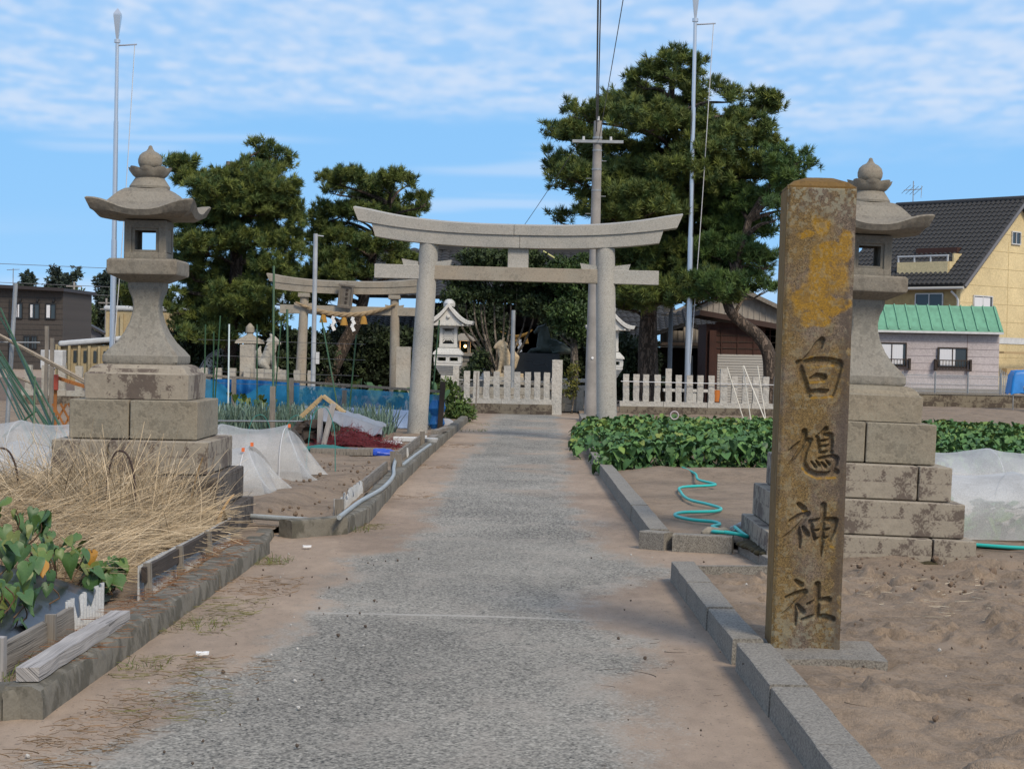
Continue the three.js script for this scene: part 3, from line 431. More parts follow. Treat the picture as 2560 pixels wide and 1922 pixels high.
  const faceTex = tex(256, 1536, 0, 0, (a, b) => {
    const u = a * W, y = (1 - b) * H, n = fbm(u * 16, y * 14, 5), f = vn(u * 420, y * 420), f2 = vn(u * 230 + 5, y * 230), g2 = fbm(u * 60, y * 60, 3), broad = fbm(u * 6 + 20, y * 4, 4);
    const l = 0.8 + 0.3 * (n - 0.5) + 0.75 * (f - 0.5) + 0.65 * (f2 - 0.5); let c = [0.165 * l, 0.125 * l, 0.092 * l];
    const olive = ss(0.24, 0.60, broad + 0.25 * (g2 - 0.5) + 0.12 * ss(0.2, 0.0, u)); c = mix3(c, [0.185 * l, 0.118 * l, 0.038 * l], 0.88 * olive);
    const wu = 0.11 * (fbm(u * 9 + 31, y * 7, 4) - 0.5), wy = 0.17 * (fbm(u * 8 + 77, y * 6 + 4, 4) - 0.5), o = lichen(u + wu, y + wy) + 0.30 * (n - 0.5) + 0.30 * (g2 - 0.5) + 0.02; c = mix3(c, [0.27 * (0.75 + 0.5 * f2), 0.145 * (0.75 + 0.5 * f2), 0.006], ss(0.0, 0.34, o) * (0.62 + 0.3 * f2));
    let d = 1; for (const q of crust) for (let k = 0; k + 1 < q.length; k++) { const dx = q[k + 1][0] - q[k][0], dy = q[k + 1][1] - q[k][1], t = cl(((u - q[k][0]) * dx + (y - q[k][1]) * dy) / (dx * dx + dy * dy)); d = Math.min(d, Math.hypot(u - q[k][0] - dx * t, y - q[k][1] - dy * t)); } c = mix3(c, [0.27, 0.15, 0.012], ss(0.009, 0.002, d + 0.008 * (g2 - 0.5)) * 0.8 * ss(0.3, 0.5, n));
    const pale = ss(0.56, 0.68, g2 + 0.35 * (n - 0.5) + 0.16 * ss(0.28, 0.0, y) + 0.10 * ss(2.0, 2.35, y)); c = mix3(c, [0.27, 0.275, 0.215], pale * (0.2 + 0.3 * ss(0.25, 0.05, y) + 0.2 * ss(2.1, 2.35, y)));
    const dark = ss(0.50, 0.66, fbm(u * 26, y * 20 + 9, 4) + 0.34 * ss(0.25, 0.35, u) * ss(0.5, 1.0, y) - 0.03); c = mix3(c, [0.055, 0.042, 0.036], dark * (0.3 + 0.4 * ss(0.27, 0.34, u))); return c;
  });
  const sideM = bumped([0.19, 0.112, 0.032], 0.95, T.weathered, T.rough, 0.01);
  const o = thing('shrine_post', 'square carved stone post with orange lichen and four incised characters', 'stone post', [1.385, 0.07, -9.47], -0.02); o.rotation.z = -0.014;
  part(o, 'carved_face', g, mat([1, 1, 1], 0.95, { map: faceTex }), 'lichen covered face with the incised characters 白鳩神社');
  const hw = W / 2, hd = D / 2, body = []; body.push(box(0.02, H - 0.02, D - 0.04, -hw + 0.011, H / 2 - 0.01, -0.012), box(0.02, H - 0.02, D - 0.04, hw - 0.011, H / 2 - 0.01, -0.012), box(W - 0.01, H - 0.02, 0.02, 0, H / 2 - 0.01, -hd + 0.01));
  part(o, 'shaft', body, sideM);
  const topR = (f, y) => sq(hw * f, y, 0.02, 2, hd * f); part(o, 'cap', warp(creased(loft([topR(0.985, H - 0.016), topR(0.98, H - 0.004), topR(0.80, H + 0.022), topR(0.4, H + 0.048), topR(0.06, H + TOP)]), 1.0), 0.006, 9, 3), bumped([0.17, 0.098, 0.026], 0.95, T.weathered, T.rough, 0.01));
  const f = thing('post_footing', 'low rough concrete footing under the carved post', 'footing', [1.42, 0, -9.28], -0.02); part(f, 'slab', place(hewn(0.66, 0.11, 0.62, 4, 0.012, 6, 0.05), 0, -0.01, 0), M.concrete);
}

// ===== stone fences
const hewnSet = []; for (let i = 0; i < 6; i++) hewnSet.push(hewn(0.155, 1, 0.155, i * 13, 0.014, 5, 0.07));
function fenceRun(label, ax, z, posts, baseX0, baseX1, beamY, postY, m, footH) {
  const o = thing('stone_fence', label, 'fence', [ax, 0, z]);
  posts.forEach(([x, h, w = 1, y = postY], i) => { const p = part(o, 'fence_post', hewnSet[i % 6], m); p.position.set(x, y, 0); p.scale.set(w, h, w); p.rotation.y = (i * 1.571) % 6.283; p.rotation.z = 0.012 * Math.sin(i * 5.1); });
  const L = baseX1 - baseX0, n = Math.max(1, Math.round(L / 1.3)); for (let k = 0; k < n; k++) part(o, 'base_beam', place(hewn(L / n - 0.012, 0.13, 0.26, k + 40, 0.006, 5, 0.1), baseX0 + (k + 0.5) * L / n, postY - 0.13, 0), m);
  part(o, 'foundation', box(L, footH + 0.1, 0.34, (baseX0 + baseX1) / 2, (postY - 0.13) - (footH + 0.1) / 2 - 0.002, 0), bumped([0.20, 0.175, 0.14], 0.95, T.stain, T.grain, 0.003));
  return o;
}
{
  const z = -46.6, s = 4500 / 46.6, wx = (zx) => zx / 3.814 / s; // metres along the fence
  const L = [[0, 0.83], [105, 0.70], [196, 0.70], [293, 0.70], [390, 0.70], [490, 0.85, 1.12], [586, 0.70], [685, 0.70], [776, 0.70], [866, 0.70]].map(([x, h, w]) => [wx(x) + 0.0, h, w || 1]);
  fenceRun('row of rough hewn stone fence posts between white lantern and big end post', -2.27, z, L, -0.12, 2.5, 0, 0.39, M.fence, 0.25);
  const e = thing('stone_pillar', 'big hewn stone pillar ending the fence beside the utility pole', 'stone pillar', [0.345, -0.02, z]); part(e, 'shaft', hewn(0.26, 1.44, 0.26, 77, 0.014, 4, 0.08), M.fence);
  const R = []; const xs = [255, 340, 422, 516, 610, 692, 785, 872, 965, 1067, 1155, 1247, 1332, 1418, 1508, 1598]; xs.forEach((x, i) => R.push([x / 3.322 / s - 0.78, i === 4 ? 0.86 : i === 9 ? 0.88 : 0.70, i === 9 ? 1.2 : 1])); 
  const fr = fenceRun('row of rough hewn stone fence posts in front of the brown garage', 2.13, z - 0.2, R, -0.15, 4.4, 0, 0.39, M.fence, 0.25);
  for (const [a, b, y] of [[-2.2, 0.3, 0.86], [2.0, 6.5, 0.90]]) solo('fence_chain', rod([a, y, z + 0.02], [b, y - 0.02, z - 0.1], 0.012, 5), M.wirePale, a < 0 ? 'pale bar threaded through the fence beside the end pillar' : 'pale bar threaded through the fence in front of the garage', 'bar');
  // far fences on the garden side
  const A = []; for (let i = 0; i < 8; i++) A.push([i * 0.42, 0.62, 1.05]); fenceRun('old stone fence posts behind the brown lattice and stakes', -12.8, -44.5, A, -0.15, 3.2, 0, 0.42, M.fenceOld, 0.3);
  const B = []; for (let i = 0; i < 5; i++) B.push([i * 0.37, 0.62, 1.05]); fenceRun('old stone fence posts behind the blue net beside the dome', -8.8, -46.5, B, -0.15, 1.6, 0, 0.42, M.fenceOld, 0.3);
  const C = []; for (let i = 0; i < 3; i++) C.push([i * 0.36, 0.6, 1]); fenceRun('old stone fence posts in front of the guardian dog', -6.75, -46.5, C, -0.15, 0.9, 0, 0.42, M.fenceOld, 0.3);
  for (const [x, y, l] of [[-7.73, 1.68, 'tall hewn stone pillar beside the guardian dog'], [-3.66, 1.70, 'tall hewn stone pillar beside the small torii leg']]) { const e2 = thing('stone_pillar', l, 'stone pillar', [x, -0.02, -46.8]); part(e2, 'shaft', hewn(0.36, y, 0.3, Math.round(x * 7), 0.016, 4, 0.09), M.fenceOld); }
}

// ================================================================ white gabled lanterns
{
  const build = (o) => {
    const m = M.white; part(o, 'post', creased(loft([sq(0.27, -0.05, 0.02), sq(0.21, 0.25, 0.02), sq(0.19, 0.6, 0.02), sq(0.185, 1.0, 0.02)]), 0.5), m);
    const br = part(o, 'bracket', creased(loft([sq(0.21, 1.0, 0.01), sq(0.29, 1.14, 0.01), sq(0.36, 1.24, 0.01), sq(0.36, 1.28, 0.01)]), 0.4), m);
    for (let k = 0; k < 4; k++) { part(br, 'bracket_rib', box(0.66 - k * 0.05, 0.018, 0.02, 0, 1.235 - k * 0.045, 0.375 - k * 0.035), m); }
    part(o, 'rail_box', [rbox(0.72, 0.07, 0.72, 0.012, 0, 1.32, 0), rbox(0.72, 0.07, 0.72, 0.012, 0, 1.485, 0), ...[-0.32, 0, 0.32].flatMap((a) => [rbox(0.1, 0.12, 0.1, 0.008, a, 1.40, 0.3), rbox(0.1, 0.12, 0.1, 0.008, a, 1.40, -0.3)])], m);
    part(o, 'sloped_shelf', creased(loft([sq(0.40, 1.52, 0.01), sq(0.39, 1.57, 0.01), sq(0.27, 1.70, 0.01)]), 0.4), m);
    const bx = part(o, 'light_box', [rbox(0.48, 0.1, 0.48, 0.01, 0, 1.76, 0), rbox(0.50, 0.12, 0.50, 0.01, 0, 2.28, 0), ...[-1, 1].flatMap((a) => [-1, 1].map((b) => rbox(0.085, 0.5, 0.085, 0.008, a * 0.19, 2.02, b * 0.19)))], m);
    for (const s of [-1, 1]) part(bx, 'side_panel', box(0.03, 0.44, 0.3, s * 0.2, 2.02, 0), m); part(bx, 'back_panel', box(0.3, 0.44, 0.03, 0, 2.02, -0.2), m);
    const lat = []; for (let k = -3; k <= 3; k++) for (const s of [-1, 1]) { const L = 0.42 - Math.abs(k) * 0.035; lat.push(box(0.03, Math.max(0.1, L - Math.abs(k) * 0.06), 0.06, k * 0.062, 2.02, 0.195 + s * 0.0016, 0, 0, s * 0.7)); } part(bx, 'lattice', lat, m);
    const half = 0.66, depth = 0.5, rr = []; const prof = (t) => { const x = Math.abs(t); return 2.36 + 0.52 * Math.pow(1 - x, 1.75) + 0.05 * x * x; };
    const gable = []; for (let i = 0; i <= 24; i++) { const t = i / 12 - 1; gable.push([t * half, prof(t)]); }
    const sh = new THREE.Shape(); gable.forEach(([x, y], i) => (i ? sh.lineTo(x, y) : sh.moveTo(x, y))); for (let i = 24; i >= 0; i--) { const [x, y] = gable[i]; sh.lineTo(x * 0.95, Math.max(2.335, y - 0.09)); }
    part(o, 'roof', boxUV(new THREE.ExtrudeGeometry(sh, { depth: depth * 2, bevelEnabled: true, bevelSize: 0.012, bevelThickness: 0.012, bevelSegments: 1 }).translate(0, 0, -depth)), m);
    const pd = new THREE.Shape(); pd.moveTo(-half * 0.9, 2.35); for (let i = 1; i < 24; i++) { const t = i / 12 - 1; pd.lineTo(t * half * 0.92, prof(t) - 0.12); } pd.lineTo(half * 0.9, 2.35);
    const ped = part(o, 'gable_panel', boxUV(new THREE.ExtrudeGeometry(pd, { depth: 0.86, bevelEnabled: false }).translate(0, 0, -0.43)), m); part(ped, 'boss', place(boxUV(new THREE.SphereGeometry(0.06, 12, 8)), 0, 2.52, 0.43), m);
    for (let k = 0; k < 9; k++) part(o, 'rafter_end', box(0.05, 0.045, 0.06, -0.52 + k * 0.13, 2.315, 0.45), m);
    part(o, 'ridge_crest', creased(loft([circ(0.15, 2.80, 16), circ(0.16, 2.88, 16), circ(0.12, 2.96, 16), circ(0.06, 3.0, 16)].map((q) => q.map(([x, y, z]) => [x, y, z * 3.0]))), 0.8), m);
  };
  const a = thing('white_lantern', 'white stone lantern with curled gable roof beside the fence end post', 'stone lantern', [-2.52, 0, -47.3]); build(a); a.scale.setScalar(0.985);
  const b = a.clone(); b.name = numbered('white_lantern'); b.position.set(1.72, 0, -47.6); b.scale.setScalar(0.97); tag(b, 'white stone lantern with curled gable roof behind the concrete utility pole', 'stone lantern'); scene.add(b);
}
// ================================================================ trees
const PAD_C = [3.12, -53, [[0.44,9.7,0.82,0.41],[-0.37,9.49,0.55,0.38],[1.26,9.45,0.48,0.41],[2.01,9.12,0.41,0.48],[0.32,8.96,1.09,0.48],[-0.9,8.94,0.61,0.41],[1.68,8.51,0.68,0.41],[2.9,8.8,0.61,0.38],[3.17,8.87,0.41,0.25],[-1.17,8.59,0.55,0.34],[-1.97,8.31,0.68,0.25],[-2.72,8.09,0.41,0.22],[-2.24,8.03,0.68,0.25],[-0.34,8.06,0.95,0.41],[0.75,7.95,1.09,0.55],[2.51,7.98,0.82,0.38],[3.06,7.72,0.55,0.27],[-1.55,7.5,0.82,0.35],[-0.19,7.25,1.09,0.38],[1.44,7.28,0.95,0.41],[2.39,7.03,0.82,0.33],[-2.49,7.08,0.68,0.3],[-3.04,7.27,0.27,0.19],[-2.07,6.54,0.82,0.3],[-0.85,6.56,1.09,0.35],[-2.69,6.53,0.34,0.25],[2.8,6.9,0.82,0.33],[0.52,6.04,1.23,0.41],[2.01,6.21,1.23,0.41],[-1.11,5.88,0.95,0.41],[-1.92,5.73,0.55,0.35],[-0.14,5.22,1.23,0.46],[1.49,5.25,1.09,0.49],[-2.66,5.51,0.22,0.16],[-0.26,4.13,0.95,0.49],[0.97,4.02,1.09,0.49],[0.58,3.33,0.82,0.35],[-0.1,3.32,0.68,0.35],[-0.65,3.58,0.55,0.3],[-0.81,4.39,0.55,0.35],[-0.96,5.07,0.55,0.41],[0.15,4.41,1.36,0.6],[1.25,3.34,1.04,0.49],[-0.43,5.76,1.23,0.52],[0.54,4.96,1.36,0.55],[-0.24,3.18,0.82,0.41],[-0.85,3.1,0.55,0.3],[0.78,6.59,1.23,0.49],[-0.45,6.84,0.82,0.41],[1.84,7.7,0.68,0.35]]];
const PAD_Dd = [6.34, -50.5, [[0.21,6.99,0.65,0.31],[0.72,6.87,0.32,0.16],[0.35,6.41,0.58,0.29],[-0.29,5.88,0.65,0.34],[-0.66,5.1,0.78,0.44],[-0.15,5.5,0.39,0.34],[-1.15,4.19,1.04,0.52],[-0.25,4.33,0.52,0.47],[-1.65,3.4,0.78,0.36],[-0.49,3.49,0.58,0.42],[-1.05,5.35,0.78,0.39],[-0.94,6.0,0.78,0.34],[0.36,5.89,0.32,0.23],[-1.42,4.57,0.78,0.44]]];
const PAD_A = [-9.97, -57, [[-1.6,7.12,0.53,0.21],[-1.82,7.23,0.38,0.18],[-1.23,6.76,0.66,0.18],[1.04,7.75,0.44,0.26],[0.81,8.01,0.29,0.21],[1.26,7.54,0.41,0.23],[0.61,7.23,0.53,0.26],[0.54,6.72,0.97,0.26],[1.42,6.96,0.47,0.23],[1.28,6.37,0.97,0.29],[-0.04,6.27,1.11,0.26],[2.03,6.01,0.32,0.26],[-0.92,6.11,0.67,0.21],[0.85,5.85,1.26,0.32],[-0.32,5.53,0.97,0.29],[-1.05,5.37,0.73,0.32],[1.74,5.42,0.76,0.38],[-1.34,4.63,0.66,0.32],[-0.6,4.65,0.97,0.35],[0.87,4.82,1.11,0.38],[2.05,4.7,0.47,0.38],[-1.03,3.9,0.82,0.44],[0.3,3.93,1.11,0.44],[1.47,4.1,0.82,0.38],[-0.72,3.03,1.11,0.5],[0.61,3.05,1.11,0.5],[1.49,3.22,0.59,0.44],[-1.15,2.29,0.82,0.44],[0.03,2.31,1.11,0.44],[1.06,2.48,0.59,0.38],[-1.46,3.46,0.48,0.44],[-1.68,2.86,0.35,0.38],[-0.55,1.83,0.82,0.26],[-2.79,3.58,0.44,0.32],[-3.08,3.13,0.59,0.44]]];
const PAD_B = [-7.39, -61, [[0.53,7.14,0.82,0.22],[0.13,7.01,0.44,0.19],[1.39,7.0,0.72,0.25],[2.18,7.01,0.66,0.38],[2.56,7.33,0.35,0.19],[1.08,6.68,0.88,0.28],[2.5,6.39,0.75,0.31],[3.13,6.48,0.28,0.19],[0.15,6.03,0.66,0.25],[1.1,6.05,0.88,0.25],[2.2,5.99,0.72,0.25],[0.0,5.56,0.6,0.28],[0.48,5.26,0.88,0.28],[0.18,4.62,0.66,0.31],[-0.12,3.99,0.6,0.38],[0.81,4.64,0.72,0.28],[1.9,4.97,0.88,0.22],[2.54,4.67,0.6,0.2],[0.66,4.0,1.04,0.28],[-0.27,3.36,0.6,0.41],[-0.13,4.46,0.6,0.47],[2.31,4.19,0.6,0.19],[-1.07,3.81,0.72,0.41],[-0.46,4.92,0.44,0.35],[-0.66,3.04,0.63,0.41]]];
const PAD_E = [-1.25, -51, [[-1.09,3.67,0.55,0.34],[-0.31,3.85,0.73,0.34],[0.61,3.76,0.73,0.34],[1.27,3.48,0.6,0.39],[-0.56,3.21,0.58,0.24],[0.23,3.18,0.6,0.29],[1.02,2.9,0.6,0.31],[-1.28,3.15,0.39,0.21],[0.47,4.23,0.79,0.29],[-0.58,4.21,0.66,0.26]]];
const PAD_F = [0.83, -50.3, [[-0.43,3.7,0.6,0.47],[-0.03,3.19,0.54,0.52],[-0.28,2.54,0.6,0.47],[0.14,2.22,0.34,0.41],[-0.52,2.04,0.28,0.21],[0.08,3.84,0.39,0.52]]];
const tuftGeo = (() => { const r = rng(3), pos = [], nor = []; for (let i = 0; i < 34; i++) { const t = r() * 6.283, el = mix(-0.15, 1.45, Math.pow(r(), 0.8)), d = V(Math.cos(t) * Math.cos(el), Math.sin(el), Math.sin(t) * Math.cos(el)), s = d.clone().cross(V(r() - 0.5, r() - 0.5, r() - 0.5)).normalize().multiplyScalar(0.0085), L = 0.13 + 0.07 * r(), b = V(0, r() * 0.09, 0), e = b.clone().addScaledVector(d, L), m = b.clone().addScaledVector(d, L * 0.55); for (const q of [b.clone().sub(s.clone().multiplyScalar(0.5)), b.clone().add(s.clone().multiplyScalar(0.5)), m.clone().add(s), b.clone().sub(s.clone().multiplyScalar(0.5)), m.clone().add(s), m.clone().sub(s), m.clone().sub(s), m.clone().add(s), e]) pos.push(q.x, q.y, q.z); } const g = new THREE.BufferGeometry(); g.setAttribute('position', new THREE.Float32BufferAttribute(pos, 3)); g.computeVertexNormals(); return boxUV(g); })();
const needleM = mat([1, 1, 1], 0.7);
const leafM = mat([1, 1, 1], 0.7);
function pine(name, label, P, trunk, tr, o2 = {}) {
  const [bx, bz, pads] = P, o = thing(name, label, 'tree', [bx, 0, bz], 0, o2.group), r = rng(o2.seed || 7), dens = (o2.dens || 62) * 1.25, rad = o2.depth || 2.6;
  part(o, 'trunk', tube(trunk, (f) => mix(tr[0], tr[1], Math.pow(f, 0.8)), 0, 10, 6), M.bark);
  const tp = new THREE.CatmullRomCurve3(trunk.map((p) => V(...p))), list = [], cols = [], c = new THREE.Color(), br = [];
  for (const [x, y, rx, ry0] of pads) {
    const ry = ry0 * 1.25, ex = Math.abs(x - (o2.cx || 0)) / (o2.R || 3.2), dz = (r() - 0.5) * 2 * rad * Math.sqrt(Math.max(0.05, 1 - ex * ex)), rz = rx * 0.9;
    let best = 0, bd = 1e9; for (let i = 0; i <= 40; i++) { const q = tp.getPoint(i / 40), d = Math.hypot(q.x - x, (q.y - y + 0.5) * 1.6, q.z - dz) + (q.y > y - 0.05 ? 1 : 0); if (d < bd) { bd = d; best = i / 40; } }
    const q = tp.getPoint(best), mid = [mix(q.x, x, 0.5), mix(q.y, y, 0.5) + 0.12 * (r() - 0.3), mix(q.z, dz, 0.5)];
    br.push(tube([[q.x, q.y, q.z], mid, [x, y - ry * 0.5, dz]], 0.055 + 0.018 * Math.min(bd, 3), 0.02, 5, 4));
    for (let k = 0; k < 4; k++) { const a = r() * 6.283; br.push(tube([[x, y - ry * 0.5, dz], [x + rx * 0.75 * Math.cos(a), y - ry * 0.1 + 0.1 * r(), dz + rz * 0.75 * Math.sin(a)]], 0.018, 0.008, 4, 1)); }
    const nc = Math.max(3, Math.round(rx * rz * 40 * (0.7 + ry)));
    for (let q2 = 0; q2 < nc; q2++) { // each pad is a set of upturned clumps
      const a = r() * 6.283, s = Math.sqrt(r()), hh = mix(-0.8, 1, r()) * Math.sqrt(Math.max(0.05, 1 - s * s * 0.8)), cx = x + rx * s * Math.cos(a), cy = y + ry * hh, cz = dz + rz * s * Math.sin(a), cr = 0.15 + 0.16 * r(), nt = Math.round(o2.per || 9);
      for (let k = 0; k < nt; k++) {
      const b1 = r() * 6.283, s1 = Math.sqrt(r()) * cr;
      list.push(mtx(cx + s1 * Math.cos(b1), cy + (r() - 0.25) * cr * 0.9, cz + s1 * Math.sin(b1), (r() - 0.5) * 0.7 + 0.9 * Math.sin(b1) * s1 / cr, r() * 6.283, (r() - 0.5) * 0.7 - 0.9 * Math.cos(b1) * s1 / cr, 0.8 + 0.5 * r(), 0.95 + 0.65 * r()));
      const w = r(), v = 0.75 + 0.55 * r(), A = o2.a || [0.034, 0.072, 0.018], B = o2.b || [0.135, 0.160, 0.026]; cols.push(c.clone().setRGB(mix(A[0], B[0], w) * v, mix(A[1], B[1], w) * v, mix(A[2], B[2], w) * v));
    } }
  }
  part(o, 'branches', br, M.bark); scatter(o, 'crown', tuftGeo, needleM, list, cols); return o;
}
pine('pine_tree', 'biggest pine with a broad layered crown behind the right torii pillar'.replace('right ', 'pale '), PAD_C, [[0, -0.1, 0], [-0.08, 2.2, 0], [-0.04, 3.3, 0.1], [0.26, 5.2, 0], [0.6, 7.5, 0], [0.44, 9.6, 0]], [0.36, 0.07], { seed: 2, cx: 0.1, R: 3.3, depth: 2.8, dens: 66, group: 'pines of the shrine' });
pine('pine_tree', 'fresh green pine on a bent curving trunk beside the brown garage', PAD_Dd, [[0.05, -0.1, 0], [0.02, 1.04, 0], [-0.08, 1.75, 0], [-0.37, 2.2, 0], [-0.83, 2.56, 0], [-1.17, 2.9, 0], [-1.27, 3.5, 0], [-0.94, 4.32, 0], [-0.7, 5.4, 0]], [0.24, 0.1], { seed: 5, cx: -0.6, R: 1.9, depth: 1.5, a: [0.03, 0.074, 0.018], b: [0.09, 0.142, 0.024], group: 'pines of the shrine' });
pine('pine_tree', 'pine with a sawn off top rising behind the lantern in the dry grass', PAD_A, [[0, -0.1, 0], [0.03, 2.3, 0], [0.14, 4.36, 0], [0.01, 5.97, 0], [-0.1, 7.23, 0]], [0.25, 0.15], { seed: 3, cx: 0.1, R: 2.2, depth: 1.7, dens: 70, group: 'pines of the shrine' });
part(scene.children[scene.children.length - 1], 'cut_limb', [tube([[-0.1, 7.0, 0], [-0.4, 7.05, 0.05]], 0.12, 0.11, 8, 1), tube([[-0.13, 7.15, 0.0], [-0.11, 7.45, 0]], 0.14, 0.13, 8, 1)], M.barkGrey);
pine('pine_tree', 'leaning pine whose slanted trunk passes behind the small torii', PAD_B, [[-0.1, -0.1, 0], [0.02, 0.5, 0], [0.55, 1.65, 0], [1.08, 2.76, 0], [1.37, 4.0, 0], [1.58, 5.1, 0], [2.03, 6.5, 0]], [0.34, 0.1], { seed: 4, cx: 1, R: 2.4, depth: 1.7, dens: 66, group: 'pines of the shrine' });

// broad-leaved evergreens
const sprig = (() => { const r = rng(8), pos = []; for (let i = 0; i < 9; i++) { const t = r() * 6.283, el = mix(-0.3, 1.3, r()), d = V(Math.cos(t) * Math.cos(el), Math.sin(el), Math.sin(t) * Math.cos(el)), s = d.clone().cross(V(0, 1, 0.3)).normalize().multiplyScalar(0.024), b = d.clone().multiplyScalar(0.03), m = d.clone().multiplyScalar(0.09), e = d.clone().multiplyScalar(0.15); m.y += 0.012; for (const q of [b, m.clone().add(s), m.clone().sub(s), m.clone().sub(s), m.clone().add(s), e]) pos.push(q.x, q.y, q.z); } const g = new THREE.BufferGeometry(); g.setAttribute('position', new THREE.Float32BufferAttribute(pos, 3)); g.computeVertexNormals(); return boxUV(g); })();
function leafy(o, pads, seed, dens, A, B, scale = 1, depth = 0.9) {
  const r = rng(seed), list = [], cols = [], c = new THREE.Color();
  for (const [x, y, rx, ry, dzz] of pads) { const dz = dzz !== undefined ? dzz : (r() - 0.5) * depth, n = Math.round(dens * rx * rx * 4 * (0.5 + ry)); for (let k = 0; k < n; k++) { const a = r() * 6.283, u = r() * 2 - 1, q = Math.pow(r(), 0.4), s = Math.sqrt(1 - u * u) * q, lump = 0.75 + 0.55 * fbm(x * 4 + s * Math.cos(a) * 3, y * 4 + u * 3 + 7, 2); list.push(mtx(x + rx * s * lump * Math.cos(a), y + ry * u * q * lump, dz + rx * s * lump * Math.sin(a), r() * 2 - 1, r() * 6.283, r() * 2 - 1, scale * (0.7 + 0.6 * r()))); const w = r(), v = 0.7 + 0.6 * r(); cols.push(c.clone().setRGB(mix(A[0], B[0], w) * v, mix(A[1], B[1], w) * v, mix(A[2], B[2], w) * v)); } }
  return scatter(o, 'crown', sprig, leafM, list, cols);
}
{
  const o = thing('evergreen_tree', 'evergreen with many bare fanned stems seen through the torii', 'tree', [PAD_E[0], 0, -51], 0, 'evergreens behind the fence');
  const tips = [[-1.3, 2.9], [-1.05, 3.2], [-0.8, 3.3], [-0.5, 3.2], [-0.2, 3.3], [0.1, 3.2], [0.45, 3.2], [0.75, 3.0], [1.0, 2.9], [0.3, 3.5], [-0.6, 3.6]], r = rng(6), g = [];
  part(o, 'trunk', tube([[0, -0.05, 0], [-0.05, 0.6, 0], [0, 1.15, 0]], 0.13, 0.09, 8, 4), M.barkGrey);
  tips.forEach(([x, y], i) => g.push(tube([[i % 2 ? 0 : -0.1, 0.55 + 0.06 * i, 0], [x * 0.45, 1.5 + 0.1 * r(), (r() - 0.5) * 0.3], [x * 0.85, 2.3, (r() - 0.5) * 0.5], [x, y + 0.2, (r() - 0.5) * 0.6]], 0.055, 0.015, 5, 5)));
  part(o, 'branches', g, M.barkGrey); leafy(o, PAD_E[2].concat([[-0.5, 1.3, 0.3, 0.35], [-0.9, 0.9, 0.25, 0.3], [0.1, 1.9, 0.25, 0.2]]), 12, 330, [0.018, 0.036, 0.012], [0.045, 0.07, 0.016]);
  const f = thing('evergreen_tree', 'dense leafy evergreen on one straight trunk beside the horse statue', 'tree', [PAD_F[0], 0, -50.3], 0, 'evergreens behind the fence');
  part(f, 'trunk', tube([[0, -0.05, 0], [0.02, 1.0, 0], [0.0, 1.85, 0], [-0.06, 2.6, 0]], 0.13, 0.08, 8, 4), M.barkGrey); part(f, 'branches', [tube([[0, 1.75, 0], [-0.25, 1.95, 0], [-0.45, 2.2, 0]], 0.05, 0.02, 5, 3), tube([[0, 1.9, 0], [0.15, 2.3, 0], [0.2, 2.7, 0]], 0.05, 0.02, 5, 3)], M.barkGrey);
  leafy(f, PAD_F[2].filter((p) => p[1] > 2.1).map((p) => [p[0] + 0.1, p[1] + 0.05, p[2], p[3]]), 13, 420, [0.02, 0.045, 0.012], [0.05, 0.09, 0.016]);
  const y = thing('shrub', 'yellowish shrub growing between the end pillar and the pole', 'shrub', [0.75, 0, -47.4], 0, 'shrubs near the fence'); part(y, 'stems', [tube([[0, 0, 0], [0.05, 0.5, 0], [0, 1.0, 0]], 0.03, 0.01, 5, 3)], M.barkGrey); leafy(y, [[0, 0.75, 0.2, 0.4, 0], [0.02, 1.15, 0.14, 0.2, 0]], 14, 420, [0.05, 0.07, 0.012], [0.16, 0.15, 0.02], 0.8);
  // dark evergreen shrubs behind the small torii and at the fence
  [[-9.9, -57.5, 1.0, 1.1, 'dark evergreen shrub behind the white dome'], [-8.2, -59, 1.2, 1.5, 'tall dark evergreen shrub beside the guardian dog'], [-6.3, -63, 1.3, 1.7, 'dark evergreen shrub framed by the small torii'], [-4.6, -63.5, 1.2, 1.6, 'dark evergreen shrub beside the plank hall'], [-2.6, -64, 1.3, 2.3, 'dark evergreen shrub behind the white lantern'], [2.6, -57, 1.0, 1.5, 'dark evergreen shrub behind the utility pole'], [-11.8, -58, 1.1, 1.4, 'dark evergreen shrub beside the beige building'], [1.3, -63.5, 1.3, 2.4, 'dark evergreen shrub beside the shrine doorway']].forEach(([x, z, w, h, l], i) => { const s = thing('shrub', l, 'shrub', [x, 0, z], 0, 'shrubs near the fence'); part(s, 'stems', [tube([[0, 0, 0], [0.1, h * 0.6, 0], [0, h, 0]], 0.07, 0.02, 5, 3), tube([[0, 0, 0], [-0.3, h * 0.6, 0.1], [-0.4, h, 0]], 0.05, 0.02, 5, 3)], M.barkGrey); leafy(s, [[0, h * 0.6, w, h * 0.6, 0], [0.4 * w, h * 1.0, w * 0.7, h * 0.45, 0.2], [-0.4 * w, h * 1.1, w * 0.7, h * 0.4, -0.2]], 20 + i, 150, [0.012, 0.024, 0.009], [0.032, 0.05, 0.013], 1.5); });
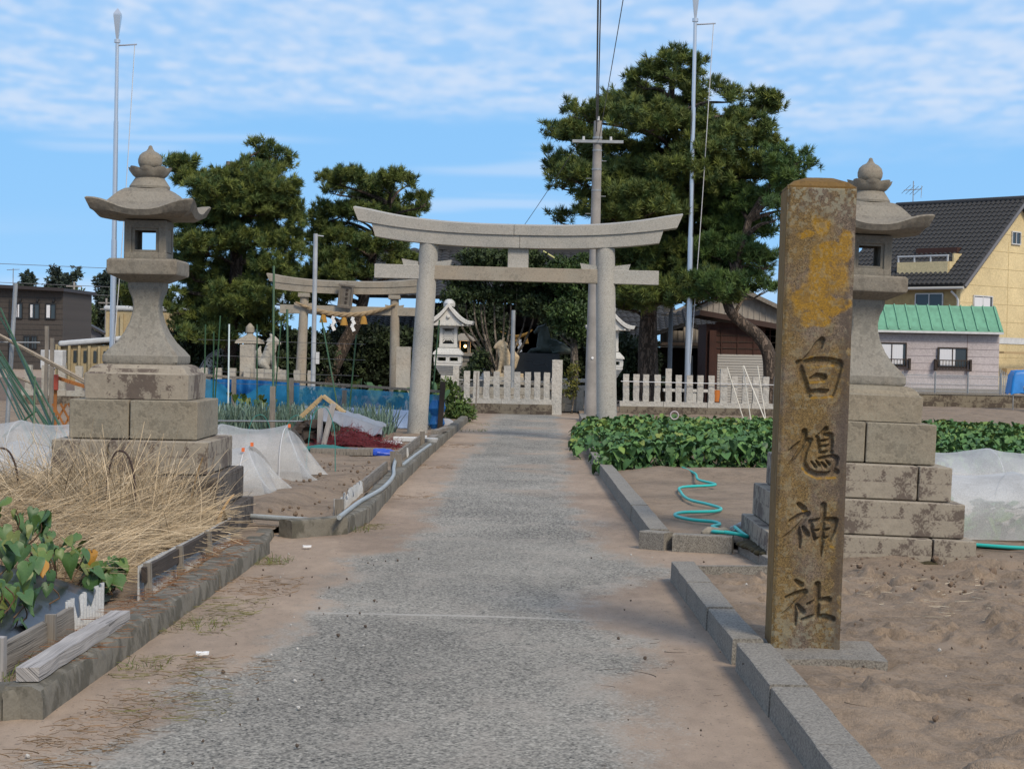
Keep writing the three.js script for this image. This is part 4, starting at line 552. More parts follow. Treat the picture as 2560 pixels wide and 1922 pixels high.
  // far conifers beyond the roofs
  [[-73, 11.0, -252], [-70.5, 12.3, -258], [-68.3, 10.2, -255], [-66.2, 11.6, -250], [-64.2, 12.2, -262], [-62.0, 11.2, -256], [-59.6, 10.4, -250], [-68, 8.0, -240], [-62.5, 8.2, -240], [-57, 9.8, -246], [-54, 9.0, -250]].forEach(([x, h, z], i) => {
    const s = thing('far_tree', i === 7 || i === 8 ? 'pale green round tree in the far grove beyond the roofs' : 'tall dark conifer in the far grove beyond the roofs', 'tree', [x, 0, z], 0, i === 7 || i === 8 ? 'round trees of the far grove' : 'conifers of the far grove'); part(s, 'trunk', tube([[0, -0.2, 0], [0.2, h * 0.5, 0], [0, h * 0.95, 0]], 0.3, 0.1, 6, 3), M.bark); const pads = [], r = rng(70 + i); for (let k = 0; k < 9; k++) { const f = k / 8; pads.push([(r() - 0.5) * 1.6, mix(h * 0.3, h * 0.96, f), mix(2.3, 0.7, f), mix(1.1, 0.8, f), 0]); } leafy(s, pads, 30 + i, 9, i === 7 || i === 8 ? [0.05, 0.085, 0.03] : [0.020, 0.036, 0.026], i === 7 || i === 8 ? [0.10, 0.13, 0.04] : [0.035, 0.05, 0.032], 5.5);
  });
}

// ================================================================ sweet potato
function heartBlade(cup, curl, lop) { // a heart-shaped blade folded along its rib, stalk at the origin
  const P = [[0, 0, 0], [0.018, 0.003, -0.017], [0.037, 0.004, -0.014], [0.053, 0.0, 0.006], [0.054, -0.004, 0.03], [0.043, -0.008, 0.056], [0.022, -0.014, 0.088], [0, -0.024, 0.118]], ribZ = [0, 0.008, 0.018, 0.03, 0.045, 0.065, 0.09, 0.118], rib = ribZ.map((z) => [0, -0.010 - 0.9 * curl * z * z * 8, z]), pos = []; rib[0][1] = 0; const t = (a, b, c) => pos.push(...a, ...b, ...c);
  for (const s of [1, -1]) { const q = P.map(([x, y, z], i) => [x * s * (s > 0 ? 1 : lop), y + cup * x * x * 9 - 0.9 * curl * z * z * 8 + 0.004 * Math.sin(i * 2.1 + s), z]); const f = (a, b, c) => (s > 0 ? t(a, b, c) : t(a, c, b)); for (let i = 0; i < 7; i++) { f(q[i], rib[i], rib[i + 1]); f(q[i], rib[i + 1], q[i + 1]); } }
  const g = new THREE.BufferGeometry(); g.setAttribute('position', new THREE.Float32BufferAttribute(pos, 3)); return creased(g, 1.0);
}
const hearts = [heartBlade(0.6, 0.25, 1), heartBlade(-0.9, 0.45, 0.9), heartBlade(1.3, 0.1, 0.8), heartBlade(0.2, 0.7, 1.1)], heart = hearts[0];
const leafMats = [[0.05, 0.125, 0.034], [0.065, 0.15, 0.04], [0.085, 0.175, 0.042], [0.13, 0.21, 0.04], [0.17, 0.21, 0.045], [0.045, 0.11, 0.04]].map((c) => mat(c, 0.5, { map: T.mottle, transmission: 0 })).concat([mat([0.35, 0.17, 0.02], 0.6)]);
{
  const o = thing('sweet_potato_bed', 'dense bed of heart leaved sweet potato around the torii pillar foot', 'crop'), r = rng(41), list = [], cols = [], c = new THREE.Color();
  const zoneH = (x, z) => { const l = z > -27 ? 0.8 : z > -31 ? 0.55 : 0.6, e = Math.min(ss(l - 0.15, l + 0.35, x), ss(-23.3, -23.9, z), ss(-35, -34, z)); return e * (0.30 + 0.14 * fbm(x * 1.6, z * 1.3, 3)); };
  let n = 0; const cand = [];
  for (let i = 0; i < 11500; i++) { const x = mix(0.45, 11.5, r()), z = -23.35 - 11 * Math.pow(r(), 1.15), h = zoneH(x, z); if (h < 0.03) continue; const y = 0.1 + h * mix(0.35, 1, Math.pow(r(), 0.5)); cand.push([x, y, z]); }
  for (let i = 0; i < 1500; i++) { const x = mix(0.75, 9.5, r()), z = -23.45 - 0.3 * r(), h = zoneH(x, z - 0.5); cand.push([x, 0.1 + h * r(), z]); }
  cand.forEach(([x, y, z]) => {
    const face = r() * 6.283, tilt = mix(0.1, 0.9, r()), s = 0.55 + 0.85 * r(), big = z > -23.85 && x < 3.1 && n < 170, big2 = z > -23.75 && x > 5 && x < 6.9 && n >= 170 && n < 290;
    const m = mtx(x, y, z, tilt, face, (r() - 0.5) * 0.6, s); const k = r(), back = ss(-26, -31, z); const ci = k < 0.28 ? 0 : k < 0.55 ? 1 : k < 0.72 ? 2 : k < 0.78 + 0.14 * back ? 3 : k < 0.80 + 0.18 * back ? 4 : 5;
    if (big || big2) { n++; const l = part(o, 'leaf', hearts[n % 4], leafMats[ci]); m.decompose(l.position, l.quaternion, l.scale); } else { list.push(m); const q = leafMats[ci].color, v = 0.8 + 0.4 * r(); cols.push(c.clone().setRGB(q.r * v, q.g * v, q.b * v)); }
  });
  for (let k = 0; k < 4; k++) scatter(o, 'foliage', hearts[k], leafM, list.filter((_, i) => i % 4 === k), cols.filter((_, i) => i % 4 === k));
}
{
  const o = thing('sweet_potato_plant', 'sweet potato vine sprawling over black mulch film by the planks', 'plant'), r = rng(44), vines = [];
  const blobs = [[-3.05, 0.34, -9.5, 0.42, 0.26, 0.5], [-2.85, 0.24, -9.0, 0.24, 0.2, 0.3], [-3.2, 0.52, -10.6, 0.32, 0.2, 0.5], [-2.85, 0.36, -10.6, 0.18, 0.16, 0.4], [-2.66, 0.22, -10.9, 0.1, 0.1, 0.25], [-2.76, 0.16, -8.7, 0.14, 0.1, 0.25]];
  for (let i = 0; i < 300; i++) { const b = blobs[Math.floor(Math.pow(r(), 1.3) * blobs.length)], a = r() * 6.283, s = Math.sqrt(r()), x = b[0] + b[3] * s * Math.cos(a), y = b[1] + b[4] * (r() * 1.7 - 0.8) * Math.sqrt(1 - s * s * 0.8), z = b[2] + b[5] * s * Math.sin(a); if (y < 0.1) continue; const l = part(o, 'leaf', hearts[i % 4], leafMats[r() < 0.02 ? 6 : Math.floor(Math.pow(r(), 1.2) * 5)]); l.position.set(x, y, z); l.rotation.set(mix(0.2, 1.1, r()), (r() - 0.5) * 3.4, (r() - 0.5) * 0.7, 'YXZ'); l.scale.setScalar(0.5 + 0.5 * r()); if (i % 3 === 0) vines.push(tube([[x, y, z], [x + (r() - 0.5) * 0.1, y - 0.08, z - 0.05], [mix(x, b[0], 0.7), Math.max(0.1, y - 0.25), mix(z, b[2], 0.7)]], 0.0035, 0.005, 4, 3)); }
  part(o, 'vines', vines, mat([0.13, 0.075, 0.04], 0.8));
  solo('mulch_film', keepN(sheet(30, 40, (u, v) => { const x = mix(-4.6, -2.56, u), z = mix(-8.4, -10.8, v), e = Math.sin(Math.PI * cl(u * 1.02)); return [x + 0.03 * fbm(z * 6, u * 3, 2), 0.09 + 0.26 * Math.pow(Math.max(0, Math.sin(Math.PI * cl(0.08 + u * 0.92))), 0.6) * ss(0, 0.12, v) * ss(1, 0.82, v) + 0.03 * (fbm(u * 16, v * 22, 3) - 0.5), z]; })), mat([0.012, 0.013, 0.017], 0.28), 'black mulch film mounded under the sweet potato vine', 'mulch film');
}

// ================================================================ dry grass, weeds, litter
function blade(L, w, bend, seg = 4) { const pos = [], pt = (f) => [bend * f * f * L * 0.5, L * f * (1 - 0.22 * Math.abs(bend) * f), 0]; for (let i = 0; i < seg; i++) { const a = pt(i / seg), b = pt((i + 1) / seg), wa = w * (1 - 0.6 * i / seg), wb = w * (1 - 0.6 * (i + 1) / seg); pos.push(a[0], a[1], -wa, b[0], b[1], wb, a[0], a[1], wa, a[0], a[1], -wa, b[0], b[1], -wb, b[0], b[1], wb); } const g = new THREE.BufferGeometry(); g.setAttribute('position', new THREE.Float32BufferAttribute(pos, 3)); g.computeVertexNormals(); return boxUV(g); }
{
  const r = rng(51), list = [], up = [], c1 = [], c2 = [], c = new THREE.Color(), H = (x, z) => 0.40 * ss(-2.35, -3.3, x) * ss(-11.0, -13.2, z) * (0.5 + 0.8 * fbm(x * 1.7 + 4, z * 1.5, 3)) + 0.07 * ss(-10.6, -11.2, z) * ss(-2.4, -2.6, x) + 0.015;
  const col = () => { const w = r(), v = 0.45 + 0.75 * r(), q = r() < 0.2 ? 0.65 : 1; return c.clone().setRGB(mix(0.46, 0.62, w) * v * q, mix(0.34, 0.50, w) * v * q, mix(0.20, 0.34, w) * v * q); };
  for (let i = 0; i < 30000; i++) { const x = mix(-6.2, -2.62, Math.pow(r(), 0.75)), z = mix(-10.9, -14.1, r()), h = H(x, z); if (x > -2.85 && z > -12.4 && r() < 0.75) continue; if (h < 0.05 && r() < 0.75) continue; list.push(mtx(x, 0.08 + h * mix(0.35, 1, Math.sqrt(r())), z, 1.57 - mix(-0.35, 0.75, r()), r() * 6.283, (r() - 0.5) * 2.2, 0.45 + 0.75 * r())); c1.push(col()); }
  for (let i = 0; i < 2300; i++) { const t = r(), x = mix(-4.3, -2.55, t) + (r() - 0.5) * 0.3, z = mix(-13.9, -12.6, r()) + 0, h = H(x, z) * 0.7; const cl2 = Math.exp(-(((x + 3.15) / 0.55) ** 2)); if (r() > 0.25 + 0.75 * cl2) continue; up.push(mtx(x, 0.08 + h * r(), z, (r() - 0.5) * 1.3, r() * 6.283, (r() - 0.5) * 1.3, 0.8 + 0.7 * r())); c2.push(col()); }
  const o = thing('dry_grass', 'heap of pale dried grass in front of the stepped lantern', 'grass'); o.userData.kind = 'stuff'; scatter(o, 'fallen_stalks', blade(0.42, 0.0023, 1.7, 6), mat([1, 1, 1], 0.8), list, c1); scatter(o, 'standing_stalks', blade(0.56, 0.0022, 0.9, 5), mat([1, 1, 1], 0.8), up, c2);
  // a few big curled dead leaves
  const dl = thing('dead_leaf_clump', 'curled brown dead leaves against the black lantern step', 'dead leaves', [-2.62, 0.1, -13.8]); for (const [x, l, b, t] of [[0, 0.62, 0.5, 0.1], [-0.1, 0.7, 0.35, -0.12], [0.12, 0.45, 1.1, 0.4], [0.2, 0.38, 1.4, -0.5]]) part(dl, 'leaf', place(blade(l, 0.022, b, 7), x, 0, 0, 0, t * 3, 0), mat([0.36, 0.22, 0.09], 0.8));
  // pine-needle litter and low weeds beside the kerb
  const lit = [], cc = []; const strip = (n, x0, x1, z0, z1, y, cA, cB) => { for (let i = 0; i < n; i++) { lit.push(mtx(mix(x0, x1, r()), y + 0.012 * r(), mix(z0, z1, r()), 1.5 + 0.15 * (r() - 0.5), r() * 6.283, (r() - 0.5) * 2.5, 0.12 + 0.4 * r() * r())); const w = r(); cc.push(c.clone().setRGB(mix(cA[0], cB[0], w), mix(cA[1], cB[1], w), mix(cA[2], cB[2], w))); } };
  strip(1300, -2.36, -2.12, -8.2, -13.6, 0.13, [0.16, 0.07, 0.03], [0.30, 0.16, 0.08]);
  for (const [x, z, n, s, g] of [[-1.95, -10.2, 220, 0.25, 1], [-1.93, -10.9, 200, 0.25, 1], [-1.9, -11.9, 240, 0.3, 0], [-1.85, -8.8, 150, 0.22, 1], [-1.55, -8.75, 120, 0.25, 0], [-1.75, -7.85, 130, 0.2, 0], [-1.6, -7.9, 90, 0.25, 1], [-1.8, -7.3, 150, 0.2, 0], [-1.85, -6.85, 140, 0.2, 0], [-2.0, -13.2, 110, 0.15, 1], [-1.5, -24.5, 120, 0.3, 0], [-1.45, -19.5, 60, 0.3, 0], [-1.58, -16, 120, 0.18, 1], [-1.55, -30, 160, 0.4, 0]]) strip(n, x - s, x + s, z - s * 1.6, z + s * 1.6, 0.012, [0.10, 0.07, 0.04], g ? [0.20, 0.20, 0.07] : [0.27, 0.17, 0.09]);
  strip(26, 0.3, 0.95, -10, -8, 0.012, [0.08, 0.06, 0.05], [0.10, 0.08, 0.06]); strip(90, 1.4, 4.5, -9, -14, 0.115, [0.30, 0.23, 0.16], [0.55, 0.47, 0.36]); strip(120, 2.0, 3.2, -10.2, -12.2, 0.12, [0.45, 0.38, 0.28], [0.62, 0.55, 0.43]); strip(50, 1.3, 4.5, -6, -10, 0.115, [0.10, 0.07, 0.05], [0.2, 0.14, 0.09]);
  const ob = thing('plant_litter', 'dry stalks, needles and straw strewn on soil, kerb and path', 'litter'); ob.userData.kind = 'stuff'; scatter(ob, 'litter', blade(0.3, 0.006, 1.5), mat([1, 1, 1], 0.9), lit, cc);
  const gw = [], gc = []; for (const [x, z, n, s] of [[-1.93, -10.15, 60, 0.16], [-1.98, -13.3, 70, 0.14], [-2.35, -8.1, 120, 0.2], [-2.36, -7.7, 90, 0.14], [-1.95, -8.85, 40, 0.1], [-1.6, -15.7, 50, 0.1], [-1.62, -36, 160, 0.5], [-1.62, -39, 120, 0.5]]) for (let i = 0; i < n; i++) { gw.push(mtx(x + (r() - 0.5) * 2 * s, x < -2.2 ? 0.1 : 0.0, z + (r() - 0.5) * 2.6 * s, (r() - 0.5) * 1.3, r() * 6.283, (r() - 0.5) * 1.6, 0.10 + 0.17 * r())); const w = r(); gc.push(c.clone().setRGB(mix(0.06, 0.16, w), mix(0.10, 0.18, w), 0.03)); }
  const ow = thing('low_weeds', 'low green weeds at the foot of the mossy kerb', 'weeds'); ow.userData.kind = 'stuff'; scatter(ow, 'weed_blades', blade(0.3, 0.012, 0.8), mat([1, 1, 1], 0.7), gw, gc);
  const peb = [], pc = []; for (let i = 0; i < 200; i++) { const w = r(), left = r() < 0.5; peb.push(mtx(left ? mix(-2.0, -0.9, r()) : mix(0.3, 4.5, r()), left ? 0.012 : 0.10, mix(-6, -14, r()), r() * 3, r() * 3, r() * 3, 0.003 + 0.009 * r() * r())); pc.push(w < 0.2 ? c.clone().setRGB(0.6, 0.58, 0.55) : c.clone().setRGB(0.12, 0.09, 0.07)); } for (let i = 0; i < 110; i++) { peb.push(mtx(mix(2.2, 4.2, r()), 0.10, mix(-11.6, -14, r()), r() * 3, r() * 3, r() * 3, 0.008 + 0.035 * r() * r() * r())); pc.push(c.clone().setRGB(0.22, 0.155, 0.11)); } 
  for (let i = 0; i < 260; i++) { peb.push(mtx(mix(1.5, 5.0, r()), 0.075, mix(-6, -12.6, r()), r() * 3, r() * 3, r() * 3, 0.005 + 0.022 * r() * r() * r(), 0.004 + 0.012 * r() * r())); pc.push(c.clone().setRGB(0.24, 0.172, 0.122)); }
  for (let i = 0; i < 160; i++) { peb.push(mtx(mix(-3.2, -1.9, r()), 0.10, mix(-16, -24, r()), r() * 3, r() * 3, r() * 3, 0.008 + 0.035 * r() * r() * r())); pc.push(c.clone().setRGB(0.21, 0.15, 0.105)); }
  const op = thing('soil_crumbs', 'clods and small stones scattered over path edge and soil', 'gravel'); op.userData.kind = 'stuff'; scatter(op, 'crumbs', warp(boxUV(new THREE.IcosahedronGeometry(1, 2)), 0.5, 1.3, 5), mat([1, 1, 1], 1, { map: T.mottle }), peb, pc);
}
// ================================================================ garden things on the near side
const whiteSheetM = mat([0.66, 0.70, 0.75], 0.45, { map: T.mottle });
function plank(name, label, group, w, h, L, x, y, z, ry, rx, rz, m, seed, amp = 0.006) { const o = solo(name, warp(boxUV(new THREE.BoxGeometry(w, h, L, 3, 3, Math.max(4, Math.round(L / 0.12)))), amp, 6, seed), m, label, 'plank', group); o.position.set(x, y, z); o.rotation.set(rx || 0, ry || 0, rz || 0, 'YXZ'); const p = o.geometry.attributes.position, uv = o.geometry.attributes.uv; for (let i = 0; i < p.count; i++) uv.setXY(i, p.getX(i) + p.getY(i), p.getZ(i) + seed); return o; }
plank('edging_board', 'upright weathered edging board ending beside the loose grey beam', null, 0.035, 0.13, 1.25, -2.42, 0.17, -8.62, 0.0, 0, 0.05, M.wood, 1);
plank('loose_beam', 'loose grey weathered beam lying on the mossy kerb', null, 0.10, 0.06, 1.8, -2.2, 0.172, -8.55, 0.01, -0.008, 0.03, M.woodPale, 2, 0.012);
plank('edging_board', 'long dark edging board backed with white corrugated sheet', null, 0.03, 0.09, 3.3, -2.375, 0.225, -12.35, 0.004, 0, 0.03, M.woodDark, 3);
for (const [z, l] of [[-10.75, 'short stake nailed to the start of the long dark edging board'], [-11.7, 'short stake nailed to the middle of the long dark edging board'], [-12.7, 'short stake nailed near the grassy end of the dark edging board']]) { const s = solo('short_stake', warp(box(0.045, 0.24, 0.03), 0.006, 8, z), M.wood, l, 'stake'); s.position.set(-2.35, 0.17, z); s.rotation.z = 0.06; }
{ const s = solo('short_stake', warp(box(0.05, 0.26, 0.035), 0.006, 8, 4), M.wood, 'short stake holding the upright weathered edging board', 'stake'); s.position.set(-2.39, 0.14, -8.75); const e = solo('corner_stake', warp(box(0.07, 0.30, 0.06), 0.008, 8, 9), M.woodPale, 'pale stake at the cut end of the weathered edging board', 'stake'); e.position.set(-2.42, 0.13, -7.99); }
function corrugated(name, label, x, z0, z1, h, torn, m, seed) { // upright corrugated strip running along z
  const n = Math.round(Math.abs(z1 - z0) / 0.008), pos = []; let prev = null; const r = rng(seed);
  for (let i = 0; i <= n; i++) { const z = mix(z0, z1, i / n), xx = x + 0.008 * Math.sin(i * 0.79), top = 0.08 + h * (torn ? 0.35 + 0.65 * ss(0.25, 0.6, fbm(z * 9 + seed, 2, 3)) : 0.94 + 0.06 * vn(z * 5, seed)); if (prev) for (const d of [0, 0.003]) { pos.push(prev[0] + d, 0.03, prev[1], xx + d, 0.03, z, xx + d, top, z, prev[0] + d, 0.03, prev[1], xx + d, top, z, prev[0] + d, prev[2], prev[1]); } prev = [xx, z, top]; }
  const g = new THREE.BufferGeometry(); g.setAttribute('position', new THREE.Float32BufferAttribute(pos, 3)); g.computeVertexNormals(); return solo(name, boxUV(g), m, label, 'corrugated sheet');
}
corrugated('corrugated_edging', 'white corrugated plastic strip behind the long dark board', -2.41, -10.72, -13.9, 0.20, false, M.whitePlastic, 1);
corrugated('corrugated_edging', 'torn white corrugated plastic beside the loose beam end', -2.44, -9.2, -10.0, 0.19, true, M.whitePlastic, 7);
corrugated('corrugated_edging', 'torn white corrugated strip beside the grey conduit', -1.86, -16.1, -18.6, 0.17, true, M.whitePlastic, 12);
plank('edging_board', 'broken edging boards beside the grey conduit', null, 0.03, 0.13, 3.4, -1.91, 0.15, -20.6, 0.012, 0, 0.04, M.wood, 5);
plank('edging_board', 'grey edging board leading to the white gutter', null, 0.03, 0.16, 4.6, -1.93, 0.17, -26.2, 0.004, 0, 0.03, M.wood, 6);
for (const [x, z, h, l] of [[-1.80, -16.0, 0.19, 'chunky stake beside the open end of the conduit'], [-1.86, -22.5, 0.26, 'pair of mossy stakes where the conduit bends, taller one'], [-1.78, -22.3, 0.24, 'pair of mossy stakes where the conduit bends, shorter one'], [-1.9, -28.4, 0.25, 'grey stake at the end of the board by the gutter']]) { const s = solo('short_stake', warp(box(0.08, h, 0.06), 0.008, 7, z), M.wood, l, 'stake'); s.position.set(x, 0.07 + h / 2, z); s.rotation.z = 0.05; }
solo('conduit', tube([[-1.71, 0.17, -15.2], [-1.70, 0.17, -16.8], [-1.64, 0.17, -18.4], [-1.68, 0.17, -20.3], [-1.79, 0.175, -21.7], [-1.84, 0.24, -22.6]], 0.022, 0.022, 8, 8), M.greyPipe, 'grey plastic conduit lying along the kerb top', 'pipe');
solo('conduit', tube([[-1.74, 0.16, -22.4], [-1.74, 0.16, -24.5], [-1.71, 0.165, -27.4]], 0.022, 0.022, 8, 6), M.greyPipe, 'second grey conduit starting at the mossy stakes', 'pipe');
solo('conduit', tube([[-2.55, 0.13, -15.55], [-1.83, 0.125, -15.3]], 0.024, 0.024, 8, 2), M.greyPipe, 'short grey pipe on the soil beside the black lantern step', 'pipe');
{ // rusty hoops
  const hoop = (x, z, w, h, l) => solo('rusty_hoop', tube([[-w, 0, 0], [-w * 1.02, h * 0.5, 0], [-w * 0.85, h * 0.82, 0], [-w * 0.3, h, 0], [w * 0.3, h * 0.99, 0.01], [w * 0.85, h * 0.82, 0.01], [w, h * 0.5, 0], [w * 1.1, 0, 0]], 0.0075, 0.0075, 6, 5), M.iron, l, 'hoop', 'rusty hoops in the dry grass', [x, 0.05, z]);
  hoop(-3.02, -12.85, 0.105, 0.78, 'rusty iron hoop standing in front of the lantern steps'); hoop(-3.98, -13.2, 0.12, 0.76, 'rusty iron hoop beside the pale net tunnel');
}
// ---- net tunnels
const netM = mat([0.78, 0.80, 0.82], 0.7, { transparent: true, opacity: 0.42, map: T.mottle }), netM2 = mat([0.80, 0.82, 0.84], 0.7, { transparent: true, opacity: 0.5, map: T.mottle });
function tunnel(label, x0, x1, z, half, h, m, hoops, gather, seed, clips) {
  const o = thing('net_tunnel', label, 'net tunnel', [0, 0.06, z]), L = x1 - x0, n = Math.round(L / 0.08), gEnd = gather;
  part(o, 'net', keepN(sheet(n, 18, (u, v) => { const x = mix(x0, x1, u), a = v * Math.PI, end = gEnd === 'right' ? ss(x1 - 0.35, x1, x) : 0, hp = Math.abs(((x - x0) / L * hoops) % 1 - 0.5) * 2, sag = 1 - 0.10 * (1 - hp * hp) - 0.05 * (fbm(x * 3 + seed, v * 4, 3) - 0.5), hh = h * sag * (1 - 0.0 * end); const zz = half * Math.cos(a) * (1 - 0.12 * end) + 0.03 * (fbm(x * 6 + seed, v * 5, 2) - 0.5) * (1 - Math.sin(a)), yy = hh * Math.pow(Math.sin(a), 0.62); return [x + 0.25 * end * (1 - Math.sin(a)), yy + 0.004, zz]; })), m);
  if (gather === 'right') part(o, 'net_end', keepN(sheet(20, 10, (u, v) => { const a = u * Math.PI, f = 1 - v, fold = 0.05 * Math.sin(u * 22 + seed) * v; return [x1 + 0.25 * (1 - Math.sin(a)) + (0.22 * v + fold) * 1.0, h * 0.9 * Math.pow(Math.sin(a), 0.62) * (1 - v * 0.98) + 0.01, half * 0.88 * Math.cos(a) * (1 + 0.12 * v) + fold]; })), m);
  for (let k = 0; k <= hoops; k++) { const x = mix(x0, x1, k / hoops) - (k === hoops ? 0.02 : 0), pts = []; for (let i = 0; i <= 12; i++) { const a = i / 12 * Math.PI; pts.push([x, h * 0.985 * Math.pow(Math.sin(a), 0.62), half * 0.985 * Math.cos(a)]); } part(o, 'hoop', tube(pts, 0.005, 0.005, 5, 2), M.wirePale); }
  for (const [x, y, zz] of clips || []) part(o, 'clip', box(0.028, 0.04, 0.03, x, y, zz), mat([0.75, 0.16, 0.04], 0.5));
  return o;
}
tunnel('pale net tunnel with orange clips beside the black lantern steps', -8.6, -3.0, -18.4, 0.55, 0.52, netM, 7, 'right', 1, [[-3.02, 0.5, 0.3], [-2.98, 0.54, 0.0]]);
tunnel('taller pale net tunnel beside the teal hoop and the green net scrap', -8.6, -3.0, -21.2, 0.6, 0.62, netM, 7, 'right', 2, [[-2.98, 0.62, 0.1]]);
tunnel('white net tunnel over leafy seedlings beside the stepped lantern', 3.4, 9.5, -16.3, 0.75, 0.55, netM2, 7, '', 3);
tunnel('grey white net tunnel in front of the sweet potato bed', 3.9, 10.5, -19.6, 0.8, 0.6, netM2, 7, '', 4);
{ const r = rng(9), l = [], c = [], q = new THREE.Color(); for (let i = 0; i < 420; i++) { l.push(mtx(mix(3.6, 8.5, r()), 0.14 + 0.22 * Math.pow(r(), 1.4), -15.95 + (r() - 0.5) * 0.5, mix(-0.3, 0.9, r()), r() * 6.28, (r() - 0.5), 1.1 + r())); c.push(q.clone().setRGB(0.05 + 0.05 * r(), 0.15 + 0.08 * r(), 0.03)); } const o = thing('seedling_row', 'leafy green seedlings under the white net tunnel', 'crop'); o.userData.kind = 'stuff'; scatter(o, 'seedlings', heart, leafM, l, c); }
// ---- hoses
solo('garden_hose', tube([[1.82, 0.15, -23.3], [1.9, 0.14, -22.3], [1.87, 0.13, -21.3], [2.02, 0.11, -20.9], [1.60, 0.11, -20.4], [1.52, 0.11, -19.6], [1.54, 0.11, -18.6], [1.68, 0.11, -18.1], [1.76, 0.11, -17.6], [1.66, 0.11, -17.3], [1.34, 0.11, -17.1], [1.25, 0.11, -16.75], [1.38, 0.11, -16.35], [1.56, 0.11, -16.2], [1.585, 0.11, -15.95], [1.50, 0.11, -15.75], [1.56, 0.11, -15.4], [1.60, 0.11, -15.05], [1.58, 0.14, -14.9], [1.44, 0.15, -14.88], [1.46, 0.12, -15.15]], 0.0155, 0.0155, 8, 6), M.hose, 'turquoise hose snaking over the sandy bed to the leaves', 'hose');
solo('garden_hose', tube([[3.35, 0.10, -14.9], [3.9, 0.09, -14.7], [5.2, 0.09, -14.55], [7.5, 0.09, -14.4]], 0.0155, 0.0155, 8, 6), M.hose, 'straight turquoise hose beside the stepped base and white tunnel', 'hose');
solo('garden_hose', tube([[1.63, 0.17, -15.1], [1.66, 0.15, -14.85], [1.69, 0.13, -14.7], [1.60, 0.16, -14.62], [1.5, 0.17, -14.66]], 0.0155, 0.0155, 8, 5), M.hose, 'short end of turquoise hose tied against the gutter edge', 'hose');
solo('cloth_bundle', warp(boxUV(new THREE.IcosahedronGeometry(0.085, 4).scale(1.5, 0.6, 0.9)), 0.035, 14, 3), mat([0.42, 0.36, 0.28], 0.95, { map: T.mottle }), 'crumpled beige cloth bundle tied round the hose', 'cloth', null, [1.47, 0.13, -15.0]);
solo('plastic_scrap', warp(boxUV(new THREE.IcosahedronGeometry(0.09, 4).scale(1, 0.5, 0.8)), 0.05, 18, 8), mat([0.34, 0.33, 0.32], 0.4, { map: T.mottle }), 'grey crumpled plastic beside the stepped lantern base', 'plastic', null, [1.72, 0.13, -15.4]);
// paper scraps on the sand
for (const [x, z, l] of [[-1.72, -9.15, 'white paper scrap on the sand beside the mossy kerb'], [-1.85, -14.2, 'white scraps on the sand before the kerb corner']]) solo('paper_scrap', warp(boxUV(new THREE.BoxGeometry(0.06, 0.012, 0.04, 4, 1, 3)), 0.012, 30, x), M.paper, l, 'paper', null, [x, 0.03, z]);
// ---- stakes and poles
const toGround = ([a, b], y = 0.04) => { const f = (y - a[1]) / (b[1] - a[1]); return [a, [mix(a[0], b[0], f), y, mix(a[2], b[2], f)]]; };
const midStakes = [[[-5.0, 3.09, -33], [-4.84, 0.06, -32.2]], [[-4.74, 2.3, -33], [-4.61, 0.1, -32.5]], [[-4.1, 2.13, -33], [-3.52, 0.15, -31.5]], [[-3.56, 1.87, -34], [-3.67, 0.44, -34]], [[-6.15, 2.18, -34], [-6.24, 0.26, -34]], [[-6.43, 2.01, -34], [-6.43, 0.43, -34]], [[-6.27, 1.88, -34], [-6.26, 0.44, -34]], [[-5.61, 2.04, -35], [-5.58, 0.33, -35]], [[-5.14, 2.1, -35], [-5.25, 0.43, -35]], [[-2.1, 2.21, -35.8], [-2.21, 0.65, -35.8]]];
const midNames = ['tallest green garden stake beside the small torii', 'thick green stake between the small torii and pale steel pole', 'leaning green stake crossing the junk heap', 'green stake in front of the plank hall', 'slanted green stake among the dome side stakes', 'green stake nearest the lantern platform', 'thin green stake beside the slanted stake', 'green stake beside the tall hewn pillar', 'slanted green stake in front of the guardian dog', 'green stake beside the white gabled lantern'];
midNames[5] = 'short green stake beside the lantern in the dry grass';
midStakes.forEach((s, i) => { const [a, b] = toGround(s), r = i < 2 ? 0.022 : 0.014, o = thing('garden_stake', midNames[i], 'stake', [0, 0, 0], 0, 'green garden stakes'); part(o, 'rod', rod(a, b, r, 7), M.stake); for (const f of [0.3, 0.65]) part(o, 'joint', rod([mix(a[0], b[0], f), mix(a[1], b[1], f), mix(a[2], b[2], f)], [mix(a[0], b[0], f + 0.012), mix(a[1], b[1], f + 0.012), mix(a[2], b[2], f + 0.012)], r * 1.25, 7), M.stake); });
solo('white_pole', rod([-5.98, 2.02, -34], [-5.97, 0.04, -34], 0.016, 7), mat([0.62, 0.72, 0.72], 0.5), 'thin white pole among the green stakes', 'pole');
[[1.72, -34.2, -6.6, -3.4], [1.42, -34.2, -6.3, -3.4], [1.12, -34.1, -6.3, -3.5], [0.9, -34.1, -6.2, -3.6]].forEach(([y, z, a, b], i) => solo('trellis_string', rod([a, y, z], [b, y - 0.03, z + 0.05], 0.004, 4), M.wire, ['topmost string', 'second string', 'third string', 'lowest string'][i] + ' stretched between the green stakes', 'string', 'strings between the stakes'));
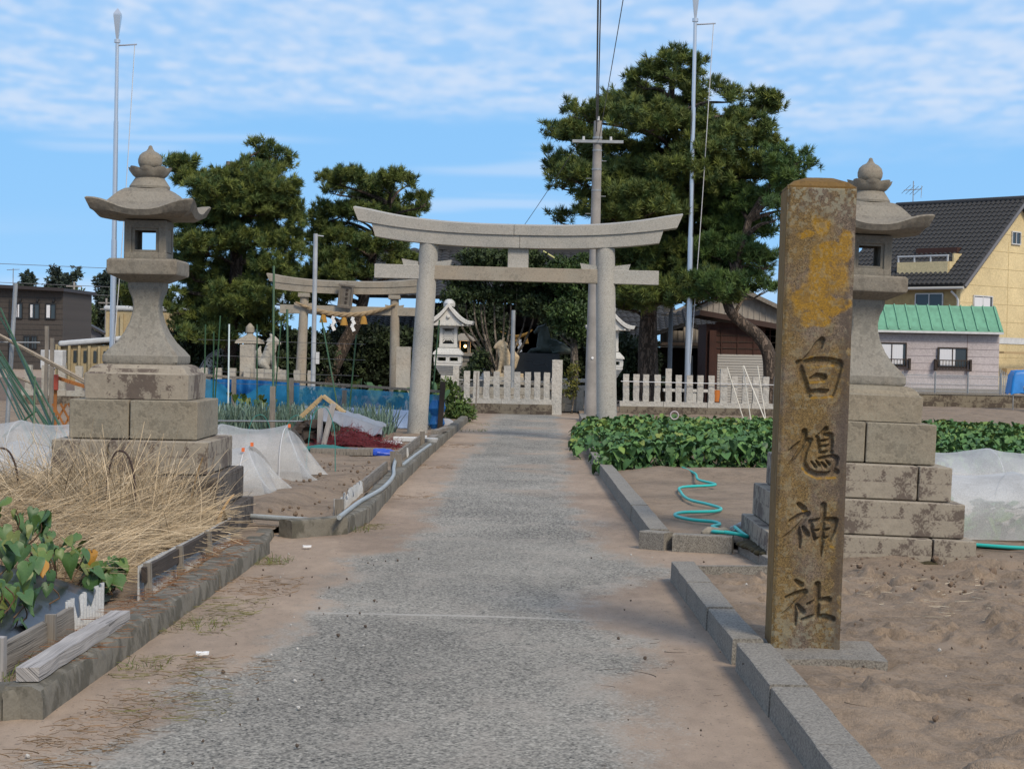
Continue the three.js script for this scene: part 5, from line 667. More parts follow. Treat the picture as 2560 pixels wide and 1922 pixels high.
const bundle = [[[-7.59, 1.29, -25], [-6.65, 0.5, -23.5]], [[-7.59, 1.18, -25], [-6.76, 0.53, -23.5]], [[-7.54, 1.13, -25], [-6.82, 0.55, -23.5]], [[-7.66, 1.36, -25.2], [-6.6, 0.5, -23.5]], [[-7.55, 1.23, -25.2], [-6.46, 0.49, -23.4]], [[-7.52, 1.09, -25], [-6.62, 0.49, -23.4]], [[-7.44, 1.06, -25], [-6.56, 0.49, -23.4]], [[-7.37, 1.06, -25], [-6.43, 0.49, -23.4]], [[-7.59, 1.06, -25], [-6.86, 0.56, -23.5]], [[-7.59, 1.26, -25.4], [-6.99, 0.75, -24.5]], [[-7.54, 1.16, -25.4], [-6.93, 0.7, -24.5]]];
bundle.forEach((s) => { const [a, b] = toGround(s, 0.25), t = [a[0] - (b[0] - a[0]) * 0.25, a[1] - (b[1] - a[1]) * 0.25, a[2] - (b[2] - a[2]) * 0.25]; solo('leaning_stake', rod(t, b, 0.0115, 6), M.stake, 'green stake in the leaning bundle by the grey pipe pole', 'stake', 'bundle of leaning green stakes'); });
[[[-7.3, 2.05, -24], [-6.55, 1.07, -23], 'green tripod leg tied above the leaning bundle'], [[-7.3, 1.92, -24], [-6.64, 1.19, -23.2], 'second green tripod leg above the leaning bundle'], [[-7.1, 1.57, -24], [-5.97, 0.41, -22], 'dark green tripod leg reaching the pale net'], [[-7.05, 1.51, -24], [-6.17, 0.73, -22.5], 'thin dark tripod leg beside the wooden posts'], [[-6.11, 1.19, -21.5], [-5.98, 0.22, -21], 'upright green stake in front of the pale net'], [[-5.87, 0.76, -21.5], [-5.85, 0.21, -21.2], 'short slanted green stake in front of the pale net'], [[-6.49, 0.46, -21.5], [-6.09, 0.78, -21.5], 'green brace stake tied to the upright stake']].forEach(([a, b, l], i) => { const q = i < 6 ? toGround([a, b], 0.05) : [a, b]; solo('tripod_stake', rod(q[0], q[1], 0.0125, 7), i % 3 === 2 ? mat([0.012, 0.045, 0.03], 0.5) : M.stake, l, 'stake'); });
{ const o = thing('pipe_pole', 'leaning grey pipe pole tied with blue cord to bamboo', 'pole'); part(o, 'pipe', rod([-7.69, 2.45, -26], [-7.80, 0.02, -26], 0.032, 10), M.galv); part(o, 'blue_cord', rod([-7.725, 1.66, -26], [-7.728, 1.58, -26], 0.042, 10), M.bluePlastic); part(o, 'crossbar', rod([-8.4, 1.59, -26.06], [-7.34, 1.60, -26.06], 0.012, 6), M.galv); }
[[[-8.3, 1.88, -26.1], [-6.31, 1.04, -25], 'long bamboo pole slanting down to the lantern'], [[-8.3, 1.85, -26.25], [-6.35, 1.01, -25.1], 'second bamboo pole lashed alongside the long one'], [[-7.72, 1.12, -26], [-7.33, 1.01, -25.7], 'short bamboo piece behind the leaning stakes']].forEach(([a, b, l]) => { const o = thing('bamboo_pole', l, 'pole'); part(o, 'culm', rod(a, b, 0.02, 8), M.bamboo); for (let k = 1; k < 6; k++) { const f = k / 6; part(o, 'node', rod([mix(a[0], b[0], f), mix(a[1], b[1], f), mix(a[2], b[2], f)], [mix(a[0], b[0], f + 0.006), mix(a[1], b[1], f + 0.006), mix(a[2], b[2], f + 0.006)], 0.0235, 8), M.bamboo); } });
for (const [x, y, z, l] of [[-7.78, 1.86, -28, 'taller weathered wooden post behind the stake bundle'], [-7.42, 1.67, -27, 'shorter weathered wooden post beside the orange lattice'], [-4.6, 0.94, -30.5, 'grey wooden post carrying the pipe rail'], [-3.9, 0.79, -35.2, 'wooden post of the blue net under the rope'], [-6.18, 0.96, -35.8, 'wooden post of the blue net near the torn gap'], [-5.0, 1.0, -35.6, 'wooden post of the blue net below the small torii'], [-6.73, 1.0, -36, 'wooden end post of the blue net behind the lantern']]) { const h = y - 0.02, o = solo('wooden_post', place(warp(boxUV(new THREE.BoxGeometry(z > -29 && x < -7 ? 0.052 : 0.085, h, z > -29 && x < -7 ? 0.052 : 0.085, 2, 8, 2)), 0.008, 5, x), 0, h / 2, 0), M.wood, l, 'post'); o.position.set(x, 0.02, z); }
{ const o = thing('lattice_panel', 'orange brown garden lattice leaning behind the lantern steps', 'lattice', [-6.95, 0.2, -25.5]), W = 0.95, H = 0.9; part(o, 'frame_post', box(0.045, H + 0.1, 0.03, 0, H / 2, 0), M.woodOrange); part(o, 'top_rail', box(W, 0.05, 0.03, W / 2, H - 0.13, 0, 0, 0, -0.29), M.woodOrange);
  for (let k = 0; k < 7; k++) { const x = 0.06 + k * 0.13; for (const s of [-1, 1]) { const L = Math.min(0.95, 0.5 + 0.1 * k); part(o, 'slat', box(0.03, L * 0.8, 0.012, x, 0.36 - 0.03 * k, s * 0.008, 0, 0, s * 0.5), M.woodOrange); } } o.rotation.y = 0.05; }
{ const o = thing('red_post', 'short red brown post topping the orange lattice', 'post', [-6.93, 0.98, -25.45]); part(o, 'shaft', rbox(0.06, 0.22, 0.05, 0.006, 0, 0.06, 0), mat([0.30, 0.05, 0.03], 0.6)); }
solo('pipe_rail', rod([-5.5, 0.36, -29.7], [-2.9, 0.43, -29.0], 0.014, 7), M.galv, 'grey pipe rail crossing in front of the onions', 'rail');
// teal hoops of bare tunnels
[[-4.15, -28.9, 'teal plastic hoop beside the wooden junk post'], [-4.75, -28.9, 'teal plastic hoop beside the grey post'], [-2.95, -22.4, 'tall teal hoop at the tunnel end']].forEach(([x, z, l], i) => solo('teal_hoop', tube([[0, 0, 0], [0.02, 0.25, 0], [0.1, i === 2 ? 0.75 : 0.42, 0], [0.22, i === 2 ? 0.82 : 0.46, 0], [0.33, i === 2 ? 0.6 : 0.3, -0.05], [0.36, 0.0, -0.1]], 0.0055, 0.0055, 6, 5), M.stakeTeal, l, 'hoop', 'teal hoops', [x, 0.05, z]));

// ---- blue net fence, onions, taro
{
  const o = thing('blue_net_fence', 'sagging blue net hung on a wooden rail behind the onions', 'net fence'), A = [-6.9, 1.01, -36.0], B = [-1.95, 0.79, -35.2];
  part(o, 'top_rail', place(boxUV(new THREE.BoxGeometry(5.03, 0.05, 0.045, 10, 1, 1)), (A[0] + B[0]) / 2, 0.905, -35.58, 0, -0.16, -0.044), M.wood);
  part(o, 'net', keepN(sheet(140, 14, (u, v) => { const gap = Math.exp(-(((u - 0.17) / 0.07) ** 2)), top = mix(A[1], B[1], u) - 0.06 - 0.3 * gap; return [mix(A[0], B[0], u), mix(top, 0.12, v), mix(A[2], B[2], u) + 0.035 + 0.05 * Math.sin(u * 60) * v * 0.6 + 0.05 * (fbm(u * 40, v * 4, 2) - 0.5)]; })), mat([0.02, 0.30, 0.56], 0.5, { transparent: true, opacity: 0.66, map: T.mottle }));
  part(o, 'net_band', keepN(sheet(60, 8, (u, v) => [mix(-7.0, -4.9, u), mix(0.94, 0.45, v) - 0.16 * Math.exp(-(((u - 0.42) / 0.15) ** 2)) * v, -36.1 + 0.06 * Math.sin(u * 40) + 0.03 * v])), mat([0.006, 0.15, 0.45], 0.5, { map: T.mottle }));
  part(o, 'gathered_net', warp(creased(loft([circ(0.10, 0.02, 14), circ(0.15, 0.12, 14), circ(0.10, 0.28, 14), circ(0.17, 0.42, 14), circ(0.12, 0.58, 14)].map((q) => q.map(([x, y, z]) => [x - 2.07, y + 0.05, z - 35.2])), true, true), 1), 0.04, 9, 3), mat([0.01, 0.15, 0.42], 0.45, { transparent: true, opacity: 0.85 }));
  const e = thing('net_end_post', 'dark wooden end post gathered round with blue net', 'post', [-2.01, 0.0, -35.05]); part(e, 'shaft', place(hewn(0.1, 1.0, 0.08, 5, 0.008, 8, 0.08), 0, 0, 0, 0, 0, -0.05), M.woodDark);
  solo('pale_blue_sheet', thick(60, 10, 0.004, (u, v) => [mix(-4.7, -2.42, u), mix(0.47 - 0.06 * u, 0.08, v) + 0.02 * fbm(u * 12, 1, 2), -35.05 + 0.25 * v + 0.08 * (fbm(u * 9, v * 3, 3) - 0.5)]), mat([0.36, 0.47, 0.68], 0.6, { map: T.mottle }), 'pale blue sheet hanging low in front of the blue net', 'sheet');
  solo('white_bag', warp(boxUV(new THREE.SphereGeometry(0.2, 16, 10, 0, 6.283, 0, 1.57).scale(1.1, 0.75, 1)), 0.03, 5, 4), mat([0.5, 0.49, 0.5], 0.6, { map: T.mottle }), 'low white bag beside the gathered blue net', 'bag', null, [-1.98, 0.06, -36.8]);
  // onions
  const r = rng(61), l = [], c = [], q = new THREE.Color(); for (let row = 0; row < 4; row++) for (let i = 0; i < 420; i++) { const x = mix(-6.6, -2.75, r()), z = -31.4 - row * 0.75 + (r() - 0.5) * 0.15; if (row === 0 && x > -4.3 && x < -3.3) continue; l.push(mtx(x, 0.06, z, (r() - 0.5) * 0.7, r() * 6.28, (r() - 0.5) * 0.7, 0.8 + 0.5 * r())); const v = 0.75 + 0.5 * r(); c.push(q.clone().setRGB(0.105 * v, 0.165 * v, 0.125 * v)); }
  const on = thing('onion_rows', 'blue green spring onions growing in rows before the blue net', 'crop'); on.userData.kind = 'stuff'; scatter(on, 'onion_leaves', blade(0.46, 0.013, 0.3), mat([1, 1, 1], 0.5), l, c);
  // taro leaves behind the net
  for (let k = 0; k < 9; k++) { const x = mix(-6.1, -2.3, k / 8), t = thing('taro_plant', ['broad leaved taro plant behind the torn end of the blue net', 'taro plant behind the blue net below the guardian dog', 'taro plant behind the blue net beside the wooden post', 'taro plant behind the blue net under the torii leg', 'taro plant behind the blue net under the steel pole', 'taro plant behind the blue net under the rope', 'taro plant behind the blue net before the plank hall', 'taro plant behind the blue net beside the hewn pillar', 'taro plant behind the gathered end of the blue net'][k], 'plant', [x, 0.05, -36.7], 0, 'taro plants behind the blue net'), st = []; for (let i = 0; i < 9; i++) { const a = r() * 6.28, d = 0.1 + 0.3 * r(), h = 0.35 + 0.45 * r() + (k === 5 || k === 8 ? 0.12 : 0), p = [d * Math.cos(a), h, d * Math.sin(a)]; st.push(tube([[0, 0, 0], [p[0] * 0.4, h * 0.7, p[2] * 0.4], p], 0.01, 0.006, 4, 3)); const lf = part(t, 'leaf', heart, leafMats[i % 5]); lf.position.set(...p); lf.rotation.set(0.5 + 0.7 * r(), a, 0, 'YXZ'); lf.scale.setScalar(2.1 + 0.9 * r()); } part(t, 'stalks', st, M.stake); }
  const bp = thing('bean_plant', 'yellowish leafy plant in the torn gap of the blue net', 'plant', [-5.75, 0.05, -35.3]); for (let i = 0; i < 46; i++) { const lf = part(bp, 'leaf', heart, leafMats[[1, 3, 4, 0][i % 4]]); lf.position.set((r() - 0.5) * 0.9, 0.25 + 0.4 * r(), (r() - 0.5) * 0.4); lf.rotation.set(0.3 + 0.8 * r(), r() * 6.28, 0, 'YXZ'); lf.scale.setScalar(0.9 + 0.5 * r()); } part(bp, 'stalks', [tube([[0, 0, 0], [0.1, 0.4, 0]], 0.012, 0.006, 4, 2), tube([[0.05, 0, 0], [-0.25, 0.45, 0]], 0.012, 0.006, 4, 2)], M.stake);
  const kb = thing('leafy_shrub', 'leafy green shrub between the blue net and the fence', 'shrub', [-1.98, 0.05, -40.5]); part(kb, 'stems', [tube([[0, 0, 0], [0.05, 0.6, 0]], 0.03, 0.01, 5, 2)], M.barkGrey); leafy(kb, [[0, 0.35, 0.3, 0.3, 0], [0.1, 0.15, 0.4, 0.2, 0], [-0.2, 0.7, 0.25, 0.2, 0]], 55, 300, [0.05, 0.10, 0.02], [0.11, 0.16, 0.03], 0.9);
  solo('thin_stick', rod([-1.6, 1.1, -43.2], [-1.62, 0.02, -43.2], 0.018, 6), M.wood, 'thin brown stick standing at the kerb end before the fence', 'stick');
}
// ---- junk heap beside the pillar
{
  const a = thing('roof_truss', 'new timber frame shaped like a roof on the junk heap', 'timber frame', [-3.55, 0, -29]);
  part(a, 'rafter', box(0.5, 0.07, 0.05, -0.19, 0.65, 0, 0, 0, 0.77), M.woodNew); part(a, 'rafter', box(0.44, 0.05, 0.22, 0.18, 0.70, 0.06, 0, 0, -0.64), M.woodNew); part(a, 'brace', box(0.3, 0.05, 0.05, 0.13, 0.58, -0.1, 0, 0.2, 0.8), M.woodDark); part(a, 'leg', box(0.05, 0.5, 0.05, 0.3, 0.4, 0, 0, 0, 0.1), M.wood);
  for (const [p, q, l] of [[[-3.42, 0.68, -27.6], [-3.43, 0.03, -27.6], 'upright grey plank post on the junk heap'], [[-3.2, 0.76, -27.4], [-3.36, 0.03, -27.4], 'slanted grey plank post on the junk heap']]) { const g = place(box(0.08, Math.hypot(p[0] - q[0], p[1] - q[1]), 0.04), (p[0] + q[0]) / 2, (p[1] + q[1]) / 2, p[2], 0, 0, Math.atan2(q[0] - p[0], p[1] - q[1]) ); solo('plank_post', g, M.woodPale, l, 'post'); }
  solo('silver_sheet', thick(36, 22, 0.006, (u, v) => { const x = mix(-3.5, -2.55, u), z = mix(-28.1, -29.4, v); return [x + 0.04 * fbm(v * 6, u * 3, 2), 0.66 - 0.28 * u + 0.06 * (fbm(u * 8, v * 7, 3) - 0.5) - 0.22 * ss(0.25, 0, v) * (0.4 + 0.6 * fbm(u * 5, 3, 2)), z]; }), mat([0.40, 0.40, 0.42], 0.4, { metalness: 0.5, map: T.mottle }), 'crumpled silver sheet draped over the junk heap', 'sheet');
  solo('compost_heap', warp(boxUV(new THREE.IcosahedronGeometry(0.22, 6).scale(1.3, 1.0, 1)), 0.16, 14, 6), M.woodDark, 'dark heap of stalks under the timber frame', 'compost', null, [-3.75, 0.2, -28.8]);
  const r = rng(77), net = []; const pile = (x, z) => 0.27 * Math.exp(-(((x + 2.95) / 0.34) ** 2)) * Math.exp(-(((z + 27.8) / 0.4) ** 2)) + 0.07 * ss(-2.1, -2.5, x) * Math.exp(-(((z + 28) / 0.5) ** 2));
  const nl = []; for (let i = 0; i < 1500; i++) { const x = mix(-3.5, -2.15, r()), z = -27.8 + (r() - 0.5) * 0.9, h = pile(x, z); nl.push(mtx(x, 0.06 + h * (0.6 + 0.45 * r()), z, r() * 3, r() * 6.28, r() * 3, 0.35 + 0.4 * r())); }
  const o = thing('red_net_heap', 'heap of tangled dark red netting in front of the silver sheet', 'net heap'); part(o, 'core', keepN(sheet(30, 20, (u, v) => { const x = mix(-3.6, -2.1, u), z = mix(-27.4, -28.9, v); return [x, 0.05 + pile(x, z) * 0.85, z]; })), mat([0.07, 0.006, 0.009], 0.9)); scatter(o, 'net_strands', blade(0.3, 0.006, 1.6), mat([0.13, 0.010, 0.016], 0.8), nl);
  const w = thing('wheel_pair', 'pair of black wheels sticking out of the silver sheet', 'wheels', [-2.78, 0.24, -29.0], 0.5); for (const s of [0, 0.17]) { const t = part(w, 'tyre', place(boxUV(new THREE.TorusGeometry(0.085, 0.035, 10, 24)), s, 0, 0, 0, 1.1, 0), M.rubber); part(t, 'rim', place(cyl(0.06, 0.06, 0.035, 16), s, 0, 0, Math.PI / 2, 0, 0).rotateY(0), mat([0.05, 0.05, 0.055], 0.5)); } part(w, 'axle', place(cyl(0.02, 0.02, 0.5, 8), -0.05, 0.02, -0.1, 0, 0, 1.2), M.iron);
  const gt = thing('white_gutter', 'white plastic gutter bent down at the pillar foot', 'gutter', [0, 0, -28.95]); part(gt, 'run', rbox(0.55, 0.085, 0.09, 0.02, -2.14, 0.16, 0), M.whitePlastic); part(gt, 'downpipe', rbox(0.05, 0.24, 0.07, 0.015, -1.885, 0.11, 0), M.whitePlastic);
  solo('white_film', warp(boxUV(new THREE.IcosahedronGeometry(0.16, 4).scale(1.5, 0.28, 0.9)), 0.07, 12, 4), whiteSheetM, 'crumpled white film beside the black wheels', 'film', null, [-2.48, 0.1, -28.7]);
  for (const [x, z, s, l] of [[-2.8, -26.5, 0.11, 'small blue tarp scrap by the boards'], [-2.34, -26.1, 0.2, 'larger crumpled blue tarp scrap by the boards'], [-2.03, -25.5, 0.1, 'blue tarp scrap behind the edging board']]) solo('blue_tarp', warp(boxUV(new THREE.IcosahedronGeometry(s, 4).scale(1.2, 0.35, 0.7)), 0.05, 12, x), mat([0.012, 0.06, 0.42], 0.4), l, 'tarp', null, [x, 0.09, z]);
  solo('plastic_sheet', box(0.03, 0.17, 0.32, -1.93, 0.13, -25.5, 0, 0.2, 0.1), M.whitePlastic, 'grey white panel pushed in beside the edging board', 'panel');
  for (const [x, y, z, L, h, ry, l] of [[-2.75, 0.12, -26.65, 1.0, 0.03, 0.0, 'thin long board lying across the bed'], [-2.9, 0.11, -25.95, 0.9, 0.09, 0.02, 'grey board edge at the end of the bed'], [-2.5, 0.10, -26.2, 1.1, 0.03, -0.06, 'second thin board lying across the bed'], [-1.92, 0.16, -32.0, 0.12, 0.07, 1.5, 'short rotten board beside the pillar foot'], [-1.83, 0.12, -30.6, 2.0, 0.10, 1.56, 'rotten log edging beside the pillar foot'], [-1.80, 0.20, -31.6, 1.6, 0.06, 1.5, 'loose rotten plank on the kerb by the pillar']]) solo('junk_board', place(warp(boxUV(new THREE.BoxGeometry(L, h, 0.12, 8, 2, 2)), 0.012, 6, x * 9), x, y, z, 0, ry, 0), M.wood, l, 'board');
  solo('teal_net_scrap', warp(boxUV(new THREE.IcosahedronGeometry(0.22, 4).scale(1.6, 0.3, 0.7)), 0.06, 12, 9), mat([0.015, 0.13, 0.12], 0.7), 'teal net scrap beside the tall tunnel end', 'net', null, [-3.15, 0.12, -26.2]);
  solo('white_basin', creased(loft([circ(0.09, 0.0, 20), circ(0.12, 0.06, 20), circ(0.12, 0.075, 20)]), 0.5), M.whitePlastic, 'upturned white basin under the gutter end', 'basin', null, [-1.78, 0.13, -28.6]);
}
// ================================================================ poles and wires
{
  const flag = (label, x, z, h, top) => { const o = thing('banner_pole', label, 'pole', [x, 0, z], 0, 'banner poles');
    part(o, 'shaft', [tube([[0, 0, 0], [0, h * 0.45, 0]], 0.085, 0.08, 14, 1), tube([[0, h * 0.45, 0], [0, h * 0.78, 0]], 0.07, 0.065, 14, 1), tube([[0, h * 0.78, 0], [0, h, 0]], 0.055, 0.05, 14, 1)], M.steel);
    part(o, 'collar', cyl(0.085, 0.085, 0.09, 14, 0, h + 0.02, 0), M.steel); part(o, 'spear_top', creased(loft([sq(0.03, h + 0.06, 0.003, 1), sq(0.10, h + 0.72, 0.003, 1), sq(0.095, h + 0.78, 0.003, 1), sq(0.005, h + 0.93, 0.001, 1)]), 0.3), M.steel);
    part(o, 'banner_arm', rod([0.03, h - 0.1, 0], [0.56, h - 0.07, 0.05], 0.022, 8), M.steel); part(o, 'cord', tube([[0.5, h - 0.1, 0.05], [0.3, h * 0.55, 0.06], [0.06, 1.4, 0.09]], 0.011, 0.011, 4, 6), M.wirePale); return o; };
  flag('steel banner pole behind the lantern in the dry grass', -12.05, -50, 10.0); flag('steel banner pole in front of the biggest pine', 3.99, -50, 10.85);
  const u = thing('utility_pole', 'concrete utility pole behind the pale torii pillar', 'utility pole', [1.135, 0, -43.1]); part(u, 'shaft', tube([[0, -0.1, 0], [0.04, 7.15, 0]], 0.155, 0.10, 16, 2), M.pole); part(u, 'cross_arm', rbox(1.22, 0.07, 0.07, 0.008, 0.04, 6.65, 0.1), M.galv); part(u, 'band', [cyl(0.115, 0.115, 0.05, 14, 0.035, 6.75, 0), cyl(0.115, 0.115, 0.04, 14, 0.035, 6.45, 0), cyl(0.12, 0.12, 0.04, 14, 0.03, 6.0, 0), cyl(0.12, 0.12, 0.04, 14, 0.03, 5.5, 0)], M.galv); for (let k = 0; k < 6; k++) part(u, 'step_bolt', rod([-0.22 + 0.2 * (k % 2), 4.1 + k * 0.42, 0], [0.06 + 0.2 * (k % 2), 4.1 + k * 0.42, 0], 0.009, 5), M.galv); for (const [x, y] of [[-0.3, 6.72], [0.35, 6.72], [0.04, 7.2]]) part(u, 'insulator', cyl(0.035, 0.03, 0.1, 10, x, y, 0.1), M.whitePlastic); part(u, 'reflector', cyl(0.03, 0.03, 0.01, 12, 0.02, 1.5, 0.16, Math.PI / 2), M.paper);
  const wire = (a, b, sag, l, r = 0.012) => { const p = []; for (let i = 0; i <= 10; i++) { const f = i / 10; p.push([mix(a[0], b[0], f), mix(a[1], b[1], f) - sag * 4 * f * (1 - f), mix(a[2], b[2], f)]); } solo('overhead_wire', tube(p, r, r, 4, 2), M.wire, l, 'wire', 'overhead wires'); };
  wire([1.17, 7.2, -43.1], [-0.12, 9.8, 5], 0.3, 'overhead wire from the utility pole top', 0.012); wire([1.14, 6.9, -43.1], [-0.2, 9.7, 5], 0.3, 'thick cable just below the pole top wire', 0.016); wire([1.2, 6.7, -43], [1.1, 10, 5], 0.3, 'thin wire from the end of the pole arm', 0.008); wire([0.75, 6.68, -43.1], [-1.05, 5.75, -64], 0.05, 'thin stay wire slanting down from the pole arm', 0.010);
  const p = thing('steel_pole', 'pale steel pole in front of the small torii', 'pole', [-5.78, 0, -45]); part(p, 'shaft', tube([[0, 0, 0], [0, 4.46, 0]], 0.062, 0.055, 12, 1), mat([0.5, 0.53, 0.57], 0.5, { map: T.mottle, metalness: 0.2 })); part(p, 'meter_box', rbox(0.09, 0.3, 0.1, 0.01, 0.1, 1.35, 0), M.whitePlastic); part(p, 'top_bracket', rod([0, 4.42, 0], [0.2, 4.40, 0], 0.015, 6), M.steel);
  const q = thing('steel_pole', 'grey thin pole before the porch of the tiled house', 'pole', [3.63, 0, -52]); part(q, 'shaft', tube([[0, 0, 0], [0, 3.25, 0]], 0.07, 0.065, 10, 1), mat([0.10, 0.12, 0.14], 0.5)); part(q, 'cross_arm', [rod([-0.3, 2.75, 0], [0.3, 2.75, 0], 0.03, 6)], M.galv); part(q, 'bracket_box', rbox(0.18, 0.3, 0.12, 0.02, -0.12, 3.0, 0.05), M.whitePlastic);
  const st = thing('slender_post', 'slender grey pole beside the tan guardian dog', 'pole', [-0.87, 0, -49.55]); part(st, 'shaft', tube([[0, 0, 0], [0, 2.75, 0]], 0.07, 0.06, 10, 1), M.galv);
  [[[4.19, 1.41, -38], [4.38, 0.29, -38]], [[4.21, 1.41, -38], [4.64, 0.25, -37.5]], [[4.5, 1.42, -38], [4.7, 0.27, -38]], [[3.0, 1.39, -38], [3.36, 0.3, -38]]].forEach(([a, b], i) => solo('white_stick', rod(...toGround([i === 3 ? [3.86, 1.37, -38] : a, i === 3 ? [4.22, 0.31, -38] : b]), 0.012, 5), mat([0.68, 0.64, 0.55], 0.6), ['white stick standing straightest before the garage shutter', 'white stick slanting across its neighbour before the garage', 'white stick beside the carved post before the fence', 'white stick leaning alone before the fence'][i], 'stick', 'white sticks in the sweet potato bed'));
  solo('pinwheel', place(boxUV(new THREE.TorusGeometry(0.07, 0.012, 6, 16)), 0, 0, 0), mat([0.45, 0.38, 0.38], 0.6), 'small pale ring standing among the sweet potato leaves', 'ring', null, [2.3, 0.55, -31.5]);
  const wt = thing('water_tap', 'white tap standpipe beside the stepped lantern', 'tap', [7.88, 0, -38]); part(wt, 'pipe', cyl(0.035, 0.03, 0.75, 10, 0, 0.38, 0), M.whitePlastic); part(wt, 'cap', cyl(0.04, 0.04, 0.06, 10, 0, 0.77, 0), M.galv);
  for (const [x, z, h] of [[-60.5, -230, 9.5], [-56.8, -232, 7.5], [-63.5, -236, 8.5]]) { const f = thing('far_pole', x === -60.5 ? 'tall far utility pole before the grove' : x === -56.8 ? 'short far utility pole beside the beige building' : 'far utility pole beside the brown house', 'utility pole', [x, 0, z]); part(f, 'shaft', tube([[0, 0, 0], [0, h, 0]], 0.2, 0.14, 8, 1), M.pole); part(f, 'cross_arm', [box(2, 0.15, 0.15, 0, h - 0.6, 0), box(1.6, 0.15, 0.15, 0, h - 1.4, 0)], M.pole); }
  [11.6, 9.2, 8.1].forEach((y, i) => solo('far_wire', rod([-90, y + 0.4, -228], [-44, y - 0.5, -232], 0.035, 4), M.wire, ['highest far wire above the brown house', 'middle far wire before the grove', 'lowest far wire before the grove'][i], 'wire', 'far wires'));
}
// ================================================================ statues and small shrine furniture
{
  const C = (a, ra, b, rb) => [...a, ra, ...b, rb];
  const dogM = bumped([0.40, 0.38, 0.34], 0.95, T.weathered, T.rough, 0.02), dogM2 = bumped([0.52, 0.42, 0.29], 0.95, T.weathered, T.rough, 0.02);
  const dog = (o, m, mirror) => {
    const s = mirror ? -1 : 1, caps = [C([0, 0.22, 0], 0.17, [0.12 * s, 0.55, 0], 0.16), C([0.12 * s, 0.55, 0], 0.15, [0.2 * s, 0.78, 0], 0.13), C([0.2 * s, 0.80, 0], 0.135, [0.3 * s, 0.76, 0], 0.085), C([0.18 * s, 0.45, 0.1], 0.065, [0.24 * s, 0.04, 0.1], 0.05), C([0.18 * s, 0.45, -0.1], 0.065, [0.24 * s, 0.04, -0.1], 0.05), C([0.24 * s, 0.03, 0.1], 0.05, [0.32 * s, 0.03, 0.1], 0.045), C([0.24 * s, 0.03, -0.1], 0.05, [0.32 * s, 0.03, -0.1], 0.045), C([-0.08 * s, 0.16, 0.14], 0.12, [0.08 * s, 0.05, 0.16], 0.06), C([-0.08 * s, 0.16, -0.14], 0.12, [0.08 * s, 0.05, -0.16], 0.06), C([-0.16 * s, 0.2, 0], 0.08, [-0.22 * s, 0.45, 0], 0.09), C([-0.22 * s, 0.45, 0], 0.07, [-0.16 * s, 0.62, 0], 0.03), C([0.16 * s, 0.9, 0.09], 0.04, [0.12 * s, 0.98, 0.1], 0.02), C([0.16 * s, 0.9, -0.09], 0.04, [0.12 * s, 0.98, -0.1], 0.02), C([0.36 * s, 0.72, 0.03], 0.045, [0.37 * s, 0.72, -0.03], 0.045)];
    for (let k = 0; k < 9; k++) { const a = k / 9 * 6.28; caps.push(C([(0.14 + 0.02 * Math.cos(a)) * s, 0.72 + 0.13 * Math.cos(a), 0.13 * Math.sin(a)], 0.05, [(0.05) * s, 0.66 + 0.16 * Math.cos(a), 0.15 * Math.sin(a)], 0.035)); }
    const body = part(o, 'body', blob(caps, 0.022, 0.04), m); body.position.y = o.userData.lift; part(o, 'plinth', rbox(0.75, 0.12, 0.5, 0.02, 0.06, o.userData.lift - 0.05, 0), m);
  };
  const a = thing('guardian_dog', 'grey stone guardian dog on its pedestal behind the blue net', 'statue', [-7.75, 0, -50]); a.userData.lift = 0.98; dog(a, dogM, false); part(a, 'pedestal', [rbox(1.0, 0.3, 0.7, 0.02, 0.05, 0.76, 0), rbox(0.8, 0.65, 0.55, 0.02, 0.05, 0.3, 0)], M.fenceOld); delete a.userData.lift;
  const b = thing('guardian_dog', 'tan lichened stone guardian dog seen through the large torii', 'statue', [-1.0, 0, -50.05]); b.userData.lift = 1.0; dog(b, dogM2, true); part(b, 'pedestal', [rbox(1.0, 0.22, 0.7, 0.02, -0.05, 0.8, 0), rbox(0.8, 0.72, 0.55, 0.02, -0.05, 0.34, 0)], M.fenceOld); delete b.userData.lift;
  const h = thing('horse_statue', 'dark bronze horse statue lying on the black pedestal', 'statue', [0.06, 1.56, -51.6]);
  part(h, 'body', blob([C([-0.08, 0.2, 0], 0.2, [0.4, 0.17, 0], 0.17), C([0.4, 0.17, 0], 0.17, [0.62, 0.1, 0], 0.1), C([-0.1, 0.28, 0], 0.18, [-0.12, 0.55, 0], 0.125), C([-0.12, 0.55, 0], 0.12, [-0.1, 0.72, 0], 0.1), C([-0.08, 0.74, 0], 0.1, [-0.22, 0.72, 0], 0.07), C([-0.22, 0.72, 0], 0.065, [-0.33, 0.62, 0], 0.05), C([-0.04, 0.8, 0.04], 0.03, [-0.03, 0.9, 0.05], 0.012), C([-0.04, 0.8, -0.04], 0.03, [-0.03, 0.9, -0.05], 0.012), C([-0.02, 0.72, 0], 0.06, [0.05, 0.45, 0], 0.06), C([-0.2, 0.14, 0.12], 0.065, [-0.42, 0.1, 0.14], 0.045), C([-0.42, 0.1, 0.14], 0.04, [-0.5, 0.04, 0.12], 0.04), C([-0.15, 0.1, -0.12], 0.06, [-0.38, 0.05, -0.12], 0.04), C([0.4, 0.1, 0.14], 0.09, [0.2, 0.05, 0.18], 0.045), C([0.62, 0.12, 0], 0.06, [0.8, 0.06, 0.02], 0.035), C([0.15, 0.34, 0], 0.1, [0.26, 0.33, 0], 0.09)], 0.02, 0.05), M.bronze); part(h, 'saddle_emblem', place(boxUV(new THREE.TorusGeometry(0.07, 0.015, 8, 20)), 0.14, 0.2, 0.2), M.bronze);
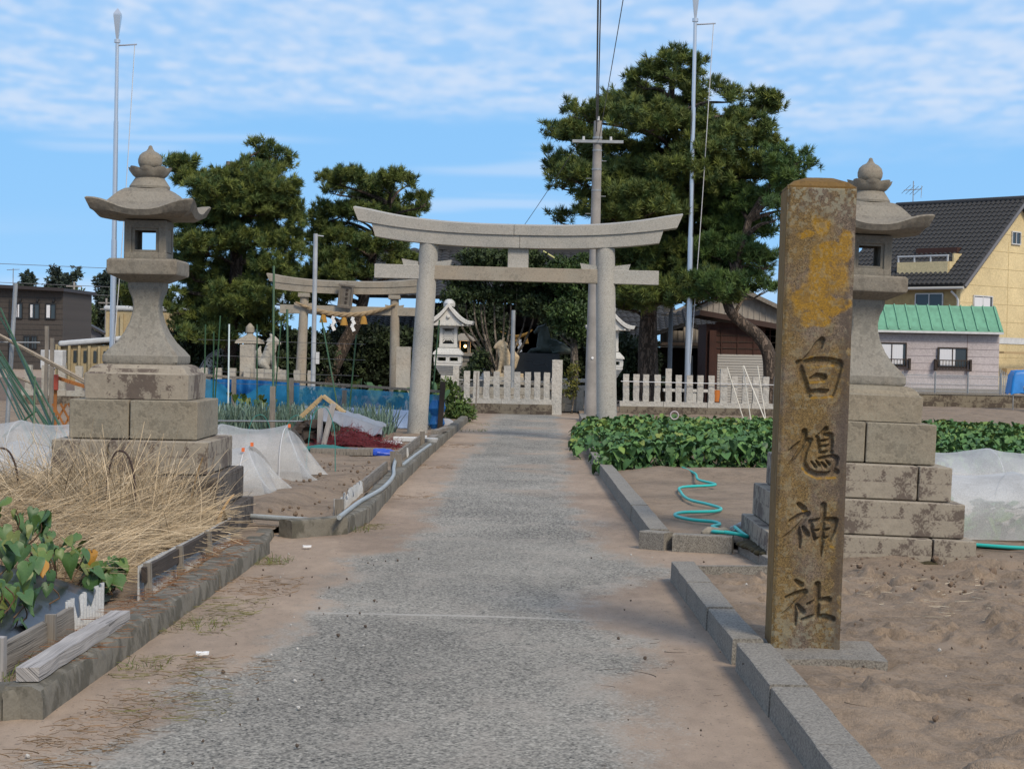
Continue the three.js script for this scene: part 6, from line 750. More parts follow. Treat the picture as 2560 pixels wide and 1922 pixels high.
  const pd = thing('horse_pedestal', 'black stone pedestal with a faint horse relief', 'pedestal', [-0.19, 0, -51.6]); part(pd, 'block', rbox(1.26, 0.78, 0.8, 0.012, 0, 1.19, 0), bumped([0.03, 0.034, 0.038], 0.45, T.mottle, T.grain, 0.001)); part(pd, 'relief', tube([[-0.3, 1.36, 0.4], [-0.15, 1.38, 0.402], [-0.1, 1.27, 0.402], [0.05, 1.26, 0.402], [0.2, 1.3, 0.402], [0.28, 1.2, 0.402]], 0.014, 0.01, 5, 4), mat([0.05, 0.055, 0.06], 0.6)); part(pd, 'base_course', [rbox(1.7, 0.14, 1.1, 0.02, 0.1, 0.73, 0), rbox(1.5, 0.66, 0.95, 0.02, 0.1, 0.33, 0)], M.fenceOld);
  const wl = thing('block_wall', 'low grey stone wall of stacked blocks behind the fence posts', 'wall', [-0.4, 0, -49.2]); for (let row = 0; row < 3; row++) for (let k = 0; k < 7; k++) part(wl, 'stone_block', rbox(0.44, 0.2, 0.22, 0.012, -1.5 + k * 0.45 + (row % 2) * 0.2, 0.11 + row * 0.21, 0), M.fenceOld);
  const pl = thing('stone_bench', 'long pale stone rail behind the end pillar', 'stone rail', [1.0, 0, -49.0]); part(pl, 'rail', rbox(1.6, 0.1, 0.25, 0.015, 0, 0.86, 0), M.fence); part(pl, 'ledge', rbox(1.7, 0.14, 0.4, 0.015, 0, 0.66, -0.1), M.fenceOld); for (const s of [-0.6, 0, 0.6]) part(pl, 'block', rbox(0.2, 0.6, 0.2, 0.015, s, 0.3, 0), M.fenceOld);
  // small lit garden lantern
  const ll = thing('small_lantern', 'small stone lantern with a lit lamp inside', 'stone lantern', [-2.46, 0, -55]); part(ll, 'post', creased(loft([sq(0.24, 0, 0.02), sq(0.15, 0.3, 0.02), sq(0.14, 1.3, 0.02)]), 0.5), M.granite2); part(ll, 'tray', rbox(0.6, 0.1, 0.5, 0.01, 0, 1.5, 0), M.granite2); part(ll, 'neck', rbox(0.34, 0.16, 0.34, 0.01, 0, 1.37, 0), M.granite2); const fb = part(ll, 'fire_box', [-1, 1].flatMap((p) => [-1, 1].map((q) => rbox(0.09, 0.36, 0.09, 0.008, p * 0.16, 1.73, q * 0.16))), M.granite2); part(ll, 'roof', creased(loft([sq(0.40, 1.91, 0.01), sq(0.38, 1.96, 0.01), sq(0.2, 2.07, 0.01), sq(0.1, 2.14, 0.01)]), 0.4), M.granite2);
  part(ll, 'lamp_bulb', place(boxUV(new THREE.SphereGeometry(0.045, 14, 10)), 0.04, 1.75, 0.02), mat([1, 0.8, 0.5], 0.5, { emissive: rgb(1, 0.55, 0.22), emissiveIntensity: 5 }));
  const lamp = new THREE.PointLight(rgb(1, 0.55, 0.22), 0.5, 0, 2); lamp.position.set(-2.42, 1.75, -54.98); lamp.castShadow = true; lamp.name = 'lantern_lamp'; scene.add(lamp);
  const ws = thing('white_plinth', 'flared white stone base beside the small lit lantern', 'stone base', [-1.78, 0, -53.6]); part(ws, 'flare', creased(loft([sq(0.34, 0.75, 0.02), sq(0.3, 0.85, 0.02), sq(0.17, 1.3, 0.02), sq(0.2, 1.34, 0.02)]), 0.5), M.white); part(ws, 'foot', rbox(0.8, 0.75, 0.8, 0.02, 0, 0.37, 0), M.fenceOld);
  const tl = thing('small_lantern', 'lantern top showing above the tall hewn pillar', 'stone lantern', [-9.03, 0, -55]); part(tl, 'post', creased(loft([sq(0.3, 0, 0.02), sq(0.18, 0.5, 0.02), sq(0.16, 1.2, 0.02), sq(0.24, 1.3, 0.02)]), 0.5), M.granite2); part(tl, 'fire_box', rbox(0.34, 0.4, 0.34, 0.02, 0, 1.5, 0), M.granite2); part(tl, 'roof', creased(loft([sq(0.4, 1.7, 0.01), sq(0.36, 1.8, 0.01), sq(0.16, 1.92, 0.01), circ(0.14, 1.95, 12), ].map((q) => q.slice(0, 12))), 0.5), M.granite2); part(tl, 'finial', creased(loft([circ(0.13, 1.93, 16), circ(0.1, 2.0, 16), circ(0.14, 2.05, 16), circ(0.13, 2.2, 16), circ(0.03, 2.32, 16)]), 0.6), M.granite2);
}
// ================================================================ buildings
const wallMap = T.mottle.clone(); wallMap.repeat.set(1 / 9, 1 / 9); wallMap.needsUpdate = true;
const yel = bumped([0.80, 0.65, 0.37], 0.8, wallMap, T.grain, 0.001);
function windowPart(o, x, y, z, w, h, frameM, opt = {}) { const f = part(o, 'window', [box(w + 0.1, 0.06, 0.08, x, y + h / 2 + 0.03, z), box(w + 0.1, 0.06, 0.08, x, y - h / 2 - 0.03, z), box(0.05, h, 0.08, x - w / 2 - 0.025, y, z), box(0.05, h, 0.08, x + w / 2 + 0.025, y, z), box(0.045, h, 0.06, x, y, z)], frameM); for (const s of [-1, 1]) part(f, 'pane', box(w / 2 - 0.03, h, 0.012, x + s * w / 4, y, z - 0.02 + s * 0.004), M.glass); if (opt.curtain) part(f, 'curtain', keepN(sheet(28, 3, (u, v) => [mix(x - w * 0.46, x + w * opt.curtain, u), mix(y + h * 0.47, y - h * 0.45, v), z + 0.006 + 0.006 * Math.sin(u * 60)])), mat([0.62, 0.63, 0.66], 0.9)); return f; }
function tiledSlope(o, name, w, run, rise, x, y, z, ry, m, dx, rows, cols) { // a slope of rows of round-backed tiles, eave at (x, y, z), climbing away from the viewer
  const L = Math.hypot(run, rise), g = [], unit = w / cols, th = 0.05; const deck = part(o, name, box(w, 0.06, L, 0, -0.05, -L / 2), m);
  const tile = (() => { const q = [], n = 6; for (let i = 0; i <= n; i++) { const t = i / n; q.push([(t - 0.5) * unit * 0.98, th * Math.sin(Math.PI * t) * 0.9 + 0.012]); } const d = L / rows * 1.12; return M2([keepN(sheet(n, 1, (u, v) => { const i = Math.round(u * n); return [q[i][0], q[i][1] + (v ? 0.0 : 0.02), -v * d]; })), keepN(sheet(n, 1, (u, v) => { const i = Math.round(u * n); return [q[i][0], (q[i][1] + 0.02) * (1 - v), 0]; }))]); })();
  const inst = []; for (let j = 0; j < rows; j++) for (let i = 0; i < cols; i++) inst.push(mtx((i + 0.5) * unit - w / 2, 0, -j * L / rows, 0, 0, 0, 1)); const t = scatter(deck, 'roof_tiles', tile, m, inst);
  deck.position.set(x, y, z); deck.rotation.set(Math.atan2(rise, run), ry, 0, 'YXZ'); return deck;
}
{ // yellow house: gable end in the local plane z = 0, eave wall along x = 0
  const o = thing('yellow_house', 'yellow gabled house with dark tiled roof and small balcony', 'house', [21.8, 0, -95], 0.773), W = 10.9, L = 7.4, EH = 5.75, RH = 10.25, yelShaded = bumped([0.46, 0.33, 0.15], 0.85, T.mottle, T.grain, 0.001), jm = bumped([0.72, 0.58, 0.32], 0.85, wallMap, T.grain, 0.001);  // eave wall: the same yellow, its shade painted in as a darker ochre colour
  part(o, 'wall', box(0.25, EH + 0.1, L, 0.13, EH / 2 - 0.05, -L / 2 - 0.26), yelShaded);
  const gs = new THREE.Shape(); gs.moveTo(0, -0.1); gs.lineTo(0, EH); gs.lineTo(W / 2, RH); gs.lineTo(W, EH); gs.lineTo(W, -0.1); part(o, 'gable_wall', boxUV(new THREE.ExtrudeGeometry(gs, { depth: 0.25, bevelEnabled: false }).translate(0, 0, -0.25)), yel);
  for (let k = 0; k < 9; k++) { const y = 0.9 + k * 0.95, half = y > EH ? (RH - y) / (RH - EH) * W / 2 - 0.1 : W / 2 - 0.05; part(o, 'siding_joint', box(half * 2, 0.03, 0.015, W / 2, y, 0.006), jm); } part(o, 'siding_joint', box(0.035, 6.4, 0.016, 4.6, 4.9, 0.007), jm); part(o, 'white_band', box(W, 0.34, 0.03, W / 2, 2.75, 0.02), M.whitePlastic);
  const run = W / 2 + 0.4, rise = (RH - EH) / (W / 2) * run; // slope over the eave wall, eave line along z
  const A = V(-0.4, RH - rise + 0.12, 0.5), up = V(run, rise, 0), sl = up.length(), rot = Math.atan2(rise, run);
  const deck = part(o, 'roof', place(boxUV(new THREE.BoxGeometry(sl, 0.12, L + 1)), -0.4 + run / 2, RH - rise / 2 + 0.1, -L / 2, 0, 0, rot), M.tile); part(o, 'roof', place(boxUV(new THREE.BoxGeometry(sl, 0.12, L + 1)), W + 0.4 - run / 2, RH - rise / 2 + 0.1, -L / 2, 0, 0, -rot), M.tile);
  { const inst = [], rows = 20, cols = 28, n = V(-rise, run, 0).normalize(), ex = V(0, 0, -1), du = up.clone().normalize(), st = sl / rows, wd = (L + 1) / cols; const tile = M2([keepN(sheet(6, 1, (u, v) => [(u - 0.5) * wd, 0.10 * Math.sin(Math.PI * u) + 0.05 * (1 - v), v * st * 1.1])), keepN(sheet(6, 1, (u, v) => [(u - 0.5) * wd, (0.10 * Math.sin(Math.PI * u) + 0.05) * (1 - v), 0]))]); for (let j = 0; j < rows; j++) for (let i = 0; i < cols; i++) { const at = A.clone().addScaledVector(du, j * st).addScaledVector(n, 0.065).add(V(0, 0, -(i + 0.5) * wd)); inst.push(new THREE.Matrix4().makeBasis(ex, n, du).setPosition(at)); } scatter(deck, 'roof_tiles', tile, M.tile, inst); }
  part(o, 'ridge', tube([[W / 2, RH + 0.25, 0.5], [W / 2, RH + 0.25, -L - 0.5]], 0.17, 0.17, 8, 6), M.tile); part(o, 'gable_edge', tube([[-0.4, RH - rise + 0.05, 0.5], [W / 2, RH + 0.1, 0.5]], 0.11, 0.11, 6, 2), mat([0.10, 0.10, 0.11], 0.5)); part(o, 'gutter', rod([-0.5, RH - rise, 0.5], [-0.5, RH - rise, -L - 0.5], 0.08, 8), mat([0.42, 0.40, 0.36], 0.5)); part(o, 'downpipe', tube([[-0.4, EH - 0.5, -0.3], [-0.05, EH - 0.9, -0.12], [-0.05, EH - 1.4, -0.1], [-0.05, 0, -0.1]], 0.06, 0.06, 8, 4), M.whitePlastic);
  const bal = part(o, 'balcony', [box(0.12, 0.85, 3.2, 0.35, 6.45, -2.6), box(1.2, 0.85, 0.12, 0.95, 6.45, -1.0)], yel); part(bal, 'rail', [box(0.1, 0.07, 3.2, 0.35, 7.2, -2.6), ...[0, 0.33, 0.66, 1].map((f) => box(0.07, 0.35, 0.07, 0.35, 7.02, mix(-4.15, -1.05, f)))], M.whitePlastic); part(bal, 'flashing', [box(0.16, 0.16, 3.6, 0.2, 6.0, -2.6), box(2.0, 0.16, 0.16, 1.0, 6.75, -0.85, 0, 0, 0.69)], M.whitePlastic); part(bal, 'balcony_side', box(0.9, 0.75, 0.1, 1.25, 6.95, -1.0), yel);
  part(o, 'dormer', box(1.2, 0.9, 2.6, 2.2, 7.25, -2.6), M.woodRed); part(o, 'dormer_glass', box(0.05, 0.5, 1.6, 1.58, 7.1, -2.4), M.glass);
  windowPart(o, 2.1, 4.35, 0.05, 1.75, 1.4, M.whitePlastic, { curtain: 0.4 }); windowPart(o, 5.25, 8.35, 0.05, 0.8, 0.6, M.whitePlastic, {});
  part(o, 'side_window', [box(0.08, 0.06, 1.7, -0.02, 5.15, -1.9), box(0.08, 0.06, 1.7, -0.02, 4.3, -1.9), box(0.08, 0.8, 0.06, -0.02, 4.72, -1.05), box(0.08, 0.8, 0.06, -0.02, 4.72, -2.75), box(0.06, 0.8, 0.05, -0.02, 4.72, -1.9)], M.whitePlastic); part(o, 'side_pane', box(0.02, 0.8, 1.65, -0.01, 4.72, -1.9), M.glass);
  part(o, 'satellite_dish', place(boxUV(new THREE.SphereGeometry(0.32, 16, 6, 0, 6.283, 0, 0.7)), -0.3, 6.7, -4.6, 1.3, 0.6, 0), M.whitePlastic); part(o, 'antenna', [rod([W / 2, RH, -L + 0.6], [W / 2, RH + 1.6, -L + 0.6], 0.03, 5), rod([W / 2 - 0.9, RH + 1.0, -L + 0.6], [W / 2 + 0.8, RH + 1.2, -L + 0.6], 0.022, 4), ...[0, 1, 2, 3].map((k) => rod([W / 2 - 0.7 + k * 0.4, RH + 0.85, -L + 0.3], [W / 2 - 0.7 + k * 0.4, RH + 1.3, -L + 0.9], 0.015, 4)), rod([W / 2 + 0.8, RH + 0.7, -L + 0.6], [W / 2 + 0.85, RH + 1.4, -L + 0.6], 0.02, 4)], M.galv); part(o, 'carport_beam', [box(4, 0.12, 0.3, 4.5, 2.1, 1.0), box(4.2, 0.35, 0.3, 4.6, 1.1, 1.2)], M.woodNew);
}
{ // mauve single-storey house with the green ribbed roof
  const o = thing('mauve_house', 'low mauve house with a green ribbed metal roof', 'house', [0, 0, -85], 0), wallM = bumped([0.60, 0.54, 0.55], 0.85, wallMap, T.grain, 0.001), greenM = bumped([0.17, 0.42, 0.27], 0.6, T.mottle, T.grain, 0.001);
  part(o, 'wall', box(8.6, 3.1, 6, 17.1, 1.5, -3.05), wallM); for (let k = 0; k < 8; k++) part(o, 'siding_joint', box(8.58, 0.018, 0.012, 17.1, 0.45 + k * 0.34, -0.046), bumped([0.33, 0.28, 0.29], 0.9, T.mottle, T.grain, 0.001)); part(o, 'siding_joint', box(0.03, 3.0, 0.014, 19.9, 1.5, -0.044), bumped([0.33, 0.26, 0.25], 0.9, T.mottle, T.grain, 0.001));
  const rf = part(o, 'roof', (() => { const g = loft([[[12.7, 3.02, 0.3], [21.5, 3.02, 0.3], [21.45, 4.22, -1.1], [12.7, 4.22, -1.1]], [[12.7, 2.92, 0.3], [21.5, 2.92, 0.3], [21.45, 4.12, -1.1], [12.7, 4.12, -1.1]]]); g.computeVertexNormals(); return boxUV(g); })(), greenM); for (let k = 0; k < 17; k++) part(rf, 'rib', place(box(0.05, 0.06, 1.84), 12.95 + k * 0.525, 3.65, -0.38, 0.709, 0, 0), greenM); part(o, 'eave_fascia', box(8.8, 0.1, 0.06, 17.1, 2.93, 0.32), M.whitePlastic);
  windowPart(o, 16.35, 1.85, 0.03, 1.3, 1.0, M.woodDark, { curtain: 0.4 }); windowPart(o, 19.2, 1.75, 0.03, 1.3, 0.85, M.woodDark, { curtain: 0.1 }); for (const x of [16.35, 19.2]) part(o, 'window_rail', [box(1.65, 0.05, 0.05, x, 1.62, 0.3), box(1.65, 0.05, 0.05, x, 1.18, 0.3), ...Array.from({ length: 12 }, (_, k) => box(0.025, 0.44, 0.025, x - 0.78 + k * 0.142, 1.4, 0.3)), box(0.08, 0.55, 0.3, x - 0.82, 1.4, 0.15), box(0.08, 0.55, 0.3, x + 0.82, 1.4, 0.15)], M.woodDark); part(o, 'plinth', box(8.7, 0.5, 0.2, 17.1, 0.05, 0.03), M.concrete);
  const wf = thing('wire_fence', 'low wire mesh fence on posts before the mauve house', 'fence', [0, 0, -62]); for (let k = 0; k < 6; k++) part(wf, 'fence_post', rod([11.2 + k * 1.12, 0.3, 0], [11.2 + k * 1.12, 1.22, 0], 0.028, 6), M.galv); for (const y of [0.55, 0.8, 1.1]) part(wf, 'wire', rod([11, y, 0], [16.9, y - 0.02, 0], 0.009, 4), M.galv); part(wf, 'mesh', box(5.9, 0.62, 0.004, 13.95, 0.82, 0), mat([0.45, 0.46, 0.47], 0.6, { transparent: true, opacity: 0.16 })); for (let k = 0; k < 5; k++) part(wf, 'gate_bar', rod([15.75 + k * 0.07, 0.3, -0.4], [15.75 + k * 0.07, 1.35 - k * 0.04, -0.4], 0.02, 5), M.galv);
  const wl = thing('concrete_wall', 'low concrete wall at the edge of the far sandy field', 'wall', [13.5, 0, -60.4]); part(wl, 'wall_body', box(9, 0.5, 0.15, -1.8, 0.22, 0), bumped([0.24, 0.21, 0.16], 0.95, T.stain, T.grain, 0.002)); part(wl, 'coping', box(9, 0.04, 0.2, -1.8, 0.49, 0), M.concrete);
  const tp = thing('blue_tarp_cover', 'bright blue tarp draped over stacked goods by the field', 'tarp', [15.45, 0, -58]); part(tp, 'tarp', keepN(sheet(14, 12, (u, v) => { const a = (u - 0.5) * 2, b = (v - 0.5) * 2, f = Math.max(Math.abs(a), Math.abs(b)); return [a * 0.55, 1.40 - 0.75 * Math.pow(f, 9) - 0.12 * fbm(u * 6, v * 6, 2), b * 0.4]; })), mat([0.012, 0.25, 0.75], 0.45, { map: T.mottle })); part(tp, 'leg', [rod([-0.45, 0, 0.3], [-0.45, 1.2, 0.3], 0.02, 5), rod([0.45, 0, 0.3], [0.45, 1.2, 0.3], 0.02, 5)], M.galv); part(tp, 'bag', warp(boxUV(new THREE.IcosahedronGeometry(0.25, 3)), 0.06, 8, 2).translate(0.1, 0.75, 0.3), M.whitePlastic);
  const bs = thing('dark_shrub', 'dark round shrub below the bright blue tarp', 'shrub', [15.6, 0, -56.5]); part(bs, 'stems', tube([[0, 0, 0], [0, 0.5, 0]], 0.03, 0.01, 5, 2), M.barkGrey); leafy(bs, [[0, 0.35, 0.4, 0.32, 0]], 66, 200, [0.02, 0.04, 0.015], [0.05, 0.07, 0.02], 1.2);
}
{ // tiled house with a pale gable and porch, and the brown garage
  const o = thing('tiled_house', 'house with pale ribbed gable and dark tiled porch roof', 'house', [0, 0, -62]); const cream = bumped([0.40, 0.355, 0.31], 0.85, T.mottle, T.grain, 0.001);
  const gs = new THREE.Shape(); gs.moveTo(4.0, 0); gs.lineTo(4.0, 2.75); gs.lineTo(6.4, 3.95); gs.lineTo(9.2, 2.7); gs.lineTo(9.2, 0); part(o, 'gable_wall', boxUV(new THREE.ExtrudeGeometry(gs, { depth: 0.3, bevelEnabled: false }).translate(0, 0, -0.3)), cream); for (let k = 0; k < 24; k++) { const x = 4.2 + k * 0.2, top = x < 6.4 ? mix(2.8, 3.85, (x - 4) / 2.4) : mix(3.85, 2.8, (x - 6.4) / 2.8); part(o, 'siding_rib', box(0.03, top - 1.2, 0.03, x, (top + 1.2) / 2, 0.012), cream); }
  part(o, 'barge_board', [box(2.8, 0.14, 0.4, 5.15, 3.42, 0.15, 0, 0, 0.463), box(3.2, 0.14, 0.4, 7.8, 3.4, 0.15, 0, 0, -0.42)], M.wood); part(o, 'porch_wall', [box(0.3, 1.9, 1.3, 3.35, 0.95, 1.0), box(0.3, 1.9, 1.3, 5.35, 0.95, 1.0), box(2.3, 0.1, 1.6, 4.35, 1.98, 1.0)], M.woodDark); part(o, 'porch_beam', box(2.0, 0.1, 0.3, 4.3, 1.92, 1.6), M.wood); part(o, 'porch_gable', (() => { const s = new THREE.Shape(); s.moveTo(3.0, 2.15); s.lineTo(4.75, 2.75); s.lineTo(6.4, 2.2); s.lineTo(6.4, 2.05); s.lineTo(4.75, 2.58); s.lineTo(3.0, 2.0); return boxUV(new THREE.ExtrudeGeometry(s, { depth: 0.15, bevelEnabled: false }).translate(0, 0, 1.8)); })(), M.wood);
  tiledSlope(o, 'porch_roof', 1.9, 1.3, 0.45, 3.75, 2.35, 2.0, 0.0, M.tile, 0, 8, 9).rotation.z = 0.33; const p2 = tiledSlope(o, 'porch_roof', 1.9, 1.3, 0.45, 5.55, 2.45, 2.0, 0, M.tile, 0, 8, 9); p2.rotation.z = -0.33; tiledSlope(o, 'side_roof', 2.3, 2.2, 1.6, 3.6, 2.5, 1.0, 0.25, M.tile, 0, 10, 10);
  part(o, 'porch_door', box(1.7, 1.85, 0.08, 4.35, 0.93, 0.36), M.woodDark); part(o, 'porch_post', [box(0.12, 2.0, 0.12, 3.45, 1.0, 1.7), box(0.12, 2.0, 0.12, 5.2, 1.0, 1.7)], M.woodDark); part(o, 'white_panel', box(0.16, 1.0, 0.04, 4.95, 1.1, 1.08), M.whitePlastic);
  const g = thing('brown_garage', 'brown timber garage with a closed grey shutter', 'garage', [0, 0, -56]); part(g, 'wall', [box(0.35, 2.6, 3, 5.2, 1.3, -1.5), box(3.2, 1.0, 0.15, 6.9, 2.15, -0.08), box(0.5, 2.6, 0.15, 7.1, 1.2, -0.08)], M.woodRed); for (let k = 0; k < 6; k++) part(g, 'batten', box(0.03, 0.95, 0.03, 5.5 + k * 0.5, 2.15, 0.012), M.woodRed); for (let k = 0; k < 4; k++) part(g, 'board_joint', box(3.1, 0.02, 0.02, 6.9, 1.85 + k * 0.2, 0.008), M.woodDark); part(g, 'roof', box(4.0, 0.16, 3.6, 6.75, 2.62, -1.4, 0, 0, -0.16), bumped([0.06, 0.03, 0.024], 0.7, T.mottle, T.grain, 0.001)); part(g, 'corner_post', box(0.2, 2.4, 0.2, 5.22, 1.2, 0.03), M.woodRed);
  const sh = part(g, 'shutter', box(1.55, 1.7, 0.05, 6.15, 0.84, -0.05), mat([0.30, 0.29, 0.27], 0.6)); for (let k = 0; k < 20; k++) part(sh, 'shutter_slat', rbox(1.53, 0.07, 0.03, 0.008, 6.15, 0.05 + k * 0.083, -0.012), mat([0.40, 0.385, 0.36], 0.55));
  const bn = thing('white_bench', 'low white stone bench behind the fence before the porch', 'bench', [4.1, 0, -50.5]); part(bn, 'seat', rbox(1.5, 0.08, 0.35, 0.01, 0, 0.62, 0), M.white); for (const s of [-0.6, 0.1, 0.6]) part(bn, 'leg', rbox(0.16, 0.58, 0.28, 0.01, s, 0.29, 0), M.white);
  const pt = thing('orange_pot', 'orange flower pot behind the fence posts', 'pot', [4.75, 0.35, -49.5]); part(pt, 'pot', creased(loft([circ(0.09, 0, 16), circ(0.12, 0.3, 16), circ(0.13, 0.32, 16)]), 0.5), mat([0.5, 0.16, 0.03], 0.8)); part(pt, 'stand', rbox(0.3, 0.34, 0.3, 0.02, 0, -0.18, 0), M.woodRed);
}
{ // shrine hall behind the evergreens
  const o = thing('shrine_hall', 'shrine hall with a broad dark tiled roof behind the evergreens', 'shrine hall', [0, 0, -66]); part(o, 'wall', [box(3.0, 3.4, 0.2, -3.1, 1.6, -0.3), box(2.0, 3.4, 0.2, 2.5, 1.6, -0.3), box(3.1, 0.8, 0.2, -0.05, 2.95, -0.3), box(8, 3.4, 0.2, -0.5, 1.6, -4.2), box(0.2, 3.4, 4, -4.5, 1.6, -2.2), box(0.2, 3.4, 4, 3.4, 1.6, -2.2)], M.woodDark); part(o, 'hall_floor', box(7.8, 0.3, 3.8, -0.5, 0.35, -2.2), M.woodDark); part(o, 'ceiling', box(7.8, 0.1, 3.9, -0.5, 3.3, -2.2), M.woodDark); part(o, 'red_panel', [box(1.2, 1.6, 0.1, -2.4, 0.9, 0.02), box(0.8, 1.4, 0.1, 1.9, 0.8, 0.02)], mat([0.10, 0.018, 0.014], 0.8)); for (const x of [-4.4, -1.4, 1.8, 3.2]) part(o, 'column', box(0.2, 3.2, 0.2, x, 1.6, 0.3), M.woodDark);
  tiledSlope(o, 'front_roof', 11.5, 4.2, 1.9, -0.9, 3.5, 2.2, 0, M.tile, 0, 16, 38); part(o, 'ridge', [box(6.4, 0.45, 0.5, -0.6, 5.6, -2.1), box(0.35, 0.6, 0.6, -3.9, 5.7, -2.1)], M.tile); part(o, 'gable_ridge', tube([[-0.2, 5.2, 0.4], [0.8, 4.6, 1.2], [1.9, 4.2, 2.2]], 0.12, 0.12, 6, 4), M.tile); part(o, 'roof_flashing', tube([[-0.1, 5.28, 0.55], [1.0, 4.6, 1.4]], 0.035, 0.035, 5, 3), mat([0.55, 0.52, 0.2], 0.5));
  const hl = thing('plank_hall', 'small dark plank hall framed by the small torii', 'hall', [0, 0, -66]); part(hl, 'wall', box(3.2, 2.3, 2.5, -5.4, 1.1, -1.3), M.woodDark); part(hl, 'door', [box(1.0, 1.9, 0.06, -6.0, 0.95, 0.0)], M.wood); for (let k = 0; k < 5; k++) part(hl, 'board', box(0.22, 2.0, 0.05, -5.35 + k * 0.24, 1.0, 0.0), M.wood); part(hl, 'eave_beam', box(3.4, 0.12, 0.2, -5.4, 2.3, 0.35), M.wood); tiledSlope(hl, 'front_roof', 4.2, 1.8, 0.75, -5.4, 2.3, 0.8, 0, M.tile, 0, 9, 16);
}
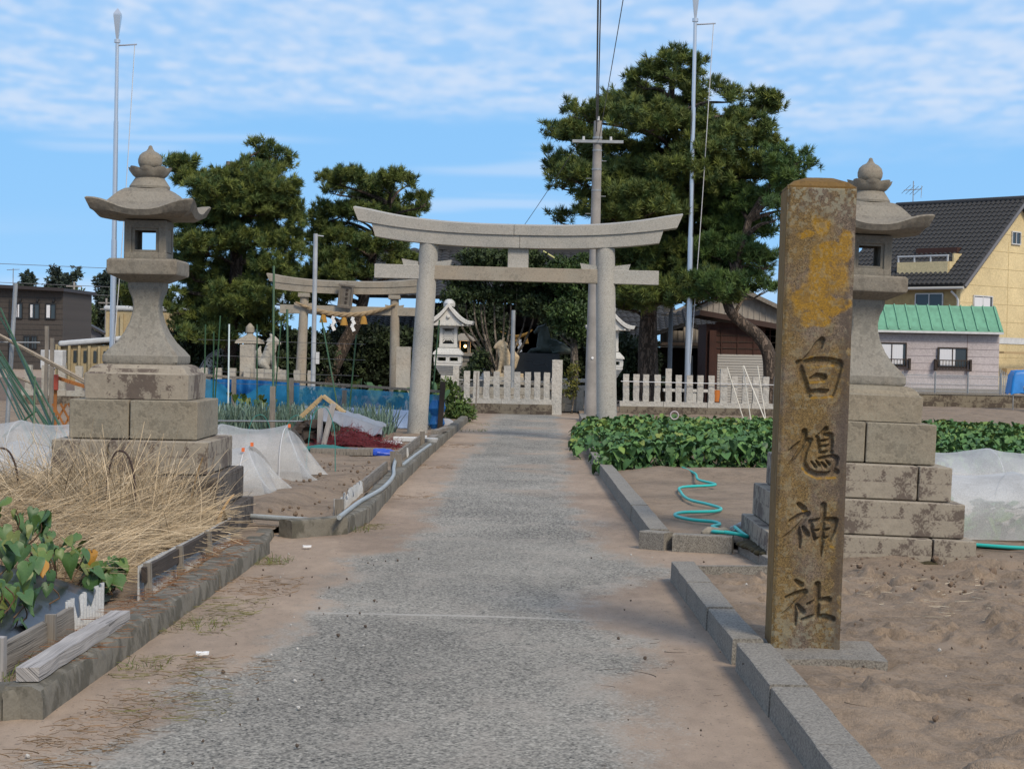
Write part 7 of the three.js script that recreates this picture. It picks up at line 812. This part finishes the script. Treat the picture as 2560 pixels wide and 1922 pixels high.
{ // far side: brown house, grey house, beige building, dome, vans
  const o = thing('brown_house', 'dark brown boxy house with three upper windows', 'house', [0, 0, -110]), bw = bumped([0.072, 0.062, 0.056], 0.85, T.wood, T.grain, 0.001); part(o, 'wall', box(9, 5.2, 7, -34.1, 2.3, -3.5), bw); part(o, 'roof', box(9.6, 0.2, 8, -34.2, 5.02, -3.4, 0, 0, -0.035), mat([0.025, 0.018, 0.018], 0.6)); for (let k = 0; k < 14; k++) part(o, 'siding_joint', box(9, 0.02, 0.015, -34.1, 0.4 + k * 0.33, 0.004), M.black);
  for (const x of [-32.4, -31.35, -30.35]) { windowPart(o, x, 3.52, 0.04, 0.55, 0.85, M.black, { curtain: x > -31 ? -0.05 : x > -32 ? -0.2 : 0.2 }); part(o, 'vent_hood', box(0.12, 0.14, 0.12, x + 0.2, 4.2, 0.08), M.black); } for (const x of [-31.8, -31.35]) windowPart(o, x, 1.6, 0.04, 0.3, 0.7, M.black); part(o, 'downpipe', rod([-32.85, -0.2, 0.08], [-32.85, 4.2, 0.08], 0.05, 6), M.black); part(o, 'mast', [rod([-33.3, 4.9, -2], [-33.3, 6.2, -2], 0.03, 5), rod([-33.7, 6.1, -2], [-32.9, 6.15, -2], 0.02, 4)], M.galv);
  const g = thing('grey_house', 'grey gabled house with dark blue tiled roof', 'house', [0, 0, -140]), gw = bumped([0.155, 0.15, 0.165], 0.85, T.mottle, T.grain, 0.001); const s = new THREE.Shape(); s.moveTo(-37.9, -0.2); s.lineTo(-37.9, 2.35); s.lineTo(-36.9, 3.55); s.lineTo(-34.6, 2.35); s.lineTo(-34.6, -0.2); part(g, 'gable_wall', boxUV(new THREE.ExtrudeGeometry(s, { depth: 0.3, bevelEnabled: false })), gw); part(g, 'side_wall', box(4, 2.6, 0.3, -39.8, 1.1, -0.2), gw); part(g, 'roof', [box(2.9, 0.16, 1.2, -35.55, 3.05, 0.1, 0, 0, -0.475)], mat([0.03, 0.025, 0.025], 0.6)); tiledSlope(g, 'front_roof', 3.2, 1.2, 1.3, -38.4, 2.4, 0.5, 0, M.tileBlue, 0, 7, 12); windowPart(g, -36.6, 1.9, 0.36, 0.5, 0.6, M.whitePlastic, { curtain: 0.4 });
  const b = thing('beige_building', 'beige buttressed building with pale rounded flat roofs', 'building', [0, 0, -75]), be = bumped([0.40, 0.33, 0.205], 0.9, T.weathered, T.grain, 0.001), wr = mat([0.60, 0.62, 0.64], 0.6, { map: T.mottle }); part(b, 'low_wall', box(3.0, 1.6, 3, -19.0, 0.75, -1.6), be); part(b, 'low_roof', place(boxUV(new RoundedBoxGeometry(3.2, 0.24, 3.2, 3, 0.1)), -18.75, 1.72, -1.5, 0, 0, 0.1), wr); part(b, 'tall_wall', box(3.2, 3.0, 2.5, -17.0, 1.5, -2.2), be); part(b, 'tall_roof', place(boxUV(new RoundedBoxGeometry(3.4, 0.22, 2.7, 3, 0.1)), -17.0, 3.12, -2.2), wr); for (let k = 0; k < 6; k++) part(b, 'buttress', box(0.1, 1.5, 0.2, -20.3 + k * 0.42, 0.75, -0.05), be); for (let k = 0; k < 5; k++) part(b, 'window', box(0.13, 0.5, 0.05, -20.08 + k * 0.42, 1.05, -0.09), M.glass); for (let k = 0; k < 6; k++) part(b, 'buttress', box(0.12, 2.9, 0.2, -18.5 + k * 0.6, 1.45, -0.9), be);
  const d = thing('white_dome', 'white rounded plastic dome behind the fence and stakes', 'greenhouse', [-10.15, 0, -57]); part(d, 'cover', warp(creased(loft(Array.from({ length: 7 }, (_, i) => { const z = i * 0.35; return Array.from({ length: 14 }, (_, k) => { const a = k / 13 * Math.PI; return [0.95 * Math.cos(a), 1.45 * Math.sin(a) + 0.05, -z]; }); }), true, true), 1), 0.04, 4, 2), mat([0.66, 0.65, 0.62], 0.6, { map: T.mottle })); for (const z of [0.02, -1]) { const pts = []; for (let k = 0; k <= 12; k++) { const a = k / 12 * Math.PI; pts.push([0.97 * Math.cos(a), 1.48 * Math.sin(a) + 0.05, z]); } part(d, 'hoop', tube(pts, 0.02, 0.02, 5, 1), M.galv); }
  const v = thing('parked_van', 'small white van parked behind the stone fence posts', 'van', [-21.6, -0.25, -84]); part(v, 'body', [rbox(1.5, 0.7, 3, 0.12, 0, 0.62, 0), rbox(1.4, 0.55, 2.2, 0.14, 0, 1.15, -0.2)], mat([0.7, 0.71, 0.72], 0.3)); part(v, 'windscreen', box(1.2, 0.36, 0.04, 0, 1.17, 0.91), M.glass); for (const s of [-1, 1]) { part(v, 'headlight', rbox(0.22, 0.13, 0.05, 0.02, s * 0.55, 0.68, 1.49), M.paper); for (const z of [-1, 1]) { const w = part(v, 'wheel', cyl(0.27, 0.27, 0.18, 18, s * 0.68, 0.22, z, 0, 0, Math.PI / 2), M.rubber); part(w, 'rim', cyl(0.15, 0.15, 0.19, 14, s * 0.68, 0.22, z, 0, 0, Math.PI / 2), M.galv); } }
  solo('white_crate', rbox(0.9, 0.75, 0.6, 0.03, 0, 0.38, 0), M.whitePlastic, 'white storage box beside the beige building', 'box', null, [-20.0, 0.9 - 0.35, -73]);
}
renderer.render(scene, camera);
